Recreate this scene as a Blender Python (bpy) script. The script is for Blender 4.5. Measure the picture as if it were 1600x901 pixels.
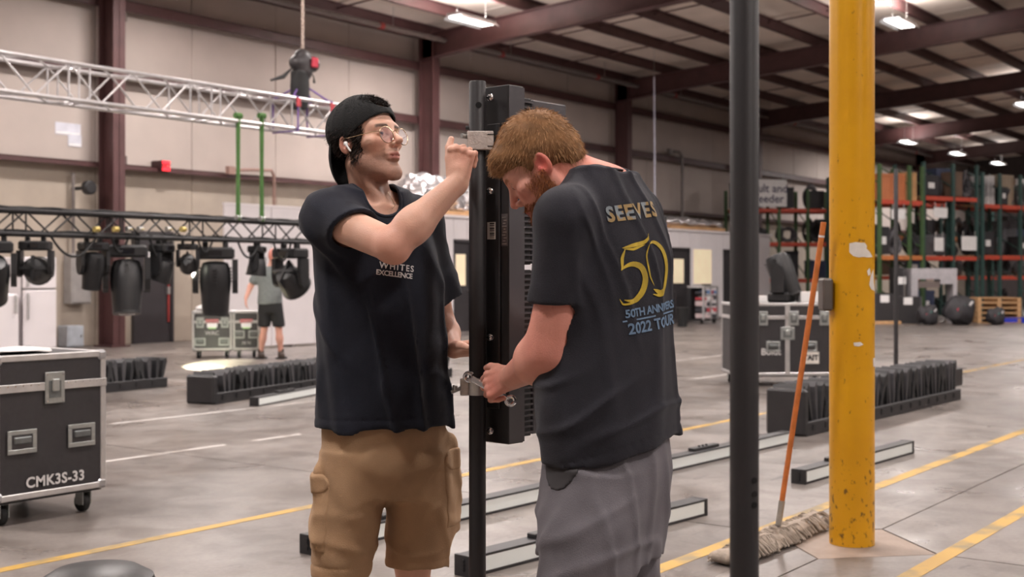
import bpy, bmesh, math, random
import numpy as np
from mathutils import Vector, Matrix, Quaternion

for o in list(bpy.data.objects):
    bpy.data.objects.remove(o)
scene = bpy.context.scene
COL = scene.collection
PI = math.pi
rnd = random.Random(7)

# ---------------------------------------------------------------- camera
# world: X runs along the long wall, Y runs across the hall towards it
F_PX, HORIZON, CAM_Z = 1950.0, 430.0, 1.32
HEAD = math.atan2(1440.0, F_PX)             # long-wall direction lies this far to the right of the view
FW = np.array([math.cos(HEAD), math.sin(HEAD)])
RT = np.array([math.sin(HEAD), -math.cos(HEAD)])
CAMROT = HEAD - PI / 2                       # local x = camera right, local y = view direction

cam_d = bpy.data.cameras.new('camera')
cam = bpy.data.objects.new('camera', cam_d)
COL.objects.link(cam)
cam.location = (0, 0, CAM_Z)
cam.rotation_euler = (PI / 2, 0, CAMROT)
cam_d.sensor_width = 36.0
cam_d.lens = 36.0 * F_PX / 1600.0
cam_d.shift_y = -(450.5 - HORIZON) / 1600.0
cam_d.clip_start, cam_d.clip_end = 0.05, 300
cam_d.dof.use_dof = True
cam_d.dof.focus_distance = 3.55
cam_d.dof.aperture_fstop = 4.6
scene.camera = cam

# ---------------------------------------------------------------- world, exposure
w = bpy.data.worlds.new('world')
scene.world = w
w.use_nodes = True
w.node_tree.nodes['Background'].inputs[0].default_value = (0.60, 0.56, 0.58, 1)
w.node_tree.nodes['Background'].inputs[1].default_value = 0.05
vs = scene.view_settings
vs.view_transform = 'Standard'
vs.look = 'None'
vs.gamma = 1
vs.use_curve_mapping = False
vs.exposure = 0.0
LAMP_W = 330.0                               # power of one high-bay lamp
LAMP_COL = (1.0, 0.93, 0.90)

# ---------------------------------------------------------------- helpers
def ground(px, py):
    d = CAM_Z * F_PX / (py - HORIZON)
    l = (px - 800.0) / F_PX * d
    p = FW * d + RT * l
    return float(p[0]), float(p[1])

def at(px, py, d):
    l = (px - 800.0) / F_PX * d
    p = FW * d + RT * l
    return (float(p[0]), float(p[1]), CAM_Z + (HORIZON - py) / F_PX * d)

def on_v(px, v):
    """x of the point seen at column px on the vertical plane y = v, and its depth"""
    r = (px - 800.0) / F_PX
    d = v / (FW[1] + RT[1] * r)
    return float((FW[0] + RT[0] * r) * d), float(d)

def z_at(py, d):
    return CAM_Z + (HORIZON - py) / F_PX * d

def lin(c):
    c = c / 255.0
    return c / 12.92 if c <= 0.04045 else ((c + 0.055) / 1.055) ** 2.4

def S(r, g, b):
    return (lin(r), lin(g), lin(b))

MATS = {}
def mat(name, col, rough=0.6, metal=0.0, var=0.12, scale=6.0, bump=0.0, bscale=80.0, emit=0.0, spec=0.5,
        attr=None, coat=0.0, col2=None, thresh=None):
    if name in MATS:
        return MATS[name]
    m = bpy.data.materials.new(name)
    m.use_nodes = True
    nt = m.node_tree
    b = nt.nodes['Principled BSDF']
    tc = nt.nodes.new('ShaderNodeTexCoord')
    n = nt.nodes.new('ShaderNodeTexNoise')
    n.inputs['Scale'].default_value = scale
    n.inputs['Detail'].default_value = 5
    nt.links.new(tc.outputs['Object'], n.inputs['Vector'])
    ramp = nt.nodes.new('ShaderNodeValToRGB')
    nt.links.new(n.outputs[0], ramp.inputs[0])
    e = ramp.color_ramp.elements
    if col2 is not None:
        t0, t1 = thresh or (0.45, 0.6)
        e[0].position, e[1].position = t0, t1
        e[0].color = (*col, 1)
        e[1].color = (*col2, 1)
    else:
        e[0].position, e[1].position = 0.3, 0.7
        e[0].color = (*[max(0, c * (1 - var)) for c in col], 1)
        e[1].color = (*[min(1, c * (1 + var)) for c in col], 1)
    out = ramp.outputs[0]
    if attr:
        a = nt.nodes.new('ShaderNodeAttribute')
        a.attribute_name = attr
        mx = nt.nodes.new('ShaderNodeMix')
        mx.data_type = 'RGBA'
        mx.blend_type = 'MULTIPLY'
        mx.inputs[0].default_value = 1.0
        nt.links.new(out, mx.inputs[6])
        nt.links.new(a.outputs[0], mx.inputs[7])
        out = mx.outputs[2]
    nt.links.new(out, b.inputs['Base Color'])
    b.inputs['Roughness'].default_value = rough
    b.inputs['Metallic'].default_value = metal
    b.inputs['Specular IOR Level'].default_value = spec
    b.inputs['Coat Weight'].default_value = coat
    if emit:
        b.inputs['Emission Color'].default_value = (*col, 1)
        b.inputs['Emission Strength'].default_value = emit
    if bump:
        n2 = nt.nodes.new('ShaderNodeTexNoise')
        n2.inputs['Scale'].default_value = bscale
        n2.inputs['Detail'].default_value = 3
        nt.links.new(tc.outputs['Object'], n2.inputs['Vector'])
        bp = nt.nodes.new('ShaderNodeBump')
        bp.inputs['Strength'].default_value = bump
        bp.inputs['Distance'].default_value = 0.01
        nt.links.new(n2.outputs[0], bp.inputs['Height'])
        nt.links.new(bp.outputs[0], b.inputs['Normal'])
    MATS[name] = m
    return m

class MB:
    """collects boxes, tubes, lathes, prisms into one mesh"""
    def __init__(s):
        s.v, s.f = [], []
    def add(s, verts, faces):
        k = len(s.v)
        s.v += [tuple(map(float, p)) for p in verts]
        s.f += [tuple(i + k for i in f) for f in faces]
        return s
    def box(s, c, size, rot=None, bev=0.0):
        hx, hy, hz = size[0] / 2, size[1] / 2, size[2] / 2
        if bev:
            b = min(bev, hx * .9, hy * .9, hz * .9)
            vs_, seen = [], {}
            for sx in (-1, 1):
                for sy in (-1, 1):
                    for sz in (-1, 1):
                        vs_.append((sx * hx, sy * (hy - b), sz * (hz - b)))
                        vs_.append((sx * (hx - b), sy * hy, sz * (hz - b)))
                        vs_.append((sx * (hx - b), sy * (hy - b), sz * hz))
            def I(sx, sy, sz, a):
                return ((sx > 0) * 4 + (sy > 0) * 2 + (sz > 0)) * 3 + a
            fs = []
            for sg in (-1, 1):
                q = [(-1, -1), (1, -1), (1, 1), (-1, 1)]
                fs.append([I(sg, a, c_, 0) for a, c_ in (q if sg > 0 else q[::-1])])
                fs.append([I(a, sg, c_, 1) for a, c_ in (q[::-1] if sg > 0 else q)])
                fs.append([I(a, c_, sg, 2) for a, c_ in (q if sg > 0 else q[::-1])])
            for s1 in (-1, 1):
                for s2 in (-1, 1):
                    t = s1 * s2 > 0
                    f = [I(s1, s2, -1, 0), I(s1, s2, -1, 1), I(s1, s2, 1, 1), I(s1, s2, 1, 0)]
                    fs.append(f if t else f[::-1])
                    f = [I(s1, -1, s2, 0), I(s1, 1, s2, 0), I(s1, 1, s2, 2), I(s1, -1, s2, 2)]
                    fs.append(f if t else f[::-1])
                    f = [I(-1, s1, s2, 1), I(-1, s1, s2, 2), I(1, s1, s2, 2), I(1, s1, s2, 1)]
                    fs.append(f if t else f[::-1])
            for sx in (-1, 1):
                for sy in (-1, 1):
                    for sz in (-1, 1):
                        f = [I(sx, sy, sz, 0), I(sx, sy, sz, 1), I(sx, sy, sz, 2)]
                        fs.append(f if sx * sy * sz > 0 else f[::-1])
            pts = vs_
        else:
            pts = [(x, y, z) for x in (-hx, hx) for y in (-hy, hy) for z in (-hz, hz)]
            fs = [(0, 1, 3, 2), (4, 6, 7, 5), (0, 4, 5, 1), (2, 3, 7, 6), (0, 2, 6, 4), (1, 5, 7, 3)]
        if rot is not None:
            pts = [rot @ Vector(p) for p in pts]
        return s.add([(p[0] + c[0], p[1] + c[1], p[2] + c[2]) for p in pts], fs)
    def rng(s, x0, x1, y0, y1, z0, z1, bev=0.0):
        return s.box(((x0 + x1) / 2, (y0 + y1) / 2, (z0 + z1) / 2), (abs(x1 - x0), abs(y1 - y0), abs(z1 - z0)), None, bev)
    def cyl(s, p0, p1, r, n=12, r1=None, cap=True):
        p0, p1 = Vector(p0), Vector(p1)
        r1 = r if r1 is None else r1
        q = (p1 - p0).to_track_quat('Z', 'Y')
        vs_, fs = [], []
        for p, rr in ((p0, r), (p1, r1)):
            for i in range(n):
                a = 2 * PI * i / n
                vs_.append(p + q @ Vector((math.cos(a) * rr, math.sin(a) * rr, 0)))
        for i in range(n):
            j = (i + 1) % n
            fs.append((i, j, n + j, n + i))
        if cap:
            fs.append(tuple(range(n))[::-1])
            fs.append(tuple(range(n, 2 * n)))
        return s.add(vs_, fs)
    def tube(s, pts, r, n=8, closed=False):
        pts = [Vector(p) for p in pts]
        m = len(pts)
        vs_, fs = [], []
        up = None
        for i, p in enumerate(pts):
            a = pts[(i - 1) % m] if (i > 0 or closed) else p
            b = pts[(i + 1) % m] if (i < m - 1 or closed) else p
            t = (b - a).normalized()
            if up is None:
                up = t.orthogonal().normalized()
            up = (up - t * up.dot(t))
            up = up.normalized() if up.length > 1e-6 else t.orthogonal().normalized()
            sd = t.cross(up)
            rr = r[i] if isinstance(r, (list, tuple)) else r
            for k in range(n):
                an = 2 * PI * k / n
                vs_.append(p + up * math.cos(an) * rr + sd * math.sin(an) * rr)
        for i in range(m if closed else m - 1):
            i2 = (i + 1) % m
            for k in range(n):
                k2 = (k + 1) % n
                fs.append((i * n + k, i * n + k2, i2 * n + k2, i2 * n + k))
        if not closed:
            fs.append(tuple(range(n))[::-1])
            fs.append(tuple(range((m - 1) * n, m * n)))
        return s.add(vs_, fs)
    def lathe(s, prof, n=20, mtx=None):
        """prof: (radius, z) pairs"""
        vs_, fs = [], []
        for r, z in prof:
            for k in range(n):
                a = 2 * PI * k / n
                vs_.append(Vector((r * math.cos(a), r * math.sin(a), z)))
        for i in range(len(prof) - 1):
            for k in range(n):
                k2 = (k + 1) % n
                fs.append((i * n + k, i * n + k2, (i + 1) * n + k2, (i + 1) * n + k))
        fs.append(tuple(range(n))[::-1])
        fs.append(tuple(range((len(prof) - 1) * n, len(prof) * n)))
        if mtx is not None:
            vs_ = [mtx @ v for v in vs_]
        return s.add(vs_, fs)
    def prism(s, poly, z0, z1, mtx=None):
        n = len(poly)
        vs_ = [Vector((x, y, z0)) for x, y in poly] + [Vector((x, y, z1)) for x, y in poly]
        fs = [tuple(range(n))[::-1], tuple(range(n, 2 * n))]
        fs += [(i, (i + 1) % n, n + (i + 1) % n, n + i) for i in range(n)]
        if mtx is not None:
            vs_ = [mtx @ v for v in vs_]
        return s.add(vs_, fs)
    def mesh(s, name, m, smooth=False):
        me = bpy.data.meshes.new(name)
        me.from_pydata(s.v, [], s.f)
        if m:
            me.materials.append(m)
        if smooth:
            me.polygons.foreach_set('use_smooth', [True] * len(me.polygons))
            try:
                me.set_sharp_from_angle(angle=math.radians(38))
            except Exception:
                pass
        me.update()
        return me
    def build(s, name, m, parent=None, smooth=False):
        return link(name, s.mesh(name, m, smooth), parent)

def link(name, data, parent=None):
    o = bpy.data.objects.new(name, data)
    COL.objects.link(o)
    if parent is not None:
        o.parent = parent
    return o

def tag(o, label=None, cat=None, group=None, kind=None):
    if label: o['label'] = label
    if cat: o['category'] = cat
    if group: o['group'] = group
    if kind: o['kind'] = kind
    return o

def thing(name, label, cat, loc=(0, 0, 0), rz=0.0, group=None, kind=None):
    o = link(name, None)
    o.location = loc
    o.rotation_euler = (0, 0, rz)
    return tag(o, label, cat, group, kind)

def copy_tree(o, parent=None):
    c = o.copy()
    COL.objects.link(c)
    c.parent = parent
    for ch in list(o.children):
        copy_tree(ch, c)
    return c

def text_mesh(body, size, m, name='lettering', spacing=1.0, subdiv=0, shear=0.0, bold=0.0, align='CENTER'):
    """flat lettering in the local xy plane, centred; returns mesh data"""
    cu = bpy.data.curves.new('t', 'FONT')
    cu.body = body
    cu.size = size
    cu.align_x = align
    cu.align_y = 'CENTER'
    cu.space_character = spacing
    cu.shear = shear
    cu.offset = bold
    cu.resolution_u = 3
    ob = bpy.data.objects.new('t', cu)
    COL.objects.link(ob)
    dg = bpy.context.evaluated_depsgraph_get()
    me = bpy.data.meshes.new_from_object(ob.evaluated_get(dg))
    bpy.data.objects.remove(ob)
    if subdiv:
        bm = bmesh.new()
        bm.from_mesh(me)
        bmesh.ops.triangulate(bm, faces=bm.faces[:])
        for _ in range(subdiv):
            es = [e for e in bm.edges if e.calc_length() > size * 0.18]
            if not es:
                break
            bmesh.ops.subdivide_edges(bm, edges=es, cuts=1)
            bmesh.ops.triangulate(bm, faces=bm.faces[:])
        bm.to_mesh(me)
        bm.free()
    me.name = name
    me.materials.clear()
    me.materials.append(m)
    return me

# ---------------------------------------------------------------- shared materials
MAROON = mat('maroon_steel', S(80, 52, 52), 0.5, 0.0, 0.15, 3)
BLACKP = mat('black_paint', S(34, 33, 35), 0.5, 0.0, 0.2, 10)
BLACKR = mat('black_rubber', S(26, 26, 27), 0.7, 0.0, 0.2, 12)
BLACKPOLE = mat('black_pole', S(37, 35, 37), 0.5, 0.0, 0.15, 5)
ALU = mat('aluminium', S(205, 203, 202), 0.38, 0.7, 0.1, 12)
CHROME = mat('chrome', S(225, 225, 228), 0.15, 1.0, 0.05, 6)
ZINC = mat('zinc', S(190, 190, 188), 0.35, 0.9, 0.12, 20)
LAM = mat('case_laminate', S(44, 42, 44), 0.5, 0.0, 0.12, 30, 0.1, 200)
WHITEP = mat('white_paint', S(226, 222, 222), 0.5, 0.0, 0.04, 3)
PAPER = mat('paper', S(235, 233, 232), 0.7, 0.0, 0.04, 8)
WOOD = mat('pine_wood', S(190, 150, 108), 0.65, 0.0, 0.2, 9)
GLASSDARK = mat('dark_lens', S(14, 15, 20), 0.08, 0.0, 0.1, 4, coat=1.0)
# ================================================================ the hall
VW = 20.2                  # inner face of the long wall
BAY0, BAY = 14.2, 9.08     # frame lines
U0, U1, V0 = -9.0, BAY0 + BAY * 6, -20.5
COLU, COLV = ground(1331, 848)[0], ground(1331, 848)[1]
SLOPE, RIDGE = 0.064, -0.5
def roof_z(v):
    return 7.42 + SLOPE * (VW - v) if v > RIDGE else 7.42 + SLOPE * (VW - RIDGE) - SLOPE * (RIDGE - v)

def concrete_mat():
    m = bpy.data.materials.new('concrete')
    m.use_nodes = True
    nt = m.node_tree
    L = nt.links.new
    b = nt.nodes['Principled BSDF']
    g = nt.nodes.new('ShaderNodeNewGeometry')
    def noise(sc, det, dist=0.0, stretch=None):
        n = nt.nodes.new('ShaderNodeTexNoise')
        n.inputs['Scale'].default_value = sc
        n.inputs['Detail'].default_value = det
        n.inputs['Distortion'].default_value = dist
        if stretch:
            mp = nt.nodes.new('ShaderNodeMapping')
            mp.inputs['Scale'].default_value = stretch
            L(g.outputs['Position'], mp.inputs[0])
            L(mp.outputs[0], n.inputs['Vector'])
        else:
            L(g.outputs['Position'], n.inputs['Vector'])
        return n.outputs[0]
    def ramp(src, p0, c0, p1, c1):
        r = nt.nodes.new('ShaderNodeValToRGB')
        e = r.color_ramp.elements
        e[0].position, e[1].position = p0, p1
        e[0].color, e[1].color = (*c0, 1), (*c1, 1)
        L(src, r.inputs[0])
        return r.outputs[0]
    def mul(a, c, f=1.0):
        mx = nt.nodes.new('ShaderNodeMix')
        mx.data_type = 'RGBA'
        mx.blend_type = 'MULTIPLY'
        mx.inputs[0].default_value = f
        L(a, mx.inputs[6])
        L(c, mx.inputs[7])
        return mx.outputs[2]
    base = ramp(noise(0.55, 6, 0.6), 0.3, S(104, 97, 93), 0.72, S(140, 132, 127))
    patch = ramp(noise(2.6, 7, 1.5), 0.36, (0.70, 0.68, 0.66), 0.56, (1, 1, 1))
    scuff = ramp(noise(3.2, 4, 2.5, (0.6, 1.8, 1)), 0.27, (0.34, 0.33, 0.33), 0.36, (1, 1, 1))
    fine = ramp(noise(38, 4), 0.3, (0.86, 0.86, 0.86), 0.7, (1.08, 1.08, 1.08))
    c = mul(mul(mul(base, patch), scuff, 0.75), fine)
    L(c, b.inputs['Base Color'])
    r = ramp(noise(1.3, 5, 0.8), 0.3, (0.24, 0.24, 0.24), 0.7, (0.46, 0.46, 0.46))
    L(r, b.inputs['Roughness'])
    b.inputs['Specular IOR Level'].default_value = 0.5
    bp = nt.nodes.new('ShaderNodeBump')
    bp.inputs['Strength'].default_value = 0.08
    bp.inputs['Distance'].default_value = 0.004
    L(noise(60, 3), bp.inputs['Height'])
    L(bp.outputs[0], b.inputs['Normal'])
    return m
CONC = concrete_mat()

JOINT = mat('joint_filler', S(66, 58, 54), 0.9)
fl = MB().rng(U0, U1, V0, VW + .3, -0.3, -0.012).build('floor', JOINT)
tag(fl, 'grey polished concrete warehouse floor with scuffs and painted lines', 'floor', kind='structure')
CH, GAP = 0.42, 0.005
us = [COLU + BAY * k for k in range(-2, 7)]
vs_ = [COLV + BAY * k for k in range(-3, 3)]
us = [U0] + [u for u in us if U0 + 1 < u < U1 - 1] + [U1]
vs_ = [V0] + [v for v in vs_ if V0 + 1 < v < VW - 1] + [VW + .3]
for i in range(len(us) - 1):
    for j in range(len(vs_) - 1):
        a0, a1, b0, b1 = us[i] + GAP, us[i + 1] - GAP, vs_[j] + GAP, vs_[j + 1] - GAP
        MB().prism([(a0 + CH, b0), (a1 - CH, b0), (a1, b0 + CH), (a1, b1 - CH), (a1 - CH, b1), (a0 + CH, b1), (a0, b1 - CH), (a0, b0 + CH)], -0.012, 0.0).build('slab', CONC, fl)
CONC2 = mat('column_footing', S(142, 126, 114), 0.6, 0, 0.2, 5, 0.2, 60)
for u in us[1:-1]:
    for v in vs_[1:-1]:
        c = CH - 0.004
        MB().prism([(u - c, v), (u, v - c), (u + c, v), (u, v + c)], -0.012, -0.001).build('footing_slab', CONC2, fl)
YPAINT = mat('yellow_floor_paint', S(180, 142, 58), 0.5, 0, 0.1, 4, col2=S(128, 112, 78), thresh=(0.48, 0.62))
WPAINT = mat('white_floor_paint', S(205, 200, 196), 0.5, 0, 0.1, 3, col2=S(160, 152, 146), thresh=(0.5, 0.6))
def stripe(v, w_, u0, u1, m):
    MB().rng(u0, u1, v - w_ / 2, v + w_ / 2, 0.0005, 0.0018).build('painted_line', m, fl)
stripe(5.16, 0.075, -4, 40, YPAINT)
stripe(2.80, 0.085, -4, 40, YPAINT)
stripe(1.85, 0.085, -4, 40, YPAINT)
for v, w_, runs in ((7.58, 0.05, ((3.0, 4.9), (5.2, 6.5), (6.75, 7.3), (7.8, 8.5), (8.75, 9.0), (10.5, 13), (14, 18))),
                    (9.45, 0.05, ((4.5, 6.2), (6.8, 9.4), (11, 14), (15, 19)))):
    for a, b in runs:
        stripe(v, w_, a, b, WPAINT)

# ---- walls
WALLM = mat('wall_facing', S(182, 170, 163), 0.75, 0, 0.06, 1.2, 0.15, 6)
WALLL = mat('wall_lower_facing', S(168, 156, 143), 0.8, 0, 0.09, 1.6, 0.2, 5)
wb = MB().rng(U0, U1, VW + .06, VW + .3, -0.3, 7.6).build('wall_back', mat('wall_backing', S(120, 108, 100), 0.8))
tag(wb, 'long pale insulated warehouse wall crossed by dark maroon girts', 'wall', kind='structure')
rows = [(0, 3.36), (3.40, 5.10), (5.14, 6.42), (6.46, 7.42)]
nb = 0
for k in range(-3, 6):
    ub = BAY0 + BAY * k
    for c in range(4):
        for r, (z0, z1) in enumerate(rows):
            a, b = max(ub + c * BAY / 4, U0), ub + (c + 1) * BAY / 4 - 0.012
            if b - a < .2:
                continue
            MB().rng(a, b, VW + rnd.uniform(0, .012), VW + .06, z0, z1, 0.012).build('wall_panel', WALLL if r == 0 else WALLM, wb)
    for z, h in ((3.38, 0.10), (5.12, 0.20), (6.44, 0.22), (7.24, 0.26)):
        a = max(ub, U0)
        g = MB().rng(a, ub + BAY, VW - .20, VW - .19, z - h / 2, z + h / 2)
        g.rng(a, ub + BAY, VW - .20, VW, z + h / 2 - .015, z + h / 2).rng(a, ub + BAY, VW - .27, VW - .19, z - h / 2, z - h / 2 + .012)
        g.build('girt', MAROON, wb)
we = MB().rng(U1, U1 + .3, V0, VW + .3, -0.3, 9.2).build('wall_end', mat('shaded_end_wall', S(74, 66, 66), .8))  # shade of the unlit far end is put into the wall colour
tag(we, 'far end wall beyond the racks, coloured dark for the unlit end', 'wall', kind='structure')
wr = MB().rng(U0, U1, V0 - .3, V0, -0.3, 9).build('wall_right', WALLM)
tag(wr, 'plain pale side wall of the warehouse', 'wall', kind='structure')
wn = MB().rng(U0 - .3, U0, V0, VW + .3, -0.3, 9.2).build('wall_near', WALLM)
tag(wn, 'plain pale near end wall of the warehouse', 'wall', kind='structure')

# ---- steel frames
def i_beam_col(u, v0, v1, z0, z1):
    m = MB()
    m.rng(u - .13, u + .13, v0, v0 + .016, z0, z1).rng(u - .13, u + .13, v1 - .016, v1, z0, z1).rng(u - .006, u + .006, v0, v1, z0, z1)
    return m
for k in range(-2, 7):
    u = BAY0 + BAY * k
    if u > U1 - .2 or u < U0 + .3:
        continue
    c = i_beam_col(u, VW - .72, VW - .27, 0, 7.1).rng(u - .2, u + .2, VW - .78, VW - .22, 0, .03)
    o = c.build('trim_%d' % (k + 3), MAROON)
    tag(o, 'dark maroon steel wall column, number %d along the long wall' % (k + 3), 'column', kind='structure')
    # rafter: tapered I section following the roof slope
    vr = [VW - .27, VW - 2.2, RIDGE, V0 + .2]
    m = MB()
    for a, b in zip(vr[:-1], vr[1:]):
        ta, tb = roof_z(a) - .26, roof_z(b) - .26
        da, db = (0.62 if a > 19 else .55), (0.62 if b < -19 else .55)
        for off, hw, th in ((0, .12, .018), (None, .12, .018), (0, .006, None)):
            if th:
                za, zb = (ta, tb) if off == 0 else (ta - da + th, tb - db + th)
                ya, yb = za - th, zb - th
            else:
                za, zb, ya, yb = ta, tb, ta - da, tb - db
            m.add([(u - hw, a, ya), (u + hw, a, ya), (u + hw, a, za), (u - hw, a, za), (u - hw, b, yb), (u + hw, b, yb), (u + hw, b, zb), (u - hw, b, zb)],
                  [(0, 1, 2, 3), (7, 6, 5, 4), (0, 4, 5, 1), (3, 2, 6, 7), (1, 5, 6, 2), (0, 3, 7, 4)])
    tag(m.build('trim_%d' % (k + 20), MAROON), 'dark maroon roof rafter, number %d from the near end' % (k + 3), 'rafter', kind='structure')

# ---- roof
ROOFM = mat('roof_facing', S(216, 203, 192), 0.75, 0, 0.08, 1.0, 0.1, 8)
def deck(name, v0, v1, dz, th, u0, u1, m, parent=None):
    za, zb = roof_z(v0) + dz, roof_z(v1) + dz
    mb = MB().add([(u0, v0, za), (u1, v0, za), (u1, v1, zb), (u0, v1, zb), (u0, v0, za + th), (u1, v0, za + th), (u1, v1, zb + th), (u0, v1, zb + th)],
                  [(0, 1, 2, 3), (4, 7, 6, 5), (0, 4, 5, 1), (1, 5, 6, 2), (2, 6, 7, 3), (3, 7, 4, 0)])
    return mb.build(name, m, parent)
ce = thing('ceiling', 'sloping pale insulated roof over dark maroon purlins', 'ceiling', kind='structure')
deck('roof_deck', RIDGE, VW + .3, .03, .1, U0 - .3, U1 + .3, mat('roof_seam', S(110, 98, 90), 0.8), ce)
deck('roof_deck', V0 - .3, RIDGE, .03, .1, U0 - .3, U1 + .3, ROOFM, ce)
NP = 13
pv = [VW - .35 - (VW - .35 - RIDGE) * i / NP for i in range(NP + 1)]
for k in range(-2, 6):
    ub = BAY0 + BAY * k
    for i in range(NP + 1):
        v = pv[i]
        z = roof_z(v)
        g = MB().rng(ub, ub + BAY, v - .006, v + .006, z - .25, z).rng(ub, ub + BAY, v, v + .08, z - .25, z - .238).rng(ub, ub + BAY, v - .08, v, z - .012, z)
        g.build('purlin', MAROON, ce)
        if i < NP and k >= 0:
            for c in range(3):
                deck('roof_panel', pv[i + 1] + .012, v - .012, 0.0, .03, ub + c * BAY / 3 + .03, ub + (c + 1) * BAY / 3 - .03, ROOFM, ce)
    if k < 0:
        deck('roof_panel', RIDGE, VW, 0.0, .03, ub, ub + BAY, ROOFM, ce)
# bridging straps between purlins
for k in range(0, 6):
    ub = BAY0 + BAY * k
    for c in (1, 2):
        m = MB()
        u = ub + c * BAY / 3
        for i in range(NP):
            m.tube([(u, pv[i], roof_z(pv[i]) - .12), (u, pv[i + 1], roof_z(pv[i + 1]) - .12)], .02, 5)
        m.build('bridging_rod', MAROON, ce)
# pipe along the eave
PIPEM = mat('grey_pipe', S(120, 112, 110), 0.45, 0.2)
m = MB().tube([(U0 + .2, VW - 1.0, 6.98), (U1 - .2, VW - 1.0, 6.98)], .06, 10)
pipe = thing('sprinkler_pipe', 'long grey sprinkler pipe running under the eave of the long wall', 'pipe', (0, 0, 0))
m.build('pipe_run', PIPEM, pipe)
REDP = mat('red_coupling', S(150, 52, 48), 0.5)
for k in range(-1, 6):
    for f in (.25, .75):
        u = BAY0 + BAY * (k + f)
        MB().cyl((u - .06, VW - 1.0, 6.98), (u + .06, VW - 1.0, 6.98), .078, 10).build('coupling', REDP, pipe)
        MB().tube([(u + .4, VW - 1.0, 7.02), (u + .4, VW - 1.0, roof_z(VW - 1.0))], .008, 4).build('hanger_rod', ZINC, pipe)

# ---- lamps
LAMPBODY = mat('lamp_body', S(200, 198, 200), 0.4, 0.4)
TUBE = mat('lamp_tube', (1.0, 0.97, 0.93), 0.4, emit=7.0, var=0)
def lamp_at(x, y, z, label, power=LAMP_W, up=.62):
    t = thing('high_bay_lamp', label, 'lamp', (x, y, z), 0.0, 'high bay ceiling lamps')
    h = MB().rng(-.62, .62, -.2, .2, 0.02, .07)
    h.add([(-.62, -.2, .02), (.62, -.2, .02), (.66, -.27, -.06), (-.66, -.27, -.06)], [(0, 1, 2, 3)])
    h.add([(-.62, .2, .02), (.62, .2, .02), (.66, .27, -.06), (-.66, .27, -.06)], [(3, 2, 1, 0)])
    h.build('housing', LAMPBODY, t)
    for i in range(4):
        yy = -.135 + .09 * i
        MB().cyl((-.58, yy, -.01), (.58, yy, -.01), .02, 8).build('tube', TUBE, t, True)
    top = roof_z(y) - z
    for sx in (-.5, .5):
        MB().tube([(sx, 0, .07), (sx, 0, top)], .006, 4).build('hanger', ZINC, t)
    ld = bpy.data.lights.new('lamp_glow', 'AREA')
    ld.shape = 'RECTANGLE'
    ld.size, ld.size_y = 1.2, .42
    ld.energy = power
    ld.color = LAMP_COL
    ld.spread = math.radians(175)
    lo = link('lamp_glow', ld, t)
    lo.location = (0, 0, -.065)
    lu = bpy.data.lights.new('roof_fill', 'AREA')         # added fill aimed upwards to brighten the roof; the housing has no slots
    lu.shape, lu.size, lu.size_y = 'RECTANGLE', 1.1, .3
    lu.energy = power * up
    lu.color = LAMP_COL
    uo = link('roof_fill', lu, t)
    uo.location = (0, 0, .08)
    uo.rotation_euler = (PI, 0, 0)
    return t
def lamp_px(px, py, v, label):
    r = (px - 800.0) / F_PX
    u, d = on_v(px, v)
    lamp_at(u, v, z_at(py, d), label, up=.16)
lamp_px(1013, 54, 16.9, 'glowing ceiling lamp directly above the tall pale hanging cord')
lamp_px(1195, 105, 16.9, 'glowing ceiling lamp peeking out beside the blurred dark pole')
lamp_px(1558, 47, 10.2, 'largest glowing ceiling lamp, near the upper corner past the yellow column')
lamp_px(1602, 164, 11.0, 'glowing ceiling lamp cut by the picture edge above the far racks')
lamp_px(1420, 222, 16.9, 'first of three small glowing lamps in a row over the far racks')
lamp_px(1497, 240, 16.9, 'middle of three small glowing lamps in a row over the far racks')
lamp_px(1560, 255, 16.9, 'last of three small glowing lamps in a row over the far racks')
for i, (u, v) in enumerate([(21.4, 16.9), (14.4, 16.9), (7, 16.9), (0, 16.9), (22.5, 10.2), (15.5, 10.2), (8.5, 10.2), (1.5, 10.2), (43, 3.5), (33, 3.5),
                            (23, 3.5), (14, 3.5), (6.5, 3.2), (-.5, 3.5), (20, -4), (11, -4), (2, -4), (28, -11), (12, -11), (0, -11), (29.3, 10.2)]):
    lamp_at(u, v, roof_z(v) - .75, 'high bay ceiling lamp over the open floor, out of the picture')
# ================================================================ smooth solid mesher for bodies and cloth
def smin(a, b, k):
    if k <= 0:
        return np.minimum(a, b)
    h = np.maximum(k - np.abs(a - b), 0.0) / k
    return np.minimum(a, b) - h * h * k * 0.25
def smax(a, b, k):
    return -smin(-a, -b, k)

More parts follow.
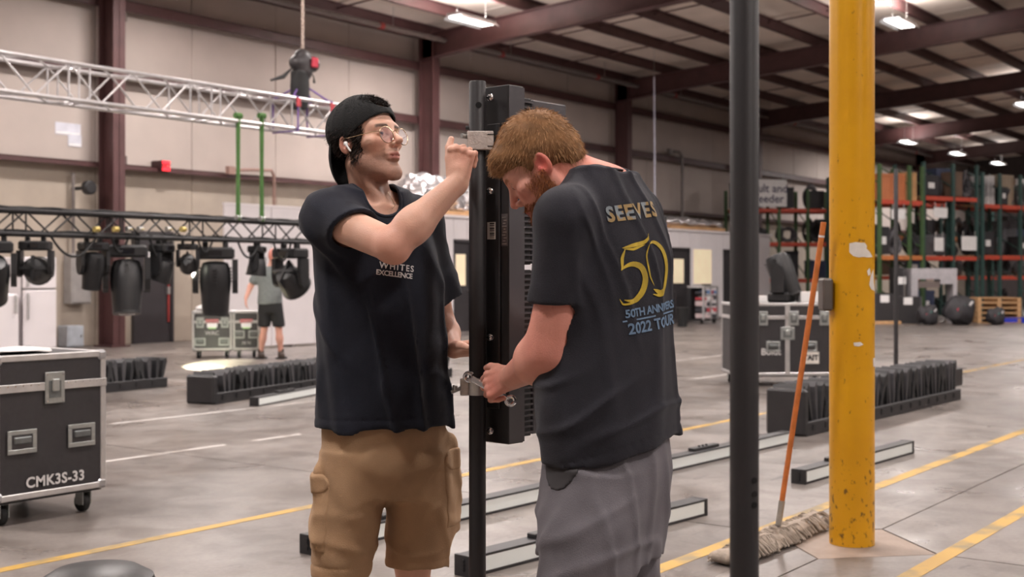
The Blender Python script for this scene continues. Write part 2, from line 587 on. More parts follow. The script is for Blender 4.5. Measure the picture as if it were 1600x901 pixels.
class Sdf:
    """ordered list of (op, f, k); op u = union, s = subtract, i = intersect, d = displace"""
    def __init__(s):
        s.ops = []
        s.warp = None                       # ((real z...), (model z...)) face proportions
        s.frame = None                      # (origin, 3x3 with local axes in columns)
    def _wrap(s, f):
        if s.frame is None:
            return f
        o, R = s.frame
        if s.warp is None:
            return lambda p: f((p - o) @ R)
        zr, zm = s.warp
        def g(p):
            l = (p - o) @ R
            l[:, 2] = np.interp(l[:, 2], zr, zm)
            return f(l)
        return g
    def put(s, op, f, k=0.0):
        s.ops.append((op, s._wrap(f), k))
        return s
    def ell(s, c, r, k=0.0, op='u', rot=None):
        c, r = np.array(c, float), np.array(r, float)
        def f(p):
            q = p - c
            if rot is not None:
                q = q @ rot
            q = q / r
            k0 = np.sqrt(np.einsum('ij,ij->i', q, q)) + 1e-9
            q = q / r
            k1 = np.sqrt(np.einsum('ij,ij->i', q, q)) + 1e-9
            return k0 * (k0 - 1.0) / k1
        return s.put(op, f, k)
    def cone(s, a, b, ra, rb=None, k=0.0, op='u', flat=None):
        """capsule whose radius runs from ra to rb; flat=(axis, factor) squashes across the axis"""
        a, b = np.array(a, float), np.array(b, float)
        rb = ra if rb is None else rb
        ab = b - a
        L2 = float(ab @ ab) + 1e-12
        ax = None
        if flat is not None:
            ax = np.array(flat[0], float)
            ax /= np.linalg.norm(ax)
        def f(p):
            pa = p - a
            t = np.clip((pa @ ab) / L2, 0, 1)
            q = pa - t[:, None] * ab
            if ax is not None:
                c = q @ ax
                q = q + np.outer(c * (1.0 / flat[1] - 1.0), ax)
            d = np.sqrt(np.einsum('ij,ij->i', q, q)) - (ra + (rb - ra) * t)
            return d * (min(1.0, flat[1]) if flat is not None else 1.0)
        return s.put(op, f, k)
    def chain(s, pts, rs, k=0.0, op='u'):
        for i in range(len(pts) - 1):
            s.cone(pts[i], pts[i + 1], rs[i], rs[i + 1], k, op)
        return s
    def plane(s, p0, n, op='i', k=0.0):
        """keeps the side the normal points away from"""
        p0, n = np.array(p0, float), np.array(n, float)
        n = n / np.linalg.norm(n)
        return s.put(op, lambda p: (p - p0) @ n, k)
    def loft(s, knots, k=0.0, op='u', z0=None, z1=None, grow=0.0, sq=2.0):
        """knots: (z, cx, cy, rx, ry, yaw) sorted by z; superellipse cross-sections"""
        K = np.array(knots, float)
        lo = K[0, 0] if z0 is None else z0
        hi = K[-1, 0] if z1 is None else z1
        zz = np.linspace(K[0, 0], K[-1, 0], 64)
        cols = []
        for c in range(1, 6):                # smooth the knots a little
            v = np.interp(zz, K[:, 0], K[:, c])
            vp = np.concatenate([[v[0]] * 4, v, [v[-1]] * 4])
            cols.append(np.convolve(vp, np.ones(9) / 9, 'valid'))
        def f(p):
            z = p[:, 2]
            cx, cy, rx, ry, yw = [np.interp(z, zz, c) for c in cols]
            rx, ry = rx + grow, ry + grow
            x, y = p[:, 0] - cx, p[:, 1] - cy
            co, si = np.cos(yw), np.sin(yw)
            u, v = x * co + y * si, -x * si + y * co
            if sq == 2.0:
                n = np.sqrt((u / rx) ** 2 + (v / ry) ** 2)
            else:
                n = ((np.abs(u) / rx) ** sq + (np.abs(v) / ry) ** sq) ** (1 / sq)
            g = np.sqrt((u / (rx * rx)) ** 2 + (v / (ry * ry)) ** 2) + 1e-6
            d = np.where(n > 0.3, n * (n - 1) / g, (n - 1) * np.minimum(rx, ry))
            return np.maximum(np.maximum(d, lo - z), z - hi)
        return s.put(op, f, k)
    def disp(s, f):
        s.ops.append(('d', s._wrap(f), 0.0))
        return s
    def value(s, p, use=None):
        d = np.full(len(p), 1.0)
        for i, (op, f, k) in enumerate(s.ops):
            if use is not None and not use[i]:
                continue
            if op == 'u':
                d = smin(d, f(p), k)
                continue
            w_ = np.where((np.abs(d) < .045) if op == 'd' else (d < .045))[0]   # only where it can matter
            if len(w_) == 0:
                continue
            v = f(p[w_])
            d[w_] = d[w_] + v if op == 'd' else smax(d[w_], -v, k) if op == 's' else smax(d[w_], v, k)
        return d
    def grad(s, p, e=0.002):
        g = np.zeros_like(p)
        for a in range(3):
            q = np.zeros(3)
            q[a] = e
            g[:, a] = s.value(p + q) - s.value(p - q)
        return g / (np.linalg.norm(g, axis=1)[:, None] + 1e-12)

def axis_coords(lo, hi, h, focus):
    out, x = [lo], lo
    while x < hi:
        st = h
        for a, b, fh in focus:
            if a - st < x < b:
                st = min(st, fh)
        x += st
        out.append(x)
    return np.array(out)

def sdf_arrays(sdf, lo, hi, h, focus=(), B=10):
    """surface nets over a non-uniform grid, done block by block near the surface only"""
    C = [axis_coords(lo[a], hi[a], h, [(f[0][a], f[1][a], f[2]) for f in focus]) for a in range(3)]
    N = [len(c) for c in C]
    nb = [max(1, math.ceil((n - 1) / B)) for n in N]
    starts, ctr, hd = [], [], []
    for i in range(nb[0]):
        for j in range(nb[1]):
            for k in range(nb[2]):
                st = (i * B, j * B, k * B)
                a = np.array([C[q][st[q]] for q in range(3)])
                b = np.array([C[q][min(st[q] + B, N[q] - 1)] for q in range(3)])
                starts.append(st)
                ctr.append((a + b) / 2)
                hd.append(np.linalg.norm(b - a) / 2)
    ctr, hd = np.array(ctr), np.array(hd)
    vals = []
    d = np.full(len(ctr), 1.0)
    for op, f, k in sdf.ops:
        if op == 'd':
            vals.append(None)
            continue
        v = f(ctr)
        vals.append(v)
        d = smin(d, v, k) if op == 'u' else smax(d, -v, k) if op == 's' else smax(d, v, k)
    act = np.where(np.abs(d) < hd * 1.3 + 0.02)[0]
    corner = [(0, 0, 0), (1, 0, 0), (0, 1, 0), (1, 1, 0), (0, 0, 1), (1, 0, 1), (0, 1, 1), (1, 1, 1)]
    edges = [(0, 1), (2, 3), (4, 5), (6, 7), (0, 2), (1, 3), (4, 6), (5, 7), (0, 4), (1, 5), (2, 6), (3, 7)]
    ids, pos, quads = [], [], []
    for bi in act:
        st = starts[bi]
        m = hd[bi] * 2.0 + 0.03
        use = []
        for (op, f, k), v in zip(sdf.ops, vals):
            if op == 'd':
                use.append(True)
            elif op == 'i':
                use.append(v[bi] > -(m + k))
            else:
                use.append(v[bi] < m + k)
        if not any(u for u, o in zip(use, sdf.ops) if o[0] == 'u'):
            continue
        i0 = [max(s_ - 1, 0) for s_ in st]
        i1 = [min(st[q] + B + 1, N[q]) for q in range(3)]        # points, exclusive
        gx, gy, gz = [C[q][i0[q]:i1[q]] for q in range(3)]
        sh = (len(gx), len(gy), len(gz))
        if min(sh) < 2:
            continue
        P = np.stack(np.meshgrid(gx, gy, gz, indexing='ij'), -1).reshape(-1, 3)
        F = sdf.value(P, use).reshape(sh)
        ins = F < 0
        if ins.all() or not ins.any():
            continue
        cnt = sum(ins[c[0]:sh[0] - 1 + c[0], c[1]:sh[1] - 1 + c[1], c[2]:sh[2] - 1 + c[2]].astype(np.int8) for c in corner)
        ci = np.argwhere((cnt > 0) & (cnt < 8))
        if len(ci) == 0:
            continue
        cv = np.stack([F[ci[:, 0] + c[0], ci[:, 1] + c[1], ci[:, 2] + c[2]] for c in corner], 1)
        cp = np.stack([np.stack([gx[ci[:, 0] + c[0]], gy[ci[:, 1] + c[1]], gz[ci[:, 2] + c[2]]], 1) for c in corner], 1)
        acc, n = np.zeros((len(ci), 3)), np.zeros(len(ci))
        for a, b in edges:
            fa, fb = cv[:, a], cv[:, b]
            x = (fa < 0) != (fb < 0)
            t = np.where(x, fa / np.where(fa - fb == 0, 1, fa - fb), 0)
            acc += np.where(x[:, None], cp[:, a] + t[:, None] * (cp[:, b] - cp[:, a]), 0)
            n += x
        g = ci + np.array(i0)
        ids.append((g[:, 0] * N[1] + g[:, 1]) * N[2] + g[:, 2])
        pos.append(acc / n[:, None])
        off = np.array(i0)
        strides = (N[1] * N[2], N[2], 1)
        for ax in range(3):
            b_, c_ = (ax + 1) % 3, (ax + 2) % 3
            sl0 = [slice(None)] * 3
            sl1 = [slice(None)] * 3
            sl0[ax], sl1[ax] = slice(0, sh[ax] - 1), slice(1, sh[ax])
            cr = np.argwhere(ins[tuple(sl0)] != ins[tuple(sl1)])
            gg = cr + off
            ok = np.ones(len(cr), bool)
            for q in range(3):
                ok &= (gg[:, q] >= st[q]) & (gg[:, q] < st[q] + B)
            ok &= (gg[:, b_] > 0) & (gg[:, c_] > 0) & (gg[:, b_] < N[b_] - 1) & (gg[:, c_] < N[c_] - 1)
            cr, gg = cr[ok], gg[ok]
            if len(cr) == 0:
                continue
            base = (gg[:, 0] * N[1] + gg[:, 1]) * N[2] + gg[:, 2]
            q4 = np.stack([base, base - strides[b_], base - strides[b_] - strides[c_], base - strides[c_]], 1)
            pos_in = ins[tuple(sl0)][cr[:, 0], cr[:, 1], cr[:, 2]]
            q4[~pos_in] = q4[~pos_in][:, ::-1]
            quads.append(q4)
    ids = np.concatenate(ids)
    pos = np.concatenate(pos)
    uid, first = np.unique(ids, return_index=True)
    pos = pos[first]
    quads = np.searchsorted(uid, np.concatenate(quads))
    return pos, quads

def np_mesh(name, pos, quads, m, col=None):
    me = bpy.data.meshes.new(name)
    nq = len(quads)
    k = quads.shape[1]
    me.vertices.add(len(pos))
    me.vertices.foreach_set('co', pos.astype(np.float32).ravel())
    me.loops.add(nq * k)
    me.loops.foreach_set('vertex_index', quads.astype(np.int32).ravel())
    me.polygons.add(nq)
    me.polygons.foreach_set('loop_start', np.arange(0, nq * k, k, dtype=np.int32))
    me.polygons.foreach_set('use_smooth', np.ones(nq, bool))
    me.update(calc_edges=True)
    if m:
        me.materials.append(m)
    if col is not None:
        a = me.color_attributes.new('tint', 'FLOAT_COLOR', 'POINT')
        c4 = np.ones((len(pos), 4), np.float32)
        c4[:, :3] = col
        a.data.foreach_set('color', c4.ravel())
    return me

def sdf_build(name, sdf, lo, hi, h, m, parent, base, focus=(), colfn=None, relax=1):
    pos, quads = sdf_arrays(sdf, lo, hi, h, focus)
    for _ in range(relax):
        a = quads.ravel()
        b = quads[:, [1, 2, 3, 0]].ravel()
        n = np.bincount(a, minlength=len(pos)).astype(float)
        acc = np.stack([np.bincount(a, pos[b, c], len(pos)) for c in range(3)], 1)
        pos = pos * .5 + acc / np.maximum(n, 1)[:, None] * .5
    # keep the largest connected piece
    lab = np.arange(len(pos))
    while True:
        mn = lab[quads].min(1)
        new = lab.copy()
        np.minimum.at(new, quads.ravel(), np.repeat(mn, 4))
        new = new[new]
        if (new == lab).all():
            break
        lab = new
    u_, c_ = np.unique(lab, return_counts=True)
    if len(u_) > 1:
        ok = lab == u_[c_.argmax()]
        quads = quads[ok[quads[:, 0]]]
        idx = np.cumsum(ok) - 1
        pos, quads = pos[ok], idx[quads]
    col = colfn(pos) if colfn else None
    return link(name, np_mesh(name, pos - base, quads, m, col), parent), pos, quads

HN = {}
def hnoise(p, f, seed=0):
    """cheap smooth pseudo-noise from summed sines, about -1..1"""
    if seed not in HN:
        r = np.random.RandomState(seed)
        V = r.normal(size=(3, 4))
        V /= np.linalg.norm(V, axis=0)
        HN[seed] = (V * r.uniform(.7, 1.5, 4), r.uniform(0, 6.28, 4), np.roll(V, 1, 0) * .6)
    V, ph, W = HN[seed]
    p = p.astype(np.float32)
    return np.sin(p @ (V * f).astype(np.float32) + ph.astype(np.float32) + np.float32(1.3) * np.sin(p @ (W * f).astype(np.float32))).sum(1) / 2.7

def crease(p, across, along, f, seed, width=.28, stretch=.3):
    """thin long ridges (0..1) that run in the direction 'along'"""
    a, b_ = np.array(across, float), np.array(along, float)
    a /= np.linalg.norm(a)
    b_ /= np.linalg.norm(b_)
    c = np.cross(a, b_)
    L = np.stack([p @ a, p @ b_ * stretch, p @ c * .7], 1)
    return np.exp(-(hnoise(L, f, seed) / width) ** 2)

def yaw_frame(o, f_dir, pitch=0.0, roll=0.0):
    """local frame of a head: y = face direction, x = the person's right, z = up; pitch > 0 looks down"""
    f = np.array([f_dir[0], f_dir[1], 0.0])
    f /= np.linalg.norm(f)
    x = np.array([f[1], -f[0], 0.0])
    z = np.array([0, 0, 1.0])
    f2 = f * math.cos(pitch) - z * math.sin(pitch)
    z2 = np.cross(x, f2)
    if roll:
        x, z2 = x * math.cos(roll) + z2 * math.sin(roll), z2 * math.cos(roll) - x * math.sin(roll)
    return np.array(o, float), np.stack([x, f2, z2], 1)

def q(px, py, d):
    """camera-frame point (right, depth, up) on the ray of a pixel"""
    return np.array([(px - 800.0) / F_PX * d, d, CAM_Z + (HORIZON - py) / F_PX * d])

def head_sdf(s, sc=1.0, beard=0.0, ear=True, nose=1.0):
    """face and skull in the head frame (origin between the ear canals)"""
    E = lambda c, r, k=0.0, op='u', rot=None: s.ell(np.array(c) * sc, np.array(r) * sc, k * sc, op, rot)
    K = lambda a, b, ra, rb, k=0.0, op='u': s.cone(np.array(a) * sc, np.array(b) * sc, ra * sc, rb * sc, k * sc, op)
    E((0, -.012, .058), (.0765, .099, .088))
    E((0, .034, -.012), (.060, .061, .082), .03)
    for g in (-1, 1):
        K((g * .051, .002, -.052), (g * .020, .072, -.096), .0175, .0155, .026)
        K((g * .055, .002, -.01), (g * .051, .002, -.052), .018, .018, .02)
        E((g * .046, .060, -.010), (.022, .023, .018), .022)
    E((0, .078, -.097), (.021, .016, .017), .02)
    E((0, .028, -.082), (.042, .052, .017), .02)
    K((-.04, .072, .036), (.04, .072, .036), .017, .017, .018)
    E((0, .084, .04), (.03, .012, .014), .014)
    for g in (-1, 1):
        E((g * .033, .1, .014), (.0185, .022, .0125), .012, 's')
    K((0, .088, .028), (0, .117 * nose, -.016), .0075, .0098, .013)
    E((0, .113 * nose, -.02), (.0105, .0105, .0095), .006)
    for g in (-1, 1):
        E((g * .0115, .101, -.0245), (.0085, .011, .008), .005)
        E((g * .0065, .11, -.0315), (.004, .005, .004), .003, 's')
    E((0, .082, -.048), (.026, .0165, .02), .014)
    K((-.022, .090, -.0565), (0, .1005, -.053), .0042, .0055, .006)
    K((.022, .090, -.0565), (0, .1005, -.053), .0042, .0055, .006)
    K((-.019, .087, -.0645), (.019, .087, -.0645), .0052, .0052, .006)
    E((0, .0935, -.065), (.014, .0062, .0052), .005)
    K((-.026, .0945, -.0595), (.026, .0945, -.0595), .0018, .0016, .003, 's')
    E((0, .092, -.077), (.018, .007, .005), .008, 's')
    for g in (-1, 1):
        E((g * .033, .0755, .0145), (.0165, .0165, .0115), .004)   # lids
        E((g * .033, .0925, .0135), (.0135, .0068, .0046), .0015, 's')  # opening
    if ear:
        for g in (-1, 1):
            a = 0.32 * g
            R = np.array([[math.cos(a), -math.sin(a), 0], [math.sin(a), math.cos(a), 0], [0, 0, 1]])
            E((g * .079, -.012, .004), (.0075, .021, .033), .006, 'u', R)
            E((g * .0855, -.009, .008), (.0065, .013, .02), .004, 's', R)
            E((g * .0825, .001, -.004), (.004, .004, .007), .003)
    if beard:
        E((0, .066, -.088), (.045, .042, .033), .02)
        for g in (-1, 1):
            K((g * .06, .006, -.02), (g * .03, .07, -.09), .014, .018, .02)

def hand_sdf(s, wrist, fwd, back, side, curls, thumb, size=1.0, k=.012):
    """hand: fwd = wrist to knuckles, back = out of the back of the hand, side = towards the thumb.
    curls: four (base, mid, tip) angles from index to little; thumb: (spread, bend, drop)"""
    n = lambda v: np.array(v, float) / np.linalg.norm(v)
    fwd = n(fwd)
    back = n(np.array(back) - fwd * float(np.dot(back, fwd)))
    sd = np.cross(fwd, back)
    if np.dot(sd, side) < 0:
        sd = -sd
    w = np.array(wrist, float)
    Z = size
    tips = []
    lat = (.031, .0105, -.0105, -.030)
    kl = (.088, .092, .088, .08)
    ln = ((.043, .026, .021), (.047, .03, .022), (.043, .028, .021), (.034, .021, .019))
    rr = (.0098, .0102, .0096, .0084)
    s.cone(w - fwd * .01, w + fwd * .03 * Z, .026 * Z, .028 * Z, k, flat=(back, .72))
    for i in range(4):
        kn = w + (fwd * kl[i] + sd * lat[i]) * Z
        s.cone(w + (fwd * .02 + sd * lat[i] * .62) * Z, kn - back * .003, .0145 * Z, .0115 * Z, k * .7)
        s.ell(kn + back * .003, (.0098 * Z,) * 3, .005)
        p, a = kn, 0.0
        d0 = n(fwd + sd * lat[i] * 1.6)
        for j in range(3):
            a += curls[i][j]
            dv = d0 * math.cos(a) - back * math.sin(a)
            p2 = p + dv * ln[i][j] * Z
            s.cone(p, p2, rr[i] * (1 - .07 * j) * Z, rr[i] * (.94 - .08 * j) * Z, .004)
            p = p2
        tips.append(p)
    b0 = w + (fwd * .022 + sd * .02 - back * .004) * Z
    sp, bd, dr = thumb
    d1 = n(fwd * math.cos(sp) + sd * math.sin(sp) - back * dr)
    p1 = b0 + d1 * .046 * Z
    d2 = n(d1 * math.cos(bd) + (fwd * .8 - back * .6) * math.sin(bd))
    p2 = p1 + d2 * .034 * Z
    d3 = n(d2 * math.cos(bd * .8) + (fwd * .5 - back * .4 - sd * .7) * math.sin(bd * .8))
    p3 = p2 + d3 * .027 * Z
    s.cone(b0, p1, .0165 * Z, .0125 * Z, k)
    s.cone(p1, p2, .0122 * Z, .0108 * Z, .004)
    s.cone(p2, p3, .0108 * Z, .009 * Z, .003)
    return tips, p3
# ================================================================ people
SKIN = mat('skin', (1, 1, 1), 0.5, 0, 0.07, 30, 0.12, 260, attr='tint', spec=0.4)
SKIN.node_tree.nodes['Principled BSDF'].inputs['Subsurface Weight'].default_value = 0.12
SKIN.node_tree.nodes['Principled BSDF'].inputs['Subsurface Radius'].default_value = (0.012, 0.005, 0.003)
SKIN.node_tree.nodes['Principled BSDF'].inputs['Subsurface Scale'].default_value = 0.6
NAVY = mat('black_cotton', S(31, 34, 45), 0.85, 0, 0.12, 14, 0.25, 420, spec=0.25)
CHAR = mat('washed_black_cotton', S(41, 41, 48), 0.85, 0, 0.14, 12, 0.25, 420, spec=0.25)
KHAKI = mat('khaki_twill', S(176, 144, 112), 0.85, 0, 0.1, 9, 0.3, 380, spec=0.2)
GREYTW = mat('grey_twill', S(104, 101, 106), 0.85, 0, 0.12, 9, 0.3, 380, spec=0.2)
CAPM = mat('black_cap_cotton', S(26, 27, 28), 0.8, 0, 0.15, 20, 0.3, 300, spec=0.3)
EYEW = mat('eye_white', S(225, 215, 208), 0.2, 0, 0.02)
IRIS = mat('iris', S(64, 50, 40), 0.2)
HAIRD = mat('dark_hair', (1, 1, 1), 0.65, 0, 0.1, 40, attr='tint', spec=0.18)
SHOE = mat('shoe_canvas', S(60, 56, 54), 0.7)
SOLE = mat('shoe_sole', S(200, 196, 190), 0.7)

for _m in (NAVY, CHAR, KHAKI, GREYTW):
    _p = _m.node_tree.nodes['Principled BSDF']
    _p.inputs['Sheen Weight'].default_value = .07
    _p.inputs['Sheen Roughness'].default_value = .5

def ss(x, a, b):
    t = np.clip((x - a) / (b - a), 0, 1)
    return t * t * (3 - 2 * t)

def mixc(c, c2, m):
    return c * (1 - m[:, None]) + np.array(c2)[None, :] * m[:, None]

def face_tint(P, frame, sc, skin, lips, brow, beard_c, beard_a, flush, warp=None):
    """natural skin colours: lips, brows, stubble or beard and flush by place on the head"""
    o, R = frame
    L = (P - o) @ R
    if warp is not None:
        L[:, 2] = np.interp(L[:, 2], *warp)
    L = L / sc
    x, y, z = np.abs(L[:, 0]), L[:, 1], L[:, 2]
    c = np.tile(np.array(skin), (len(P), 1))
    near = ss(-np.linalg.norm(L, axis=1), -.2, -.15)
    ch = np.exp(-(((x - .045) / .022) ** 2 + ((y - .07) / .04) ** 2 + ((z + .018) / .022) ** 2))
    ns = np.exp(-((x / .014) ** 2 + ((y - .115) / .02) ** 2 + ((z + .02) / .018) ** 2))
    er = 1.25 * np.exp(-(((x - .085) / .014) ** 2 + ((y + .01) / .028) ** 2 + ((z - .004) / .036) ** 2))
    c = mixc(c, flush, np.clip(ch * .4 + ns * .45 + er * .75, 0, .9))
    b = ss(-z, .035 - .045 * 0, .062) * ss(-x * 0 + y, -.02, .03)
    side = ss(x, .035, .052) * ss(-z, -.0, .03) * ss(y, -.012, .004) * ss(-y, -.06, -.03)
    mous = np.exp(-((x / .026) ** 2 + ((z + .043) / .008) ** 2)) * ss(y, .07, .085)
    nb = .9 + .1 * hnoise(L, 1100, 3)
    bm = np.clip(np.maximum(np.maximum(b * ss(-z, .02, .06), side), mous) * beard_a * nb, 0, .95) * near
    c = mixc(c, beard_c, bm)
    lp = np.exp(-((x / .022) ** 4 + ((z + .0595) / .0085) ** 4)) * ss(y, .082, .09)
    c = mixc(c, lips, np.clip(lp, 0, .85))
    bz = .0365 - 6.0 * (x - .033) ** 2
    bw = np.exp(-((z - bz) / .0048) ** 4) * ss(x, .012, .017) * ss(-x, -.056, -.05) * ss(y, .05, .07)
    c = mixc(c, brow, np.clip(bw * (.85 + .1 * hnoise(L, 1500, 5)), 0, .9))
    return c

def ribbons(name, roots, dirs, length, width, m, parent, base, col, seed=1, curl=0.0, grav=0.0, seg=4, jitter=0.25, colvar=0.3, bend=None):
    r = np.random.RandomState(seed)
    n = len(roots)
    d = dirs + r.normal(size=(n, 3)) * jitter
    d /= np.linalg.norm(d, axis=1)[:, None]
    L = length * r.uniform(.6, 1.15, n)
    p = roots.copy()
    sd = np.cross(d, r.normal(size=(n, 3)))
    sd /= np.linalg.norm(sd, axis=1)[:, None] + 1e-9
    ph = r.uniform(0, 6.28, n)
    rowsL, rowsR = [], []
    e1 = sd
    e2 = np.cross(d, sd)
    for k in range(seg + 1):
        t = k / seg
        wv = width * (1 - .75 * t)
        cur = p + curl * (np.cos(ph + t * 7)[:, None] * e1 + np.sin(ph + t * 7)[:, None] * e2) * t
        rowsL.append(cur - sd * wv / 2)
        rowsR.append(cur + sd * wv / 2)
        p = p + d * (L / seg)[:, None]
        d = d + np.array([0, 0, -grav]) / seg
        if bend is not None:
            d = d + bend / seg
        d /= np.linalg.norm(d, axis=1)[:, None]
    V = np.stack([np.stack(rowsL, 1), np.stack(rowsR, 1)], 2).reshape(n, -1, 3)   # n, (seg+1)*2
    k = V.shape[1]
    b = (np.arange(n) * k)[:, None]
    F = []
    for s_ in range(seg):
        F.append(np.stack([2 * s_ + b[:, 0], 2 * s_ + 1 + b[:, 0], 2 * s_ + 3 + b[:, 0], 2 * s_ + 2 + b[:, 0]], 1))
    c = np.array(col)[None, :] * (1 + colvar * r.uniform(-1, 1, (n, 1)))
    c = np.repeat(c, k, 0)
    return link(name, np_mesh(name, V.reshape(-1, 3) - base, np.concatenate(F), m, c), parent)

def surf_sample(pos, quads, n, seed, keep=None):
    r = np.random.RandomState(seed)
    a = pos[quads[:, 0]]
    nr = np.cross(pos[quads[:, 2]] - a, pos[quads[:, 3]] - pos[quads[:, 1]])
    ar = np.linalg.norm(nr, axis=1)
    ctr = pos[quads].mean(1)
    w_ = ar.copy()
    if keep is not None:
        w_ *= keep(ctr)
    pick = r.choice(len(quads), n, p=w_ / w_.sum())
    uv = r.rand(n, 2)
    P4 = pos[quads[pick]]
    pt = (P4[:, 0] * (1 - uv[:, :1]) + P4[:, 1] * uv[:, :1]) * (1 - uv[:, 1:]) + (P4[:, 3] * (1 - uv[:, :1]) + P4[:, 2] * uv[:, :1]) * uv[:, 1:]
    nn = nr[pick] / (ar[pick][:, None] + 1e-12)
    return pt, nn

def eye_parts(frame, sc, parent, base, gaze=(0, 0)):
    o, R = frame
    for g in (-1, 1):
        c = o + R @ (np.array([g * .033, .0768, .0142]) * sc)
        m = MB().lathe([(0.0005, -.0125)] + [(.0125 * math.sin(a), -.0125 * math.cos(a)) for a in np.linspace(.2, 2.55, 10)], 14)
        vv = [Vector(p) * sc for p in m.v]
        dirv = Vector(R @ np.array([gaze[0], 1, gaze[1]])).normalized()
        qd = dirv.to_track_quat('Z', 'Y')
        e = MB().add([qd @ p + Vector(c - base) for p in vv], m.f).build('eye', EYEW, parent, True)
        ir = MB().lathe([(0.0003, .0129), (.0052, .0119), (.0060, .0108)], 14)
        MB().add([qd @ (Vector(p) * sc) + Vector(c - base) for p in ir.v], ir.f).build('iris', IRIS, e, True)

def print_on(name, me, parent, base, sdf, origin, xdir, ydir, lift=.0022):
    """lay flat lettering on a cloth surface by casting each vertex onto it"""
    x, y = np.array(xdir, float), np.array(ydir, float)
    x /= np.linalg.norm(x)
    y -= x * (x @ y)
    y /= np.linalg.norm(y)
    nrm = np.cross(x, y)
    n = len(me.vertices)
    co = np.zeros(n * 3, np.float32)
    me.vertices.foreach_get('co', co)
    co = co.reshape(-1, 3)
    p = np.array(origin)[None] + co[:, :1] * x + co[:, 1:2] * y + nrm * .25
    dv, bad = Vector(-nrm), []
    for i in range(n):
        hit, hn, _, _ = sdf.ray_cast(Vector(p[i]), dv, .6)
        if hit is None or hn.dot(dv) > -.12:
            bad.append(i)
        else:
            p[i] = np.array(hit) + np.array(hn) * lift
    me.vertices.foreach_set('co', (p - base).astype(np.float32).ravel())
    me.update()
    if len(bad):                             # strokes that run off the edge of the garment
        bm = bmesh.new()
        bm.from_mesh(me)
        bm.verts.ensure_lookup_table()
        bmesh.ops.delete(bm, geom=[bm.verts[i] for i in bad], context='VERTS')
        bm.to_mesh(me)
        bm.free()
    return link(name, me, parent)

def person_root(label, base, group=None):
    xy = FW * base[1] + RT * base[0]
    return thing('person', label, 'person', (float(xy[0]), float(xy[1]), 0.0), CAMROT, group)

def shoe(parent, base, heel, fwd, name='shoe'):
    f = np.array([fwd[0], fwd[1], 0.0]); f /= np.linalg.norm(f)
    s = Sdf()
    h = np.array(heel, float)
    s.cone(h + [0, 0, .045], h + f * .17 + [0, 0, .035], .04, .042, 0)
    s.cone(h + [0, 0, .05], h + [0, 0, .09], .042, .04, .02)
    s.cone(h + f * .1 + [0, 0, .05], h + f * .03 + [0, 0, .085], .035, .04, .02)
    s.plane((0, 0, .012), (0, 0, -1))
    o, _, _ = sdf_build(name, s, np.minimum(h, h + f * .22) - [.07, .07, .01], np.maximum(h, h + f * .22) + [.07, .07, .15], .008, SHOE, parent, base)
    a = math.atan2(f[1], f[0])
    pts = [(math.cos(t) * (.148 if 1 else 0), math.sin(t) * .047) for t in np.linspace(0, 2 * PI, 18, endpoint=False)]
    M4 = Matrix.Translation(Vector(h + f * .085 - base)) @ Matrix.Rotation(a, 4, 'Z')
    MB().prism(pts, 0.0, .022, M4).build('sole', SOLE, o)

# ---------------------------------------------------------------- man in the cap
D1 = 3.80
base1 = np.array([q(600, 700, D1)[0], D1, 0.0])
man1 = person_root('man in backwards black cap and clear glasses, black t-shirt and khaki cargo shorts', base1)
SR, ER, WR = q(512, 340, 3.70), q(613, 384, 3.46), q(716, 284, 3.505)
SL, EL, WL = q(656, 348, 3.93), q(690, 508, 4.03), q(709, 546, 3.87)
T1 = .44
WARP1 = (np.array([-.25, -.1125, -.051, -.0155, .0135, .06, .3]) * 1.05, np.array([-.242, -.110, -.0595, -.020, .0135, .06, .3]) * 1.05)
HF1 = yaw_frame(q(575, 230, 3.80), (math.sin(.95), -math.cos(.95)), -.22, 0.0)
SC1 = 1.05
b = Sdf()
b.loft([(.80, q(601, 0, D1)[0], D1, .165, .115, .35), (.95, q(599, 0, D1)[0], D1, .160, .105, .4), (1.1, q(594, 0, D1)[0], D1, .155, .105, T1),
        (1.3, q(591, 0, D1)[0], D1, .168, .112, T1), (1.44, q(586, 0, D1)[0], D1, .165, .10, T1), (1.53, q(583, 0, D1)[0], D1, .12, .075, T1)], 0)
b.cone(q(560, 325, 3.8), q(525, 338, 3.73), .055, .05, .04).cone(q(605, 325, 3.83), q(640, 342, 3.9), .055, .05, .04)
b.cone(SR, ER, .056, .047, .03).cone(ER, ER + (WR - ER) * .35, .046, .050, .02).cone(ER + (WR - ER) * .3, WR, .050, .0285, .02)
b.cone(ER + [0, .0, -.004], ER + [.012, .01, -.016], .036, .03, .02)
b.cone(SL, EL, .054, .044, .03).cone(EL, EL + (WL - EL) * .35, .043, .045, .02).cone(EL + (WL - EL) * .3, WL, .045, .027, .02)
neck0 = HF1[0] + HF1[1] @ np.array([0, -.03, -.045])
b.cone(neck0, q(583, 316, 3.83), .055, .062, .008)
b.cone(HF1[0] + HF1[1] @ np.array([0, -.005, -.10]), q(594, 324, 3.775), .022, .024, .025)
b.cone(HF1[0] + HF1[1] @ np.array([.055, -.02, -.05]), q(597, 315, 3.75), .014, .013, .03)
hand_sdf(b, WR, (.10, .0, 1), (-.25, -.95, .10), (-1, 0, .2), [(1.25, 1.25, .7), (1.35, 1.3, .7), (1.4, 1.3, .7), (1.35, 1.2, .6)], (.36, .5, .1), 1.0)
hand_sdf(b, WL, (.80, -.50, .10), (.2, .5, .8), (-.2, -.8, .5), [(.6, .7, .4), (.6, .7, .4), (.65, .7, .4), (.7, .7, .4)], (.6, .3, .3), .98)
HR, HL = q(556, 700, 3.77), q(646, 700, 3.84)
KR, KL = q(531, 885, 3.72), q(645, 880, 3.82)
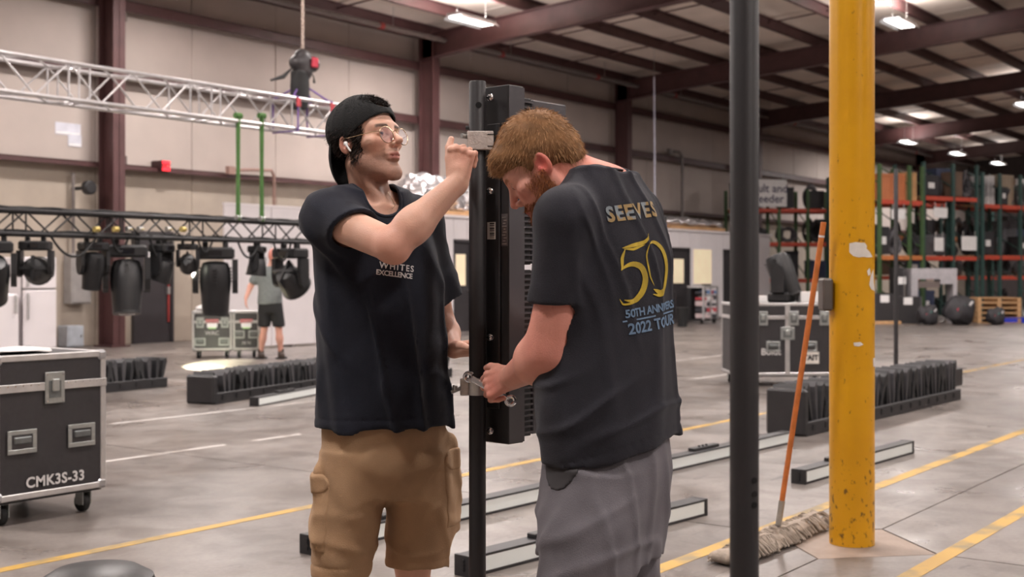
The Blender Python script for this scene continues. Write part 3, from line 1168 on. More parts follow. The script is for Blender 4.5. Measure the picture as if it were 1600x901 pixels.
AR, AL = np.array([KR[0] - .005, 3.74, .09]), np.array([KL[0] + .0, 3.86, .09])
for h_, k_, a_ in ((HR, KR, AR), (HL, KL, AL)):
    b.cone(h_, k_, .08, .054, .03).cone(k_, a_ * .45 + k_ * .55 + [0, .02, 0], .052, .056, .02).cone(a_ * .4 + k_ * .6 + [0, .02, 0], a_, .056, .036, .03)
    b.cone(a_, a_ + [.03, -.12, -.05], .034, .03, .02)
b.frame = HF1
b.warp = WARP1
head_sdf(b, SC1, nose=1.03)
b.frame = b.warp = None
def tint1(P):
    c = face_tint(P, HF1, SC1, S(224, 178, 156), S(196, 126, 116), S(48, 36, 32), S(128, 94, 80), .72, S(206, 132, 112), WARP1)
    for pt, r_, a in ((ER, .07, .5), (WR + np.array([0.02, 0, .07]), .05, .35), (EL, .07, .4), (WL, .1, .25)):
        m = np.exp(-(np.linalg.norm(P - pt, axis=1) / r_) ** 2) * a
        c = mixc(c, S(200, 116, 98), m)
    return c
fcc = HF1[0] + HF1[1] @ np.array([0, .085, -.02])
foc = [(HF1[0] - [.13, .14, .14], HF1[0] + [.15, .12, .17], .0032), (fcc - [.055, .05, .075], fcc + [.055, .05, .085], .002), (WR + [-.05, -.07, -.01], WR + [.07, .09, .14], .0034), (WL + [-.03, -.12, -.06], WL + [.14, .05, .08], .0045)]
body, bp1, bq1 = sdf_build('body', b, (-.75, 3.3, .02), (.0, 4.2, 1.90), .0085, SKIN, man1, base1, foc, tint1)
eye_parts(HF1, SC1, man1, base1, (.05, .0))

# t-shirt
s = Sdf()
def shirt1(s, g, cut):
    s.loft([(.855, q(600, 0, D1)[0], D1, .214, .148, .42), (.95, q(598, 0, D1)[0], D1, .205, .145, .42), (1.08, q(594, 0, D1)[0], D1, .192, .138, T1),
            (1.28, q(592, 0, D1)[0], D1, .193, .142, T1), (1.42, q(586, 0, D1)[0], D1, .187, .125, T1), (1.51, q(583, 0, D1)[0], D1, .15, .092, T1),
            (1.565, q(583, 0, D1)[0], D1, .085, .07, T1)], 0, z0=(.868 if cut else .8), grow=g)
    s.cone(q(560, 320, 3.8), SR + [.01, 0, .005], .062 + g, .068 + g, .05).cone(q(604, 320, 3.83), SL + [-.01, 0, .005], .062 + g, .066 + g, .05)
    for A, B_, t, r0, r1 in ((SR, ER, .43, .072, .072), (SL, EL, .70, .068, .074)):
        e = A + (B_ - A) * t
        n_ = (B_ - A) / np.linalg.norm(B_ - A)
        if A is SR:
            n_ = np.array([.37, -.75, -.80]) / 1.158
        if cut:
            sub = Sdf()
            sub.cone(A, A + (B_ - A) * (t + .25), r0 + g, r1 + g)
            f0 = sub.ops[0][1]
            s.put('u', (lambda f0, e, n_: lambda p: np.maximum(f0(p), (p - e) @ n_))(f0, e, n_), .06)
        else:
            s.cone(A, A + (B_ - A) * (t + .3), r0 + g, r1 + g, .06)
shirt1(s, 0.0, True)
def folds1(p):
    x, y, z = p[:, 0] - base1[0], p[:, 1] - D1, p[:, 2]
    low = ss(-z, -1.45, -1.1)
    f = -.014 * crease(p, (1, .3, .12), (-.12, 0, 1), 24, 11, .26, .16) * low
    f -= .010 * crease(p, (.6, .2, .75), (.75, 0, -.6), 26, 12, .26, .2) * ss(z, 1.0, 1.15) * ss(-z, -1.5, -1.42)
    dS = np.linalg.norm(p - SR, axis=1)
    f -= .005 * crease(p, (.5, .2, .85), (.85, 0, -.5), 46, 13, .3, .3) * np.exp(-(dS / .15) ** 2)
    dL = np.linalg.norm(p - (SL * .45 + EL * .55), axis=1)
    f -= .006 * crease(p, (.3, .2, .9), (.9, 0, -.3), 44, 14, .3, .35) * np.exp(-(dL / .13) ** 2)
    f -= .008 * crease(p, (.25, 0, .95), (.95, 0, -.25), 30, 15, .3, .35) * np.exp(-((z - .99) / .07) ** 2)
    f += hnoise(p, 14, 16) * .003
    f += .003 * np.exp(-((z - .895) / .003) ** 2)
    return f
s.disp(folds1)
sv1 = Sdf(); sv1.ops = list(s.ops)
cav = Sdf(); shirt1(cav, -.016, False)
s.put('s', lambda p: cav.value(p) + folds1(p), 0)
s.cone(q(574, 270, 3.83), q(592, 318, 3.765), .062, .067, .006, 's')
foc = [((-.75, 3.5, 1.3), (-.1, 4.1, 1.62), .006)]
shirt, shp1, shq1 = sdf_build('t_shirt', s, (-.75, 3.4, .84), (-.12, 4.15, 1.64), .007, NAVY, man1, base1, foc)
# ribbed collar
def collar_ring(pos, sv, k0, k1, r0, r1, base, parent, m, n=40, thick=.0055):
    """ribbed band along the rim where the neck opening meets the outside of the shirt"""
    hole = Sdf(); hole.cone(k0, k1, r0, r1)
    rim = pos[(np.abs(hole.value(pos)) < .006) & (np.abs(sv.value(pos)) < .006)]
    c = rim.mean(0)
    _, _, vt = np.linalg.svd(rim - c, full_matrices=False)
    a = np.arctan2((rim - c) @ vt[1], (rim - c) @ vt[0])
    bins = ((a + PI) / (2 * PI) * n).astype(int) % n
    P = np.array([rim[bins == i].mean(0) if (bins == i).any() else [np.nan] * 3 for i in range(n)])
    P = P[~np.isnan(P[:, 0])]
    for _ in range(2):
        P = (np.roll(P, 1, 0) + 2 * P + np.roll(P, -1, 0)) / 4
    MB().tube([tuple(p - base) for p in P], thick, 8, True).build('collar', m, parent, True)
collar_ring(shp1, sv1, q(574, 270, 3.83), q(592, 318, 3.765), .062, .067, base1, shirt, NAVY)
from mathutils.bvhtree import BVHTree
BV1 = BVHTree.FromPolygons(shp1.tolist(), shq1.tolist())
WHITEINK = mat('white_print', S(225, 222, 220), 0.7)
chest_x, chest_n = np.array([math.cos(T1), math.sin(T1), 0]), np.array([math.sin(T1), -math.cos(T1), 0])
for body_, sz, px, py, sp in (('WHITES', .026, 614, 417, 1.25), ('EXCELLENCE', .021, 609, 428, 0.9)):
    me = text_mesh(body_, sz, WHITEINK, 'print', sp, 3, bold=.0006)
    print_on('print', me, shirt, base1, BV1, q(px, py, 3.72), chest_x + np.array([0, 0, -.12]), (0.08, 0, 1))

# cargo shorts
s = Sdf()
X1 = lambda px, d=D1: q(px, 0, d)[0]
s.loft([(.66, X1(601), D1, .18, .125, .33), (.76, X1(600), D1, .19, .135, .33), (.86, X1(600), D1, .185, .13, .35), (.93, X1(599), D1, .168, .115, .38)], 0)
s.loft([(.43, X1(534, 3.75), 3.75, .082, .092, .3), (.50, X1(537, 3.75), 3.75, .094, .1, .3), (.62, X1(543, 3.76), 3.76, .103, .112, .3), (.78, X1(556, 3.78), 3.78, .1, .118, .3)], .03)
s.loft([(.437, X1(652, 3.83), 3.83, .094, .094, .3), (.52, X1(656, 3.83), 3.83, .098, .102, .3), (.62, X1(657, 3.83), 3.83, .1, .112, .3), (.78, X1(646, 3.83), 3.83, .098, .118, .3)], .03)
pk = [(q(500, 740, 3.72), q(507, 838, 3.72)), (q(704, 700, 3.86), q(706, 815, 3.86))]
for a_, c_ in pk:
    s.cone(a_, c_, .034, .04, .018, flat=((1, -.3, 0), .5))
def folds2(p):
    x, z = p[:, 0] - base1[0], p[:, 2]
    f = -.007 * crease(p, (.3, .2, 1), (1, 0, -.3), 30, 21, .28, .4) * np.exp(-((z - .53) / .10) ** 2)
    f -= .007 * crease(p, (.7, .2, .7), (.7, 0, -.7), 28, 22, .28, .35) * np.exp(-((z - .72) / .10) ** 2) * ss(-x, -.2, .05)
    f -= .007 * crease(p, (-.7, .2, .7), (.7, 0, .7), 28, 23, .28, .35) * np.exp(-((z - .70) / .10) ** 2) * ss(x, -.05, .2)
    f -= .006 * crease(p, (1, 0, .1), (0, 0, 1), 30, 24, .25, .3)
    f += hnoise(p, 14, 25) * .003
    f += .003 * np.exp(-((z - .46) / .0035) ** 2)
    return f
s.disp(folds2)
shorts, _, _ = sdf_build('cargo_shorts', s, (-.72, 3.55, .40), (-.08, 4.05, .96), .006, KHAKI, man1, base1)
shv = Sdf(); shv.ops = list(s.ops)
for a_, hz, sx in ((q(497, 752, 3.73), .055, -1), (q(709, 716, 3.84), .05, 1)):
    pf = Sdf()
    pf.put('u', lambda p: shv.value(p) - .007)
    pf.ell(a_, (.062, .085, .034), .004, 'i')
    sdf_build('pocket_flap', pf, a_ - [.07, .1, .06], a_ + [.07, .1, .06], .005, KHAKI, shorts, base1)
    pf = Sdf()
    pf.put('u', lambda p: shv.value(p) - .0035)
    pf.loft([(a_[2] - .2, a_[0], a_[1], .062, .085, 0), (a_[2] + .01, a_[0], a_[1], .062, .085, 0)], .004, 'i')
    sdf_build('cargo_pocket', pf, a_ - [.08, .11, .22], a_ + [.08, .11, .03], .005, KHAKI, shorts, base1)
m = MB().tube([tuple(q(632, y, 3.70 + .0004 * abs(y - 700)) - base1) for y in range(655, 745, 10)], .0035, 6)
m.build('fly_seam', KHAKI, shorts, True)
shoe(man1, base1, np.array([AR[0], AR[1] + .04, 0]), (.25, -1))
shoe(man1, base1, np.array([AL[0], AL[1] + .04, 0]), (.5, -1))

# cap
s = Sdf(); s.frame = HF1
sc = SC1
s.ell(np.array((0, -.016, .058)) * sc, np.array((.0875, .1135, .1)) * sc)
s.disp(lambda p: .0015 * np.cos(np.arctan2(p[:, 0], p[:, 1]) * 6) ** 12 * -1 + hnoise(p, 40, 31) * .0014)
s.plane(np.array((0, .1, .077)) * sc, (0, .115, -.2))
s.ell(np.array((0, -.016, .058)) * sc, np.array((.0835, .1095, .096)) * sc, 0, 's')
s.ell(np.array((0, .085, .116)) * sc, np.array((.034, .05, .021)) * sc, .004, 's')
o1 = HF1[0]
cap, _, _ = sdf_build('cap', s, o1 - [.16, .16, .12], o1 + [.16, .16, .2], .0032, CAPM, man1, base1)
s = Sdf(); s.frame = HF1
s.ell(np.array((0, -.045, -.025)) * sc, np.array((.088, .082, .118)) * sc)
s.ell(np.array((0, -.045, -.025)) * sc, np.array((.083, .077, .116)) * sc, 0, 's')
s.plane((0, -.078, 0), (0, 1, -.15)).plane((0, 0, .01), (0, .35, 1)).plane((0, 0, -.115), (0, .2, -1), k=.03)
sdf_build('brim', s, o1 - [.2, .2, .18], o1 + [.16, .16, .1], .003, CAPM, cap, base1)
MB().lathe([(.0005, .0), (.008, -.001), (.0085, -.004)], 12, Matrix.Translation(Vector(o1 + HF1[1] @ (np.array((0, -.016, .161)) * sc) - base1)) @ Matrix(HF1[1].tolist()).to_4x4()).build('cap_button', CAPM, cap, True)

# dark hair below the cap
def keep1(P):
    L = ((P - HF1[0]) @ HF1[1]) / SC1
    x, y, z = np.abs(L[:, 0]), L[:, 1], L[:, 2]
    a = (x > .055) & (y > -.06) & (y < .052) & (z > -.02 + np.maximum(0, (y - .02)) * 1.6) & (z < .075) & ~((np.abs(y + .012) < .02) & (z < .03))
    sb = (x > .055) & (y > .012) & (y < .034) & (z > -.035) & (z < .02)
    return (a | sb) & (x < .0795)
rt, nn = surf_sample(bp1, bq1, 4200, 5, lambda c: keep1(c).astype(float))
fl_ = HF1[1] @ np.array([0, -.55, -.55])
ribbons('hair', rt - nn * .001, nn * .2 + fl_, .038, .003, HAIRD, man1, base1, S(46, 37, 34), 3, curl=.0035, grav=.55, jitter=.16, seg=5)
rt, nn = surf_sample(bp1, bq1, 1300, 6, lambda c: ((((c - HF1[0]) @ HF1[1]) / SC1)[:, 2] > .105) * ((((c - HF1[0]) @ HF1[1]) / SC1)[:, 1] > .02) * (np.abs((((c - HF1[0]) @ HF1[1]) / SC1)[:, 0]) < .04) * 1.0)
ribbons('hair_tuft', rt, nn * .5 + HF1[1] @ np.array([0, 1.0, -.1]), .024, .0022, HAIRD, man1, base1, S(44, 36, 34), 4, curl=.004, grav=.5, jitter=.2)

# glasses
GOLD = mat('gold_wire', S(196, 170, 140), 0.25, 0.9)
LENS = bpy.data.materials.new('spectacle_glass')
LENS.use_nodes = True
_b = LENS.node_tree.nodes['Principled BSDF']
_n = LENS.node_tree.nodes.new('ShaderNodeTexNoise'); _n.inputs['Scale'].default_value = 9
_r = LENS.node_tree.nodes.new('ShaderNodeValToRGB')
_r.color_ramp.elements[0].color, _r.color_ramp.elements[1].color = (.62, .56, .95, 1), (.8, .78, 1, 1)  # purple reflection on the lenses is put into their colour
LENS.node_tree.links.new(_n.outputs[0], _r.inputs[0]); LENS.node_tree.links.new(_r.outputs[0], _b.inputs['Base Color'])
_b.inputs['Roughness'].default_value = .03
_b.inputs['Alpha'].default_value = .13
_b.inputs['Coat Weight'].default_value = .6
_b.inputs['Specular Tint'].default_value = (.75, .7, 1, 1)
HL_ = lambda p: tuple(HF1[0] + HF1[1] @ (np.array(p) * SC1) - base1)
gl = thing('eyeglasses', 'round clear wire-framed eyeglasses on the face of the capped man', 'glasses', man1.location, CAMROT)
for g in (-1, 1):
    ring = [HL_((g * .034 + .0255 * math.cos(t), .108 - .006 * (math.cos(t) * g * .5 + .5), .004 + .0245 * math.sin(t))) for t in np.linspace(0, 2 * PI, 28, endpoint=False)]
    MB().tube(ring, .0014, 6, True).build('rim', GOLD, gl, True)
    c_ = np.mean(np.array(ring), 0)
    MB().add([tuple(c_)] + ring, [(0, i + 1, (i + 1) % 28 + 1) for i in range(28)]).build('lens', LENS, gl)
    MB().tube([HL_((g * .060, .103, .012)), HL_((g * .0745, .088, .0135)), HL_((g * .0845, .02, .017)), HL_((g * .083, -.015, .022)), HL_((g * .081, -.03, .01))], .0014, 6).build('temple_arm', GOLD, gl, True)
MB().tube([HL_((-.0095, .1075, .012)), HL_((-.004, .112, .017)), HL_((.004, .112, .017)), HL_((.0095, .1075, .012))], .0014, 6).build('bridge', GOLD, gl, True)
EBUD = mat('white_plastic', S(235, 234, 232), 0.3)
eb = thing('earbud', 'white wireless earbud in the ear of the capped man', 'earbud', man1.location, CAMROT)
s = Sdf(); s.frame = HF1
s.ell(np.array((.0885, -.004, .004)) * sc, (.006, .0075, .0075)).cone(np.array((.0915, -.002, .002)) * sc, np.array((.0925, .012, -.022)) * sc, .0034, .0032, .004)
sdf_build('bud', s, o1 + HF1[1] @ np.array([.09, 0, -.01]) * 1.05 - .045, o1 + HF1[1] @ np.array([.09, 0, -.01]) * 1.05 + .045, .0015, EBUD, eb, base1)
# fine necklace
MB().tube([tuple(q(x, y, d) - base1) for x, y, d in ((606, 300, 3.745), (613, 312, 3.735), (617, 322, 3.733), (613, 326, 3.72))], .001, 5).build('necklace_chain', GOLD, man1, True)
# ---------------------------------------------------------------- red-haired man
D2 = 3.25
base2 = np.array([q(945, 700, D2)[0], D2, 0.0])
man2 = person_root('red-haired bearded man bending his head, black tour t-shirt and grey shorts', base2)
Y2 = .74
f2 = np.array([-.8, .6])
S2L, E2L, W2L = q(884, 345, 3.10), q(862, 549, 3.14), q(800, 589, 3.42)
S2R, E2R, W2R = q(990, 340, 3.40), q(930, 500, 3.62), q(872, 540, 3.72)
HF2 = yaw_frame(q(851, 266, 3.27), (-.985, .17), .70, 0.0)
SC2 = 1.03
X2 = lambda px, d=D2: q(px, 0, d)[0]
b = Sdf()
b.loft([(.72, X2(950), D2, .16, .125, Y2), (.9, X2(952), D2, .165, .13, Y2), (1.04, X2(944), D2, .165, .14, Y2), (1.2, X2(942), D2, .165, .13, Y2),
        (1.37, X2(945), D2, .17, .12, Y2), (1.48, X2(940), D2, .15, .10, Y2), (1.54, X2(945), D2, .10, .08, Y2)], 0)
b.cone(q(930, 300, 3.24), S2L, .055, .055, .04).cone(q(950, 300, 3.28), S2R, .055, .055, .04)
b.cone(S2L, E2L, .058, .047, .03).cone(E2L, E2L + (W2L - E2L) * .35, .047, .054, .045).cone(E2L + (W2L - E2L) * .3, W2L, .054, .034, .03)
b.cone(E2L + (S2L - E2L) * .25, E2L + (W2L - E2L) * .25, .046, .05, .05)
b.cone(S2R, E2R, .057, .047, .03).cone(E2R, E2R + (W2R - E2R) * .35, .045, .047, .02).cone(E2R + (W2R - E2R) * .3, W2R, .047, .03, .02)
b.cone(HF2[0] + HF2[1] @ np.array([0, -.035, -.03]), q(938, 300, 3.27), .06, .068, .03)
b.cone(HF2[0] + HF2[1] @ np.array([0, .0, -.06]), q(905, 318, 3.26), .05, .055, .03)
b.cone(q(905, 275, 3.27), q(958, 292, 3.27), .04, .045, .04)
hand_sdf(b, W2L, (-.72, .62, -.30), (-.30, -.85, .35), (0, .2, 1), [(.55, 1.5, .8), (.62, 1.5, .8), (.70, 1.5, .8), (.80, 1.4, .8)], (.55, .35, .1), 1.05)
hand_sdf(b, W2R, (-.8, .3, .4), (.3, .8, .2), (0, -.2, 1), [(.6, .8, .5)] * 4, (.6, .3, .3), 1.0)
H2L, H2R = q(918, 715, 3.19), q(965, 715, 3.34)
K2L, K2R = np.array([X2(905, 3.10), 3.10, .50]), np.array([X2(968, 3.38), 3.38, .50])
A2L, A2R = np.array([X2(915, 3.14), 3.14, .09]), np.array([X2(985, 3.44), 3.44, .09])
for h_, k_, a_ in ((H2L, K2L, A2L), (H2R, K2R, A2R)):
    b.cone(h_, k_, .08, .062, .03).cone(k_, a_ * .45 + k_ * .55, .06, .06, .02).cone(a_ * .4 + k_ * .6, a_, .06, .038, .03)
    b.cone(a_, a_ + [-.1, .06, -.05], .034, .03, .02)
b.frame = HF2
head_sdf(b, SC2, beard=1.0)
b.frame = None
def tint2(P):
    c = face_tint(P, HF2, SC2, S(222, 164, 146), S(176, 100, 92), S(146, 98, 62), S(146, 92, 56), .92, S(212, 84, 78))
    L = ((P - HF2[0]) @ HF2[1])
    m = ss(-L[:, 1], -.01, .03) * ss(-L[:, 2], -.03, .03) * ss(P[:, 2], 1.45, 1.55)
    c = mixc(c, S(216, 124, 104), m * .6)
    for pt, r_, a in ((E2L, .06, .75), (E2L * .6 + S2L * .4, .1, .45), (E2L * .5 + W2L * .5, .09, .25), (W2L + np.array([-.05, .03, -.03]), .05, .4)):
        c = mixc(c, S(206, 96, 84), np.exp(-(np.linalg.norm(P - pt, axis=1) / r_) ** 2) * a)
    return c
foc = [(HF2[0] - [.17, .14, .17], HF2[0] + [.14, .12, .16], .0032), (W2L + [-.14, -.05, -.1], W2L + [.02, .14, .07], .0034)]
body2, bp2, bq2 = sdf_build('body', b, (-.2, 2.9, .02), (.55, 4.0, 1.78), .0085, SKIN, man2, base2, foc, tint2)
eye_parts(HF2, SC2, man2, base2, (0, -.5))

s = Sdf()
def shirt2(s, g, cut):
    s.loft([(.84, X2(955), D2, .202, .155, Y2), (.95, X2(949), D2, .21, .165, Y2), (1.04, X2(945), D2, .205, .165, Y2), (1.2, X2(943), D2, .196, .155, Y2),
            (1.37, X2(946), D2, .195, .147, Y2), (1.47, X2(942), D2, .18, .125, Y2), (1.54, X2(946), D2, .13, .095, Y2), (1.585, X2(942), D2, .085, .07, Y2)],
           0, z0=(.848 if cut else .75), grow=g)
    s.cone(q(925, 305, 3.22), S2L + [0, .01, .01], .062 + g, .073 + g, .05).cone(q(955, 303, 3.30), S2R + [-.01, -.02, .01], .062 + g, .07 + g, .05)
    s.cone(q(985, 335, 3.26), q(1000, 400, 3.24), .05 + g, .05 + g, .06)
    for A, B_, t, r0, r1 in ((S2L, E2L, .60, .077, .067), (S2R, E2R, .6, .072, .068)):
        e = A + (B_ - A) * t
        n_ = (B_ - A) / np.linalg.norm(B_ - A) + (np.array([.12, 0, -.0]) if A is S2L else 0)
        if cut:
            sub = Sdf()
            sub.cone(A, A + (B_ - A) * (t + .25), r0 + g, r1 + g)
            f0 = sub.ops[0][1]
            s.put('u', (lambda f0, e, n_: lambda p: np.maximum(f0(p), (p - e) @ n_))(f0, e, n_), .03)
        else:
            s.cone(A, A + (B_ - A) * (t + .3), r0 + g, r1 + g, .03)
shirt2(s, 0.0, True)
def folds3(p):
    x, y, z = p[:, 0] - base2[0], p[:, 1] - D2, p[:, 2]
    # long creases falling from the nape and near shoulder down the back
    f = -.0075 * crease(p, (.93, .2, .36), (.36, 0, -.93), 72, 41, .36, .1) * ss(z, 1.08, 1.3) * ss(x, -.12, -.04)
    f -= .008 * crease(p, (1, .2, .1), (-.1, 0, 1), 26, 42, .3, .2) * ss(-z, -1.35, -1.1)
    d = np.linalg.norm(p - (S2L * .4 + E2L * .6), axis=1)
    f -= .006 * crease(p, (.9, .1, .4), (.4, 0, -.9), 44, 43, .3, .25) * np.exp(-(d / .13) ** 2)
    f -= .009 * crease(p, (-.3, 0, .95), (.95, 0, .3), 30, 44, .28, .3) * np.exp(-((z - .98) / .08) ** 2)
    f += hnoise(p, 13, 45) * .003
    f += .003 * np.exp(-((z - .885 - .28 * x) / .003) ** 2)
    return f
s.plane((X2(955), 0, .862), (.28, 0, -1))
s.disp(folds3)
sv2 = Sdf(); sv2.ops = list(s.ops)
cav2 = Sdf(); shirt2(cav2, -.016, False)
s.put('s', lambda p: cav2.value(p) + folds3(p), 0)
nk = (q(870, 262, 3.27), q(940, 293, 3.27))
s.cone(nk[0], nk[1], .06, .066, .006, 's')
shirt_b, shp2, shq2 = sdf_build('t_shirt', s, (-.12, 2.95, .82), (.58, 3.75, 1.70), .0066, CHAR, man2, base2, [((-.1, 2.9, 1.4), (.5, 3.7, 1.65), .0055)])
BV2 = BVHTree.FromPolygons(shp2.tolist(), shq2.tolist())
collar_ring(shp2, sv2, nk[0], nk[1], .06, .066, base2, shirt_b, CHAR, thick=.007)
YINK = mat('yellow_print', S(180, 154, 42), 0.7, 0, 0.3, 30)
BINK = mat('blue_print', S(106, 132, 160), 0.7, 0, 0.2, 30)
GINK = mat('gold_blue_print', S(126, 136, 142), 0.7, 0, 0.1, 28, col2=S(152, 126, 80), thresh=(0.46, 0.54))
bx = np.array([math.cos(Y2), math.sin(Y2), 0])
def back_print(text, sz, m, px, py, sp=1.0, bold=.001, d=3.25, shear=0.0, stack=0):
    me = text_mesh(text, sz, m, 'print', sp, 3, shear, bold)
    print_on('print', me, shirt_b, base2, BV2, q(px, py, d), bx + np.array([0, 0, .12]), (0, 0, 1))
back_print('SEEVES', .052, GINK, 1024, 330, 1.15, .002, 3.10)
back_print('50TH ANNIVERSARY', .028, BINK, 1074, 482, .95, .0008, 3.10)
back_print('2022 TOUR', .038, BINK, 1058, 508, 1.0, .001, 3.10)
def swoosh(pts, wmax, m, n=26):
    """a tapering brush stroke for the big numerals, flat in the xy plane"""
    P = np.array(pts)
    t = np.linspace(0, len(P) - 1, n)
    k = np.arange(len(P))
    # smooth interpolation
    xs, ys = np.interp(t, k, P[:, 0]), np.interp(t, k, P[:, 1])
    for _ in range(3):
        xs[1:-1] = (xs[:-2] + xs[1:-1] * 2 + xs[2:]) / 4
        ys[1:-1] = (ys[:-2] + ys[1:-1] * 2 + ys[2:]) / 4
    dx, dy = np.gradient(xs), np.gradient(ys)
    l = np.hypot(dx, dy) + 1e-9
    wd = wmax * np.sin(np.linspace(.12, PI - .12, n)) * .5
    v, f = [], []
    for i in range(n):
        for c in (-1, -.33, .33, 1):
            v.append((xs[i] - dy[i] / l[i] * wd[i] * c, ys[i] + dx[i] / l[i] * wd[i] * c, 0))
    for i in range(n - 1):
        for c in range(3):
            f.append((i * 4 + c, i * 4 + c + 1, i * 4 + 5 + c, i * 4 + 4 + c))
    return MB().add(v, f).mesh('print', m)
for pts, wd in (([(.06, .10), (.03, .075), (-.02, .07), (-.06, .065)], .012), ([(.03, .068), (-.02, .058), (-.055, .062)], .008), ([(-.05, .062), (-.068, .035), (-.075, .01), (-.085, .0)], .012),
                ([(-.085, .0), (-.04, .018), (0, .005), (.012, -.035), (-.01, -.075), (-.05, -.10), (-.085, -.09)], .024), ([(.01, -.05), (-.03, -.098), (-.09, -.105), (-.10, -.085)], .007),
                ([(.045, .07), (.075, .075), (.11, .05), (.125, -.01), (.11, -.07), (.07, -.095), (.035, -.085)], .02), ([(.045, .07), (.025, .03), (.03, -.03), (.045, -.06)], .007),
                ([(.04, -.07), (.07, -.085), (.1, -.07)], .016)):
    me = swoosh([(x_ * .8, y_ * .82) for x_, y_ in pts], wd * .8, YINK)
    print_on('print', me, shirt_b, base2, BV2, q(1020, 418, 3.10), bx + np.array([0, 0, .1]), (0, 0, 1))
me = MB().add([(-.1, 0, 0), (-.05, 0, 0), (0, 0, 0), (.05, 0, 0), (.1, 0, 0), (.1, .004, 0), (.05, .004, 0), (0, .004, 0), (-.05, .004, 0), (-.1, .004, 0)], [(0, 1, 8, 9), (1, 2, 7, 8), (2, 3, 6, 7), (3, 4, 5, 6)]).mesh('print', BINK)
print_on('print', me, shirt_b, base2, BV2, q(1050, 496, 3.10), bx + np.array([0, 0, .12]), (0, 0, 1))

s = Sdf()
s.loft([(.60, X2(938), D2, .165, .15, Y2), (.72, X2(945), D2, .18, .155, Y2), (.82, X2(952), D2, .185, .15, Y2), (.92, X2(952), D2, .17, .135, Y2)], 0)
s.loft([(.44, X2(912, 3.12), 3.12, .118, .108, Y2), (.56, X2(914, 3.12), 3.12, .122, .115, Y2), (.70, X2(922, 3.14), 3.14, .12, .125, Y2), (.82, X2(935, 3.19), 3.19, .115, .12, Y2)], .05)
s.loft([(.44, X2(965, 3.38), 3.38, .11, .105, Y2), (.56, X2(962, 3.38), 3.38, .115, .112, Y2), (.70, X2(960, 3.36), 3.36, .115, .12, Y2)], .04)
def folds4(p):
    x, z = p[:, 0] - base2[0], p[:, 2]
    f = -.009 * crease(p, (-.45, 0, .9), (.9, 0, .45), 26, 51, .28, .3) * np.exp(-((z - .66) / .10) ** 2)
    f -= .007 * crease(p, (1, 0, .15), (-.15, 0, 1), 28, 52, .28, .25)
    f -= .006 * crease(p, (.3, 0, .9), (.9, 0, -.3), 34, 53, .28, .4) * np.exp(-((z - .5) / .08) ** 2)
    f += hnoise(p, 13, 54) * .003
    return f
s.disp(folds4)
sh2, _, _ = sdf_build('shorts', s, (-.08, 2.9, .42), (.52, 3.65, .95), .0066, GREYTW, man2, base2)
shs = Sdf(); shs.ops = list(s.ops)
pl = Sdf()
pl.put('u', lambda p: shs.value(p) - .0025)
pc = q(878, 726, 3.05)
pl.ell(pc, (.046, .16, .085), .003, 'i', np.array([[.9, 0, .42], [0, 1, 0], [-.42, 0, .9]]))
sdf_build('pocket_lining', pl, pc - [.09, .17, .11], pc + [.09, .17, .11], .005, mat('dark_lining', S(58, 56, 58), .9), sh2, base2)
shoe(man2, base2, np.array([A2L[0] + .04, A2L[1], 0]), (-1, .5))
shoe(man2, base2, np.array([A2R[0] + .04, A2R[1], 0]), (-1, .4))

# hair: a base coat and combed strands
s = Sdf(); s.frame = HF2
sc = SC2
s.ell(np.array((0, -.013, .058)) * sc, np.array((.085, .109, .097)) * sc)
s.ell(np.array((0, .068, .086)) * sc, np.array((.056, .032, .030)) * sc, .03)
s.ell(np.array((0, -.075, .0)) * sc, np.array((.066, .04, .06)) * sc, .03)
s.plane(np.array((0, .088, .058)) * sc, (0, .72, -.6), k=.012)
s.plane(np.array((0, -.07, -.048)) * sc, (0, .25, -1), k=.01)
for g in (-1, 1):
    s.ell(np.array((g * .088, .0, -.025)) * sc, np.array((.03, .045, .052)) * sc, .008, 's')
    s.ell(np.array((g * .08, .07, .015)) * sc, np.array((.035, .045, .042)) * sc, .01, 's')
s.disp(lambda p: hnoise(p, 60, 61) * .0018)
o2 = HF2[0]
hb, hp, hq = sdf_build('hair', s, o2 - [.2, .18, .2], o2 + [.2, .18, .22], .0035, HAIRD, man2, base2,
                       colfn=lambda P: np.tile(np.array(S(134, 98, 66)), (len(P), 1)) * (1 + .25 * hnoise(P, 120, 9))[:, None])
rt, nn = surf_sample(hp, hq, 11000, 8)
L = (rt - o2) @ HF2[1]
crown = np.array([0, -.06, .13])
fl = L - crown
fl = fl / (np.linalg.norm(fl, axis=1)[:, None] + 1e-6)
fl = (fl + np.array([0, .25, 0])) @ HF2[1].T
tg = fl - nn * (fl * nn).sum(1)[:, None]
ribbons('hair_strands', rt - nn * .003, tg * 1.0 + nn * .2, .022, .0016, HAIRD, hb, base2, S(172, 132, 94), 9, curl=.0, jitter=.15, colvar=.34)
def keepb(P):
    L = ((P - HF2[0]) @ HF2[1]) / SC2
    x, y, z = np.abs(L[:, 0]), L[:, 1], L[:, 2]
    jaw = (z < -.045) & (y > .0) & (z > -.13) & (np.linalg.norm(L, axis=1) < .155)
    side = (x > .045) & (z < .0) & (z > -.1) & (y > -.005) & (y < .055)
    lip = (np.abs(z + .0595) < .009) & (x < .025) & (y > .08)
    mou = (np.abs(z + .043) < .007) & (x < .03) & (y > .075)
    return (((jaw | side) & ~lip) | mou).astype(float)
rt, nn = surf_sample(bp2, bq2, 4200, 12, keepb)
dn = HF2[1] @ np.array([0, .25, -.8])
ribbons('beard', rt - nn * .001, nn * .6 + dn, .015, .0013, HAIRD, man2, base2, S(158, 100, 60), 13, curl=.001, jitter=.3, colvar=.35)
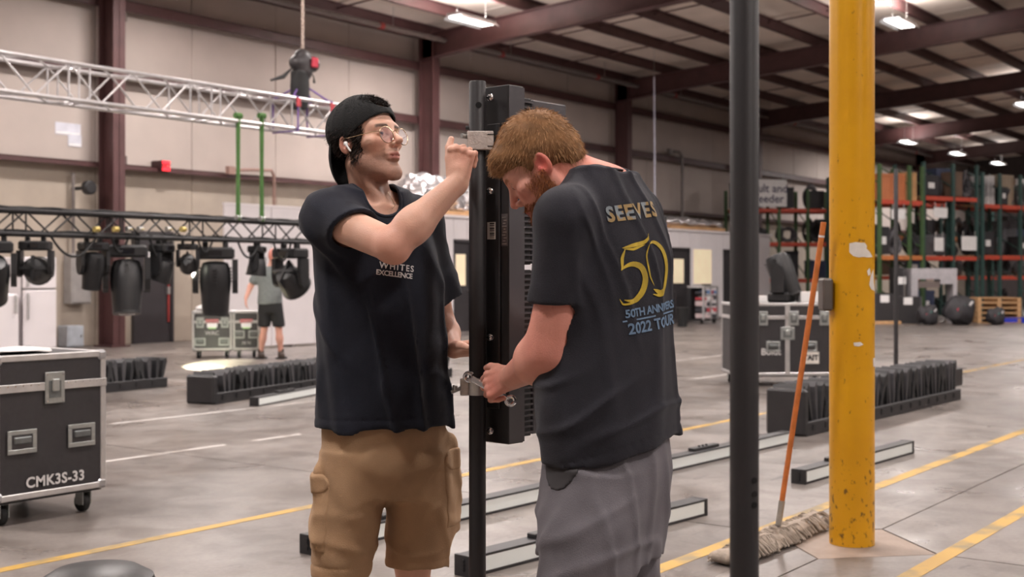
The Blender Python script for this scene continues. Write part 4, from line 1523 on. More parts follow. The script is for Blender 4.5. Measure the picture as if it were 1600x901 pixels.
# ---------------------------------------------------------------- man in the distance
D3 = 19.9
gx, gd = q(427, 560, D3)[0], D3
base3 = np.array([gx, gd, 0.0])
man3 = person_root('bald man in grey t-shirt and black shorts handling a light far behind', base3)
N3 = lambda x, y, z: base3 + np.array([x, y, z])
b = Sdf()
b.loft([(.85, gx - .05, gd, .16, .11, 0), (1.1, gx - .05, gd, .15, .11, 0), (1.35, gx - .06, gd, .17, .11, 0), (1.45, gx - .05, gd, .12, .08, 0)], 0)
b.cone(N3(-.05, 0, 1.44), N3(-.01, 0, 1.55), .05, .05, .03)
b.ell(N3(.0, -.01, 1.64), (.078, .095, .115), .02).ell(N3(.03, -.07, 1.62), (.03, .04, .05), .03).ell(N3(.085, .01, 1.63), (.012, .02, .03), .01)
b.ell(N3(-.075, .01, 1.63), (.012, .02, .03), .01).ell(N3(.035, -.105, 1.62), (.013, .02, .02), .01)
A = [(N3(-.22, 0, 1.38), N3(-.36, -.02, 1.14), N3(-.41, -.12, .96)), (N3(.12, 0, 1.38), N3(.33, -.06, 1.22), N3(.42, -.16, 1.36))]
for a0, a1, a2 in A:
    b.cone(a0, a1, .055, .045, .03).cone(a1, a2, .046, .03, .02)
hand_sdf(b, A[0][2], (-.1, -.1, -1), (-.9, -.2, 0), (0, -1, 0), [(.4, .5, .3)] * 4, (.4, .3, .2))
hand_sdf(b, A[1][2], (.4, -.3, .8), (0, .9, .2), (-1, 0, .2), [(.7, .8, .4)] * 4, (.4, .3, .2))
Lg = [(N3(-.13, 0, .85), N3(-.14, -.02, .48), N3(-.20, 0, .09)), (N3(.04, 0, .85), N3(.09, -.02, .48), N3(.12, 0, .09))]
for a0, a1, a2 in Lg:
    b.cone(a0, a1, .08, .055, .03).cone(a1, a1 * .55 + a2 * .45, .053, .056, .02).cone(a1 * .6 + a2 * .4, a2, .056, .036, .03)
sk3 = lambda P: mixc(np.tile(np.array(S(214, 160, 142)), (len(P), 1)), S(206, 134, 120), ss(P[:, 2], 1.5, 1.6))
sdf_build('body', b, N3(-.6, -.35, .02), N3(.6, .3, 1.8), .014, SKIN, man3, base3, (), sk3)
GREYT = mat('heather_grey_cotton', S(112, 118, 118), 0.9, 0, 0.1, 20)
BLKSH = mat('black_sport_cloth', S(30, 30, 32), 0.85)
s = Sdf()
s.loft([(.86, gx - .05, gd, .20, .15, 0), (1.1, gx - .05, gd, .19, .145, 0), (1.35, gx - .06, gd, .195, .135, 0), (1.47, gx - .04, gd, .12, .09, 0)], 0)
for (a0, a1, a2) in A:
    s.cone(a0, a0 + (a1 - a0) * .6, .078, .075, .04)
s.disp(lambda p: hnoise(p, 16, 71) * .008)
sdf_build('t_shirt', s, N3(-.5, -.3, .83), N3(.5, .3, 1.55), .016, GREYT, man3, base3)
s = Sdf()
s.loft([(.72, gx - .05, gd, .185, .135, 0), (.95, gx - .05, gd, .175, .13, 0)], 0)
for (a0, a1, a2) in Lg:
    s.cone(a0, a1 + [0, 0, .06], .105, .1, .03)
s.plane((0, 0, .5), (0, 0, -1))
sdf_build('shorts', s, N3(-.4, -.3, .46), N3(.4, .3, 1.0), .016, BLKSH, man3, base3)
SHB = mat('brown_shoe', S(66, 54, 48), 0.7)
for a0, a1, a2 in Lg:
    s = Sdf()
    s.cone(a2 * [1, 1, 0] + [0, .04, .05], a2 * [1, 1, 0] + [.05, -.16, .045], .05, .05).cone(a2 * [1, 1, 0] + [0, .02, .05], a2 * [1, 1, 0] + [0, .01, .13], .05, .048, .02).plane((0, 0, .004), (0, 0, -1))
    o_, _, _ = sdf_build('shoe', s, a2 * [1, 1, 0] - [.12, .26, .01], a2 * [1, 1, 0] + [.16, .14, .2], .012, SHB, man3, base3)
    MB().rng(float(a2[0] - base3[0]) - .05, float(a2[0] - base3[0]) + .09, float(a2[1] - base3[1]) - .2, float(a2[1] - base3[1]) + .09, 0, .02).build('sole', BLACKR, o_)
# ================================================================ pipes, fixture and tools in the men's hands
def rotz_vec(a):
    return Matrix.Rotation(a, 3, 'Z')
def cam_loc(x, d, z=0.0):
    p = FW * d + RT * x
    return (float(p[0]), float(p[1]), z)
def cam_at(px, py, d):
    c = q(px, py, d)
    return cam_loc(c[0], c[1], c[2])

HOLE = mat('dark_hole', S(12, 11, 12), 0.9)
DP = 3.62
pole_x = q(746, 0, DP)[0]
pole = thing('upright_pipe', 'slim black steel upright pipe that both men are working on', 'pipe', cam_loc(pole_x, DP), CAMROT)
zt = q(0, 127, DP)[2]
MB().lathe([(.0246, .012), (.0246, zt - .004), (.0225, zt)], 24).build('tube', BLACKPOLE, pole, True)
MB().cyl((.004, -.022, zt - .072), (.004, -.0252, zt - .072), .009, 14).build('pin_hole', HOLE, pole)
MB().prism([(.11 * math.cos(a), .11 * math.sin(a)) for a in np.linspace(0, 2 * PI, 32, endpoint=False)], 0, .012).build('base_plate', BLACKPOLE, pole)
MB().lathe([(.034, .012), (.034, .06), (.028, .065)], 20).build('socket', BLACKPOLE, pole, True)
MB().cyl((-.024, 0, zt - .135), (-.034, 0, zt - .135), .006, 8).build('set_screw', BLACKP, pole)

# vertical led fixture bolted beside the pipe: front corner at px 795
FIXM = mat('fixture_black', S(40, 39, 41), 0.45, 0, 0.15, 8)
FIXG = mat('fixture_grey', S(80, 78, 82), 0.42, 0.1, 0.08, 8)
w1a = math.atan2(.745, .667)          # long side runs right and away
fz0, fz1 = q(0, 693, 3.62)[2], q(0, 133, 3.62)[2]
fc = q(795, 0, 3.60)
fix = thing('led_fixture', 'tall black led batten fixture held upright against the slim pipe', 'light fixture', cam_loc(fc[0], fc[1]), CAMROT + w1a)
# local x = right-away, local y = left-away (perpendicular), corner at the origin
MB().rng(0, .066, .0, .112, fz0, fz1, .003).build('main_body', FIXM, fix)
MB().rng(.0, .066, -.0025, .0, fz0 + .004, fz1 - .004).build('side_plate', FIXG, fix)
MB().rng(-.008, .0, .03, .082, fz0 + .10, fz1 - .11, .003).build('mounting_rail', FIXM, fix)
nseg = 4
hseg = (fz1 - fz0 - .03) / nseg
for i in range(nseg):
    a, b_ = fz0 + .015 + hseg * i, fz0 + hseg * (i + 1)
    o_ = MB().rng(.068, .112, .012, .098, a, b_, .002).build('heat_sink', FIXM, fix)
    for k in range(14):
        z = a + .012 + (b_ - a - .024) * k / 13
        MB().rng(.072, .112, .004, .0125, z - .0028, z + .0028).build('fin', FIXG, o_)
    MB().rng(.114, .272, .008, .10, a + .004, b_ - .002, .004).build('power_module', FIXG, fix)
for py in (152, 298, 527, 673):
    z = q(0, py, 3.62)[2]
    k_ = MB().lathe([(.0005, .016), (.006, .015), (.0105, .010), (.0115, .004), (.0115, 0)], 18, Matrix.Translation((-.009, .058, z)) @ Matrix.Rotation(-PI / 2, 4, 'Y')).build('bolt', CHROME, fix, True)
    MB().box((-.0255, .058, z), (.004, .015, .003)).build('slot', HOLE, k_)
LBL = mat('white_label', S(214, 208, 200), 0.6)
DLB = mat('grey_label', S(92, 89, 90), 0.5)
zl = q(0, 360, 3.62)[2]
lb = MB().rng(-.0095, -.0088, .044, .076, zl - .025, zl + .025).build('barcode_label', LBL, fix)
for k in range(9):
    MB().rng(-.0099, -.0094, .048, .066, zl - .021 + k * .005, zl - .0195 + k * .005 + .001 * (k % 3)).build('bar', HOLE, lb)
lb = MB().rng(-.0010, .0002, .004, .028, zl - .045, zl + .048).build('rating_plate', DLB, fix)
for k in range(10):
    MB().rng(-.0016, -.0009, .008 + .004 * (k % 2), .025 - .003 * (k % 3), zl - .04 + k * .0085, zl - .0375 + k * .0085).build('text_line', ZINC, lb)

# couplers
def coupler(label, py, h=.05):
    z = q(0, py, DP)[2]
    t = thing('pipe_coupler', label, 'clamp', cam_loc(pole_x, DP, z), CAMROT, 'pipe couplers')
    n = 20
    m = MB()
    for r0, r1 in ((.0252, .0305),):
        pts = [(r1 * math.cos(a), r1 * math.sin(a)) for a in np.linspace(0, 2 * PI, n, endpoint=False)]
        inn = [(r0 * math.cos(a), r0 * math.sin(a)) for a in np.linspace(0, 2 * PI, n, endpoint=False)]
        v = [(x, y, zz) for zz in (-h / 2, h / 2) for x, y in pts] + [(x, y, zz) for zz in (-h / 2, h / 2) for x, y in inn]
        f = [(i, (i + 1) % n, n + (i + 1) % n, n + i) for i in range(n)] + [(2 * n + (i + 1) % n, 2 * n + i, 3 * n + i, 3 * n + (i + 1) % n) for i in range(n)]
        f += [(n + i, n + (i + 1) % n, 3 * n + (i + 1) % n, 3 * n + i) for i in range(n)] + [((i + 1) % n, i, 2 * n + i, 2 * n + (i + 1) % n) for i in range(n)]
        m.add(v, f)
    m.build('ring', ZINC, t, True)
    return t, h
t, h = coupler('silver coupler near the top of the slim pipe beside the raised fist', 221, .054)
ZCAST = mat('cast_aluminium', S(198, 190, 184), 0.5, 0.35, 0.15, 30, 0.3, 120)
MB().box((.0, -.0305, 0), (.056, .007, .054), None, .002).build('front_plate', ZCAST, t)
MB().rng(.025, .047, -.034, .012, -.027, .027, .002).build('jaw', ZCAST, t)
for sz in (-1, 1):
    MB().rng(.03, .048, -.0355, -.034, sz * .017 - .0012, sz * .017 + .0012).build('groove', HOLE, t)
MB().cyl((-.024, -.012, .012), (-.045, -.03, .014), .007, 10).build('hinge_pin', ZINC, t)
t, h = coupler('silver coupler low on the slim pipe with a bolt sticking out', 603, .05)
MB().rng(-.05, -.024, -.018, .016, -.026, .024, .003).build('jaw', ZCAST, t)
MB().tube([(-.045, -.012, -.004), (-.075, -.02, -.016)], .0055, 8).build('eye_bolt', ZINC, t, True)
MB().box((-.064, -.017, -.004), (.012, .02, .018), rotz_vec(.3), .003).build('nut', ZINC, t)
wz = q(0, 607, 3.5)
wr = thing('wrench', 'shiny steel wrench gripped by the red-haired man beside the pipe', 'wrench', cam_at(765, 607, 3.50), CAMROT)
MB().box((.0, 0, 0), (.125, .012, .017), Matrix.Rotation(.52, 3, 'Y'), .004).build('shaft', CHROME, wr)
for sg, r_ in ((-1, .011), (1, .012)):
    c_ = Matrix.Rotation(.52, 3, 'Y') @ Vector((sg * .067, 0, 0))
    MB().tube([(c_.x + r_ * math.cos(a), 0, c_.z + r_ * math.sin(a)) for a in np.linspace(0.6 if sg < 0 else 0, 2 * PI - (0.6 if sg < 0 else .3), 14)], .006, 8).build('jaw' if sg < 0 else 'ring_end', CHROME, wr, True)

# blurred pipe close to the lens
dn = 2.1
npz = thing('upright_pipe', 'thick-looking dark upright pipe closest to the viewer, out of focus', 'pipe', cam_loc(q(1163, 0, dn)[0], dn), CAMROT)
MB().lathe([(.0243, .012), (.0243, 3.0), (.022, 3.004)], 24).build('tube', BLACKPOLE, npz, True)
for py in (747, 768, 785):
    z = q(0, py, dn)[2]
    MB().cyl((.012, -.019, z), (.0135, -.0225, z), .005, 10).build('pin_hole', HOLE, npz)
MB().prism([(.2 * math.cos(a), .2 * math.sin(a)) for a in np.linspace(0, 2 * PI, 32, endpoint=False)], 0, .012).build('base_plate', BLACKPOLE, npz)
# thin pole standing far behind the yellow column
df = 16.2
fp = thing('upright_pipe', 'thin black upright pipe standing alone in front of the far racks', 'pipe', cam_loc(q(1400, 0, df)[0], df), CAMROT)
MB().lathe([(.028, .015), (.028, z_at(265, df)), (.024, z_at(264, df))], 14).build('tube', BLACKPOLE, fp, True)
MB().prism([(.22 * math.cos(a), .22 * math.sin(a)) for a in np.linspace(0, 2 * PI, 24, endpoint=False)], 0, .015).build('base_plate', BLACKPOLE, fp)

# ---- yellow column
def yellow_mat():
    m = bpy.data.materials.new('yellow_column_paint')
    m.use_nodes = True
    nt = m.node_tree
    L = nt.links.new
    b = nt.nodes['Principled BSDF']
    tc = nt.nodes.new('ShaderNodeTexCoord')
    def noise(sc, det, st=(1, 1, 1)):
        mp = nt.nodes.new('ShaderNodeMapping')
        mp.inputs['Scale'].default_value = st
        n = nt.nodes.new('ShaderNodeTexNoise')
        n.inputs['Scale'].default_value = sc
        n.inputs['Detail'].default_value = det
        L(tc.outputs['Object'], mp.inputs[0])
        L(mp.outputs[0], n.inputs['Vector'])
        return n.outputs[0]
    def ramp(src, p0, c0, p1, c1):
        r = nt.nodes.new('ShaderNodeValToRGB')
        r.color_ramp.elements[0].position, r.color_ramp.elements[1].position = p0, p1
        r.color_ramp.elements[0].color, r.color_ramp.elements[1].color = c0, c1
        L(src, r.inputs[0])
        return r.outputs[0]
    base = ramp(noise(3, 4), .3, (*S(204, 146, 8), 1), .7, (*S(216, 158, 14), 1))
    # scuffs are thicker up to about chest height and near the floor
    sep = nt.nodes.new('ShaderNodeSeparateXYZ')
    L(tc.outputs['Object'], sep.inputs[0])
    zr = nt.nodes.new('ShaderNodeValToRGB')
    mr = nt.nodes.new('ShaderNodeMapRange')
    mr.inputs[1].default_value, mr.inputs[2].default_value = 0, 2.4
    L(sep.outputs[2], mr.inputs[0])
    e = zr.color_ramp.elements
    e[0].position, e[0].color = 0.0, (.13, .13, .13, 1)
    e[1].position, e[1].color = 1.0, (0, 0, 0, 1)
    for p, v in ((.14, .10), (.22, .03), (.5, .045), (.66, .07), (.74, .02), (.82, .0)):
        el = e.new(p)
        el.color = (v, v, v, 1)
    L(mr.outputs[0], zr.inputs[0])
    add = nt.nodes.new('ShaderNodeMath')
    add.operation = 'ADD'
    L(noise(34, 7, (1.2, 1.2, .8)), add.inputs[0])
    L(zr.outputs[0], add.inputs[1])
    mk = ramp(add.outputs[0], .685, (0, 0, 0, 1), .78, (1, 1, 1, 1))
    mx = nt.nodes.new('ShaderNodeMix')
    mx.data_type = 'RGBA'
    L(mk, mx.inputs[0])
    L(base, mx.inputs[6])
    mx.inputs[7].default_value = (*S(116, 80, 26), 1)
    L(mx.outputs[2], b.inputs['Base Color'])
    b.inputs['Roughness'].default_value = .34
    return m
YC = yellow_mat()
yc = thing('trim_40', 'round bright yellow steel column with scuffed paint and torn label', 'column', (COLU, COLV, 0), CAMROT, kind='structure')
MB().lathe([(.109, .0), (.1085, roof_z(COLV) - .8), (.1085, roof_z(COLV) - .26)], 40).build('column_pipe', YC, yc, True)
MB().box((0, 0, roof_z(COLV) - .25), (.4, .4, .02)).build('cap_plate', MAROON, yc)
def patch_on(poly, m, name):
    """thin label bent around the column: poly in (px, py) of the picture plane at the column face"""
    dcol = 6.16 - .108
    P = []
    for (xa, ya), (xb, yb) in zip(poly, poly[1:] + poly[:1]):
        P += [(xa, ya), ((xa + xb) / 2, (ya + yb) / 2)]
    cx, cy = sum(p[0] for p in P) / len(P), sum(p[1] for p in P) / len(P)
    n, v, f = len(P), [], []
    for k in range(5):
        for px, py in P:
            t_ = 1 - k * .245
            x = max(-.106, min(.106, (cx + (px - cx) * t_ - 1329.0) / F_PX * dcol))
            v.append((x, -math.sqrt(.1102 ** 2 - x * x), z_at(cy + (py - cy) * t_, dcol)))
    for k in range(4):
        f += [(k * n + i, k * n + (i + 1) % n, k * n + n + (i + 1) % n, k * n + n + i) for i in range(n)]
    f.append(tuple(range(4 * n, 5 * n)))
    MB().add(v, f).build(name, m, yc)
TORN = mat('torn_paper', S(222, 216, 208), 0.8, 0, 0.06, 30)
patch_on([(1316, 380), (1325, 378), (1333, 379), (1340, 379), (1344, 384), (1343, 388), (1349, 393), (1355, 401), (1346, 402), (1338, 401), (1330, 402), (1322, 400), (1316, 394)], TORN, 'torn_label')
patch_on([(1322, 535), (1333, 534), (1338, 538), (1330, 541), (1323, 540)], TORN, 'torn_label')
patch_on([(1356, 560), (1362, 560), (1363, 573), (1357, 574)], TORN, 'torn_label')
patch_on([(1351, 430), (1357, 420), (1358, 442), (1361, 455), (1352, 452), (1348, 445)], TORN, 'torn_label')
patch_on([(1344, 423), (1349, 418), (1351, 428), (1346, 431)], TORN, 'torn_label')
zb = z_at(460, 6.1)
MB().box((-.135, -.02, zb), (.05, .11, .16), None, .01).build('switch_box', mat('grey_box', S(86, 80, 76), 0.5), yc)

# ---- dust mop leaning on the column
HW = mat('orange_stained_wood', S(196, 112, 54), 0.45, 0, 0.18, 22)
YARN = mat('dirty_mop_yarn', S(150, 138, 126), 0.95, 0, 0.2, 25, 0.4, 90)
mg = ground(1212, 848)
mop = thing('dust_mop', 'wide grey dust mop with long orange wooden handle beside the yellow column', 'mop', (mg[0], mg[1], 0), 0.0)
p0 = Vector(at(1214, 835, 6.22)) - Vector((mg[0], mg[1], 0))
p1 = Vector(at(1287, 347, 6.04)) - Vector((mg[0], mg[1], 0))
pj = p0.lerp(p1, .095)
MB().tube([tuple(pj), tuple(p1 * .5 + pj * .5), tuple(p1)], .0135, 12).build('handle', HW, mop, True)
MB().tube([tuple(p1.lerp(pj, .045)), tuple(p1.lerp(pj, .052))], .0145, 12).build('grip_ring', WHITEP, mop, True)
MB().tube([tuple(p0), tuple(p0.lerp(pj, .3)), tuple(p0.lerp(pj, .35)), tuple(pj.lerp(p1, .02))], [.008, .008, .0155, .0155], 10).build('socket', ZINC, mop, True)
a0, a1 = Vector((*ground(1286, 816), 0)), Vector((*ground(1128, 884), 0))
org = Vector((mg[0], mg[1], 0))
a0 -= org; a1 -= org
dv = (a1 - a0).normalized()
sv = Vector((-dv.y, dv.x, 0))
LM = (a1 - a0).length
MB().box(tuple((a0 + a1) / 2 + Vector((0, 0, .055))), (LM * .8, .10, .012), rotz_vec(math.atan2(dv.y, dv.x)), .004).build('frame', ZINC, mop)
r = random.Random(5)
m = MB()
for k in range(900):
    t_ = r.random()
    side = 1 if k % 2 else -1
    b0 = a0.lerp(a1, .06 + .88 * t_) + Vector((0, 0, .05 + r.uniform(0, .015)))
    out = sv * side + dv * r.uniform(-.45, .45) + (dv * (t_ - .5) * 2.2 if abs(t_ - .5) > .42 else Vector((0, 0, 0)))
    out.normalize()
    L_ = r.uniform(.06, .115)
    wob = dv * r.uniform(-.02, .02)
    pts = [b0, b0 + out * L_ * .4 + Vector((0, 0, r.uniform(.0, .012))), b0 + out * L_ * .8 + wob - Vector((0, 0, .022)), b0 + out * L_ + wob * 1.5 - Vector((0, 0, .042))]
    pts[-1].z = max(pts[-1].z, .006)
    m.tube([tuple(p) for p in pts], .0052, 4)
yo = m.build('yarn_fringe', YARN, mop, True)
tag(yo, kind='stuff')
s = Sdf()
A0, A1 = np.array(a0.lerp(a1, .05)), np.array(a0.lerp(a1, .95))
s.cone(A0 + [0, 0, .035], A1 + [0, 0, .035], .075, .075, 0, flat=((0, 0, 1), .45))
s.disp(lambda p: hnoise(p, 50, 81) * .008)
s.plane((0, 0, .003), (0, 0, -1))
lo_, hi_ = np.minimum(A0, A1) - .12, np.maximum(A0, A1) + .12
sdf_build('mop_pad', s, (lo_[0], lo_[1], -.02), (hi_[0], hi_[1], .12), .014, YARN, mop, np.zeros(3))

# ---- led bars on the floor
DIFF = mat('white_diffuser', S(238, 244, 242), 0.35, 0, 0.03, 4)
def led_bar(label, pxa, pya, length, ang, h=.092, wd=.095):
    g = ground(pxa, pya)
    t = thing('led_bar', label, 'led bar', (g[0], g[1], 0), ang, 'led bars on the floor')
    # local x along the bar, local -y faces the viewer
    MB().rng(0, length, 0, wd, 0, .014, .002).rng(0, length, 0, wd, h - .012, h, .002).rng(0, length, .012, wd, .012, h - .010).build('housing', FIXM, t)
    MB().rng(.022, length - .022, .004, .013, .014, h - .012).build('diffuser', DIFF, t)
    for x in (0, length):
        MB().rng(x - .002 if x == 0 else x - .02, x + .02 if x == 0 else x + .002, -.003, wd + .002, 0, h + .002, .002).build('end_cap', FIXM, t)
    MB().rng(.25 * length, .43 * length, .03, wd - .01, h - .002, h + .022, .004).build('power_box', FIXM, t)
    for k in range(3):
        MB().cyl((.3 * length + .05 * k, .05, h + .02), (.3 * length + .05 * k, .05, h + .032), .009, 8).build('connector', BLACKP, t)
    for z in (.03, .05, .07):
        MB().cyl((-.004, .04, z), (-.010, .04, z), .008, 8).build('plug', BLACKP, t)
    return t
aU = math.atan2(ground(1238, 690)[1] - ground(480, 866)[1], ground(1238, 690)[0] - ground(480, 866)[0])
def ang_of(a, b_):
    A, B_ = ground(*a), ground(*b_)
    return math.atan2(B_[1] - A[1], B_[0] - A[0]), math.hypot(B_[0] - A[0], B_[1] - A[1])
an, ln = ang_of((735, 903), (1105, 805))
led_bar('white-faced led bar on the floor, the one reaching in front of the grey shorts', 735, 903, ln, an)
an, ln = ang_of((490, 868), (1238, 692))
led_bar('white-faced led bar on the floor behind the khaki shorts', 490, 868, 1.95, an)
A, B_ = ground(490, 868), ground(1238, 692)
st = ln - 1.95
o_ = led_bar('white-faced led bar on the floor passing behind the blurred dark pipe', 490, 868, 1.95, an)
o_.location = (A[0] + math.cos(an) * st, A[1] + math.sin(an) * st, 0)
an, ln = ang_of((1258, 757), (1428, 708))
led_bar('white-faced led bar on the floor passing behind the yellow column', 1258, 757, ln, an)
an, ln = ang_of((403, 635), (520, 612))
led_bar('white-faced led bar lying along the finned tray behind the capped man', 403, 635, 1.95, an)

# ---- long trays packed with slanted black fins
FINM = mat('black_fin', S(40, 40, 42), 0.55, 0, 0.25, 9)
FING = mat('dark_grey_fin', S(66, 65, 68), 0.5, 0, 0.2, 9)
def fin_tray(label, a, b_, height, depth=.34, seed=1, tail=False):
    A, B_ = ground(*a), ground(*b_)
    an = math.atan2(B_[1] - A[1], B_[0] - A[0])
    L_ = math.hypot(B_[0] - A[0], B_[1] - A[1])
    t = thing('fin_tray', label, 'tray', (A[0], A[1], 0), an, 'long black trays of slanted fins')
    MB().rng(0, L_, 0, depth, 0, .03, .004).rng(0, L_, -.012, .03, 0, .115, .006).rng(0, L_, depth - .03, depth, 0, .115, .006).build('tray', FIXM, t)
    MB().rng(-.03, .06, -.01, depth, 0, height * .96, .02).build('end_block', FIXM, t)
    n = max(4, int(L_ / .085))
    r = random.Random(seed)
    fin = MB()
    fin.prism([(-.012, .0), (.012, .0), (.03, height - .06), (.012, height - .02), (-.03, height - .06)], -.135, .135, Matrix.Rotation(PI / 2, 4, 'X'))
    me = [fin.mesh('fin', FINM), fin.mesh('fin', FING)]
    me2 = MB().box((0, 0, 0), (.052, .012, .05)).mesh('latch', BLACKP)
    cell = 5
    for k in range(n):
        o = link('fin', me[1 if (k % cell) in (2,) or r.random() < .15 else 0], t)
        o.location = (.1 + (L_ - .12) * (k + .5) / n, depth / 2, .045)
        tilt = ((k % cell) - (cell - 1) / 2) * .13 + r.uniform(-.07, .07)
        o.rotation_euler = (r.uniform(-.05, .05), tilt, r.uniform(-.12, .12))
        if k % 3 == 0:
            l = link('latch', me2, t)
            l.location = (.1 + (L_ - .12) * (k + .5) / n, -.014, .065)
    if tail:
        MB().rng(L_ - .02, L_ + .28, .06, .2, .13, .32, .01).build('tail_box', FIXM, t)
fin_tray('long black tray of slanted fins running behind the yellow column', (1258, 682), (1500, 624), .40, seed=3, tail=True)
fin_tray('black tray of slanted fins on the floor left of the capped man', (335, 632), (560, 597), .31, seed=4)
fin_tray('black tray of slanted fins peeking out behind the big road case', (120, 618), (261, 604), .33, seed=5)
fin_tray('small black tray of fins between the capped man and the slim pipe', (610, 600), (706, 588), .3, seed=6)
# ================================================================ road cases
CORNER = mat('ball_corner', S(190, 190, 192), 0.35, 0.8, 0.1, 10)
LATCHM = mat('latch_zinc', S(176, 180, 178), 0.35, 0.75, 0.12, 25)
CASEIN = mat('latch_dish', S(112, 116, 116), 0.4, 0.6, 0.15, 25)
def latch(parent, x, z, y=0.0, w_=.12, h=.17):
    o = MB().rng(x - w_ / 2, x + w_ / 2, y - .006, y, z - h / 2, z + h / 2, .004).build('butterfly_latch', LATCHM, parent)
    MB().rng(x - w_ * .3, x + w_ * .3, y - .0085, y - .005, z - h * .32, z + h * .22).build('dish', CASEIN, o)
    MB().rng(x - w_ * .18, x + w_ * .18, y - .017, y - .007, z - h * .12, z + h * .28, .004).build('twist_handle', LATCHM, o)
    for sx in (-1, 1):
        for sz in (-1, 1):
            MB().cyl((x + sx * w_ * .4, y - .005, z + sz * h * .42), (x + sx * w_ * .4, y - .009, z + sz * h * .42), .005, 8).build('rivet', CHROME, o)
def handle(parent, x, z, y=0.0, w_=.17, h=.125):
    o = MB()
    for a in ((x - w_ / 2, x + w_ / 2, z + h * .3, z + h / 2), (x - w_ / 2, x + w_ / 2, z - h / 2, z - h * .3), (x - w_ / 2, x - w_ * .36, z - h * .3, z + h * .3), (x + w_ * .36, x + w_ / 2, z - h * .3, z + h * .3)):
        o.rng(a[0], a[1], y - .006, y, a[2], a[3], .002)
    o = o.build('recessed_handle', LATCHM, parent)
    MB().rng(x - w_ * .36, x + w_ * .36, y - .003, y - .001, z - h * .3, z + h * .3).build('dish', mat('handle_dish', S(58, 56, 57), 0.5), o)
    MB().rng(x - w_ * .3, x + w_ * .3, y - .016, y - .004, z - h * .08, z + h * .22, .006).build('grip', CASEIN, o)
def caster(parent, x, y, r_=.05):
    o = MB().rng(x - .045, x + .045, y - .045, y + .045, r_ * 2 + .015, r_ * 2 + .03).build('caster', LATCHM, parent)
    MB().rng(x - .028, x - .023, y - .03, y + .04, r_ * .8, r_ * 2 + .016).rng(x + .023, x + .028, y - .03, y + .04, r_ * .8, r_ * 2 + .016).rng(x - .028, x + .028, y - .03, y + .04, r_ * 2 + .01, r_ * 2 + .016).build('fork', LATCHM, o)
    MB().lathe([(r_ * .9, -.02), (r_, -.014), (r_, .014), (r_ * .9, .02)], 18, Matrix.Translation((x, y + .015, r_)) @ Matrix.Rotation(PI / 2, 4, 'Y')).build('wheel', BLACKR, o, True)
    MB().lathe([(.012, -.023), (.018, -.021), (.018, .021), (.012, .023)], 12, Matrix.Translation((x, y + .015, r_)) @ Matrix.Rotation(PI / 2, 4, 'Y')).build('hub', LATCHM, o, True)
def road_case(label, loc, rz, W, D, H, lid=.16, split=False, wheels=.05, latches=(.5,), handles=(.2, .78), hz=.62, group=None):
    """local origin: bottom left front corner on the floor; front faces -y"""
    t = thing('road_case', label, 'road case', loc, rz, group)
    z0 = wheels * 2 + .03
    z1 = z0 + H
    MB().rng(.006, W - .006, .006, D - .006, z0 + .004, z1 - .004).build('panels', LAM, t)
    e = .034
    zl = z1 - lid
    m = MB()
    for y in (0, D - e):
        yy = (y, y + e)
        m.rng(0, W, *yy, z0, z0 + e, .004).rng(0, W, *yy, z1 - e, z1, .004)
    for x in (0, W - e):
        for y in (0, D - e):
            m.rng(x, x + e, y, y + e, z0, z1, .004)
        m.rng(x, x + e, 0, D, z0, z0 + e, .004).rng(x, x + e, 0, D, z1 - e, z1, .004)
    m.build('edge_extrusion', ALU, t)
    v = MB().rng(-.002, W + .002, -.003, .004, zl - .022, zl + .022, .002).rng(-.003, .004, 0, D, zl - .022, zl + .022, .002).rng(W - .004, W + .003, 0, D, zl - .022, zl + .022, .002)
    v = v.build('valance', ALU, t)
    for k in range(int(W / .045)):
        x = .03 + k * .045
        MB().cyl((x, -.002, zl + .012), (x, -.0055, zl + .012), .004, 6).build('rivet', CHROME, v)
    cm = MB()
    for x in (0, W):
        for y in (0, D):
            for z in (z0, z1):
                sx, sy, sz = (1 if x == 0 else -1), (1 if y == 0 else -1), (1 if z == z0 else -1)
                MB().box((x + sx * .024, y + sy * .024, z + sz * .024), (.058, .058, .058), None, .014).build('ball_corner', CORNER, t)
    if split:
        MB().rng(W / 2 - .028, W / 2 + .028, -.003, .004, z0 + .03, z1 - .02, .002).build('centre_divider', ALU, t)
    for f in latches:
        latch(t, W * f, zl - .01 if not isinstance(f, tuple) else f[1])
    for f in handles:
        handle(t, W * f, z0 + (zl - z0) * hz)
    for x in (.09, W - .09):
        for y in (.08, D - .08):
            caster(t, x, y, wheels)
    MB().rng(.02, W - .02, .02, D - .02, z0 - .014, z0 + .004).build('caster_board', BLACKP, t)
    return t
ST = mat('white_stencil', S(205, 202, 200), 0.8, 0, 0.1, 40)
def lettering(parent, text, x, z, size, y=-.002, sp=1.0, bold=0.0, m=None):
    o = link('lettering', text_mesh(text, size, m or ST, 'lettering', sp, 0, 0, bold), parent)
    o.location = (x, y, z)
    o.rotation_euler = (PI / 2, 0, 0)
    return o

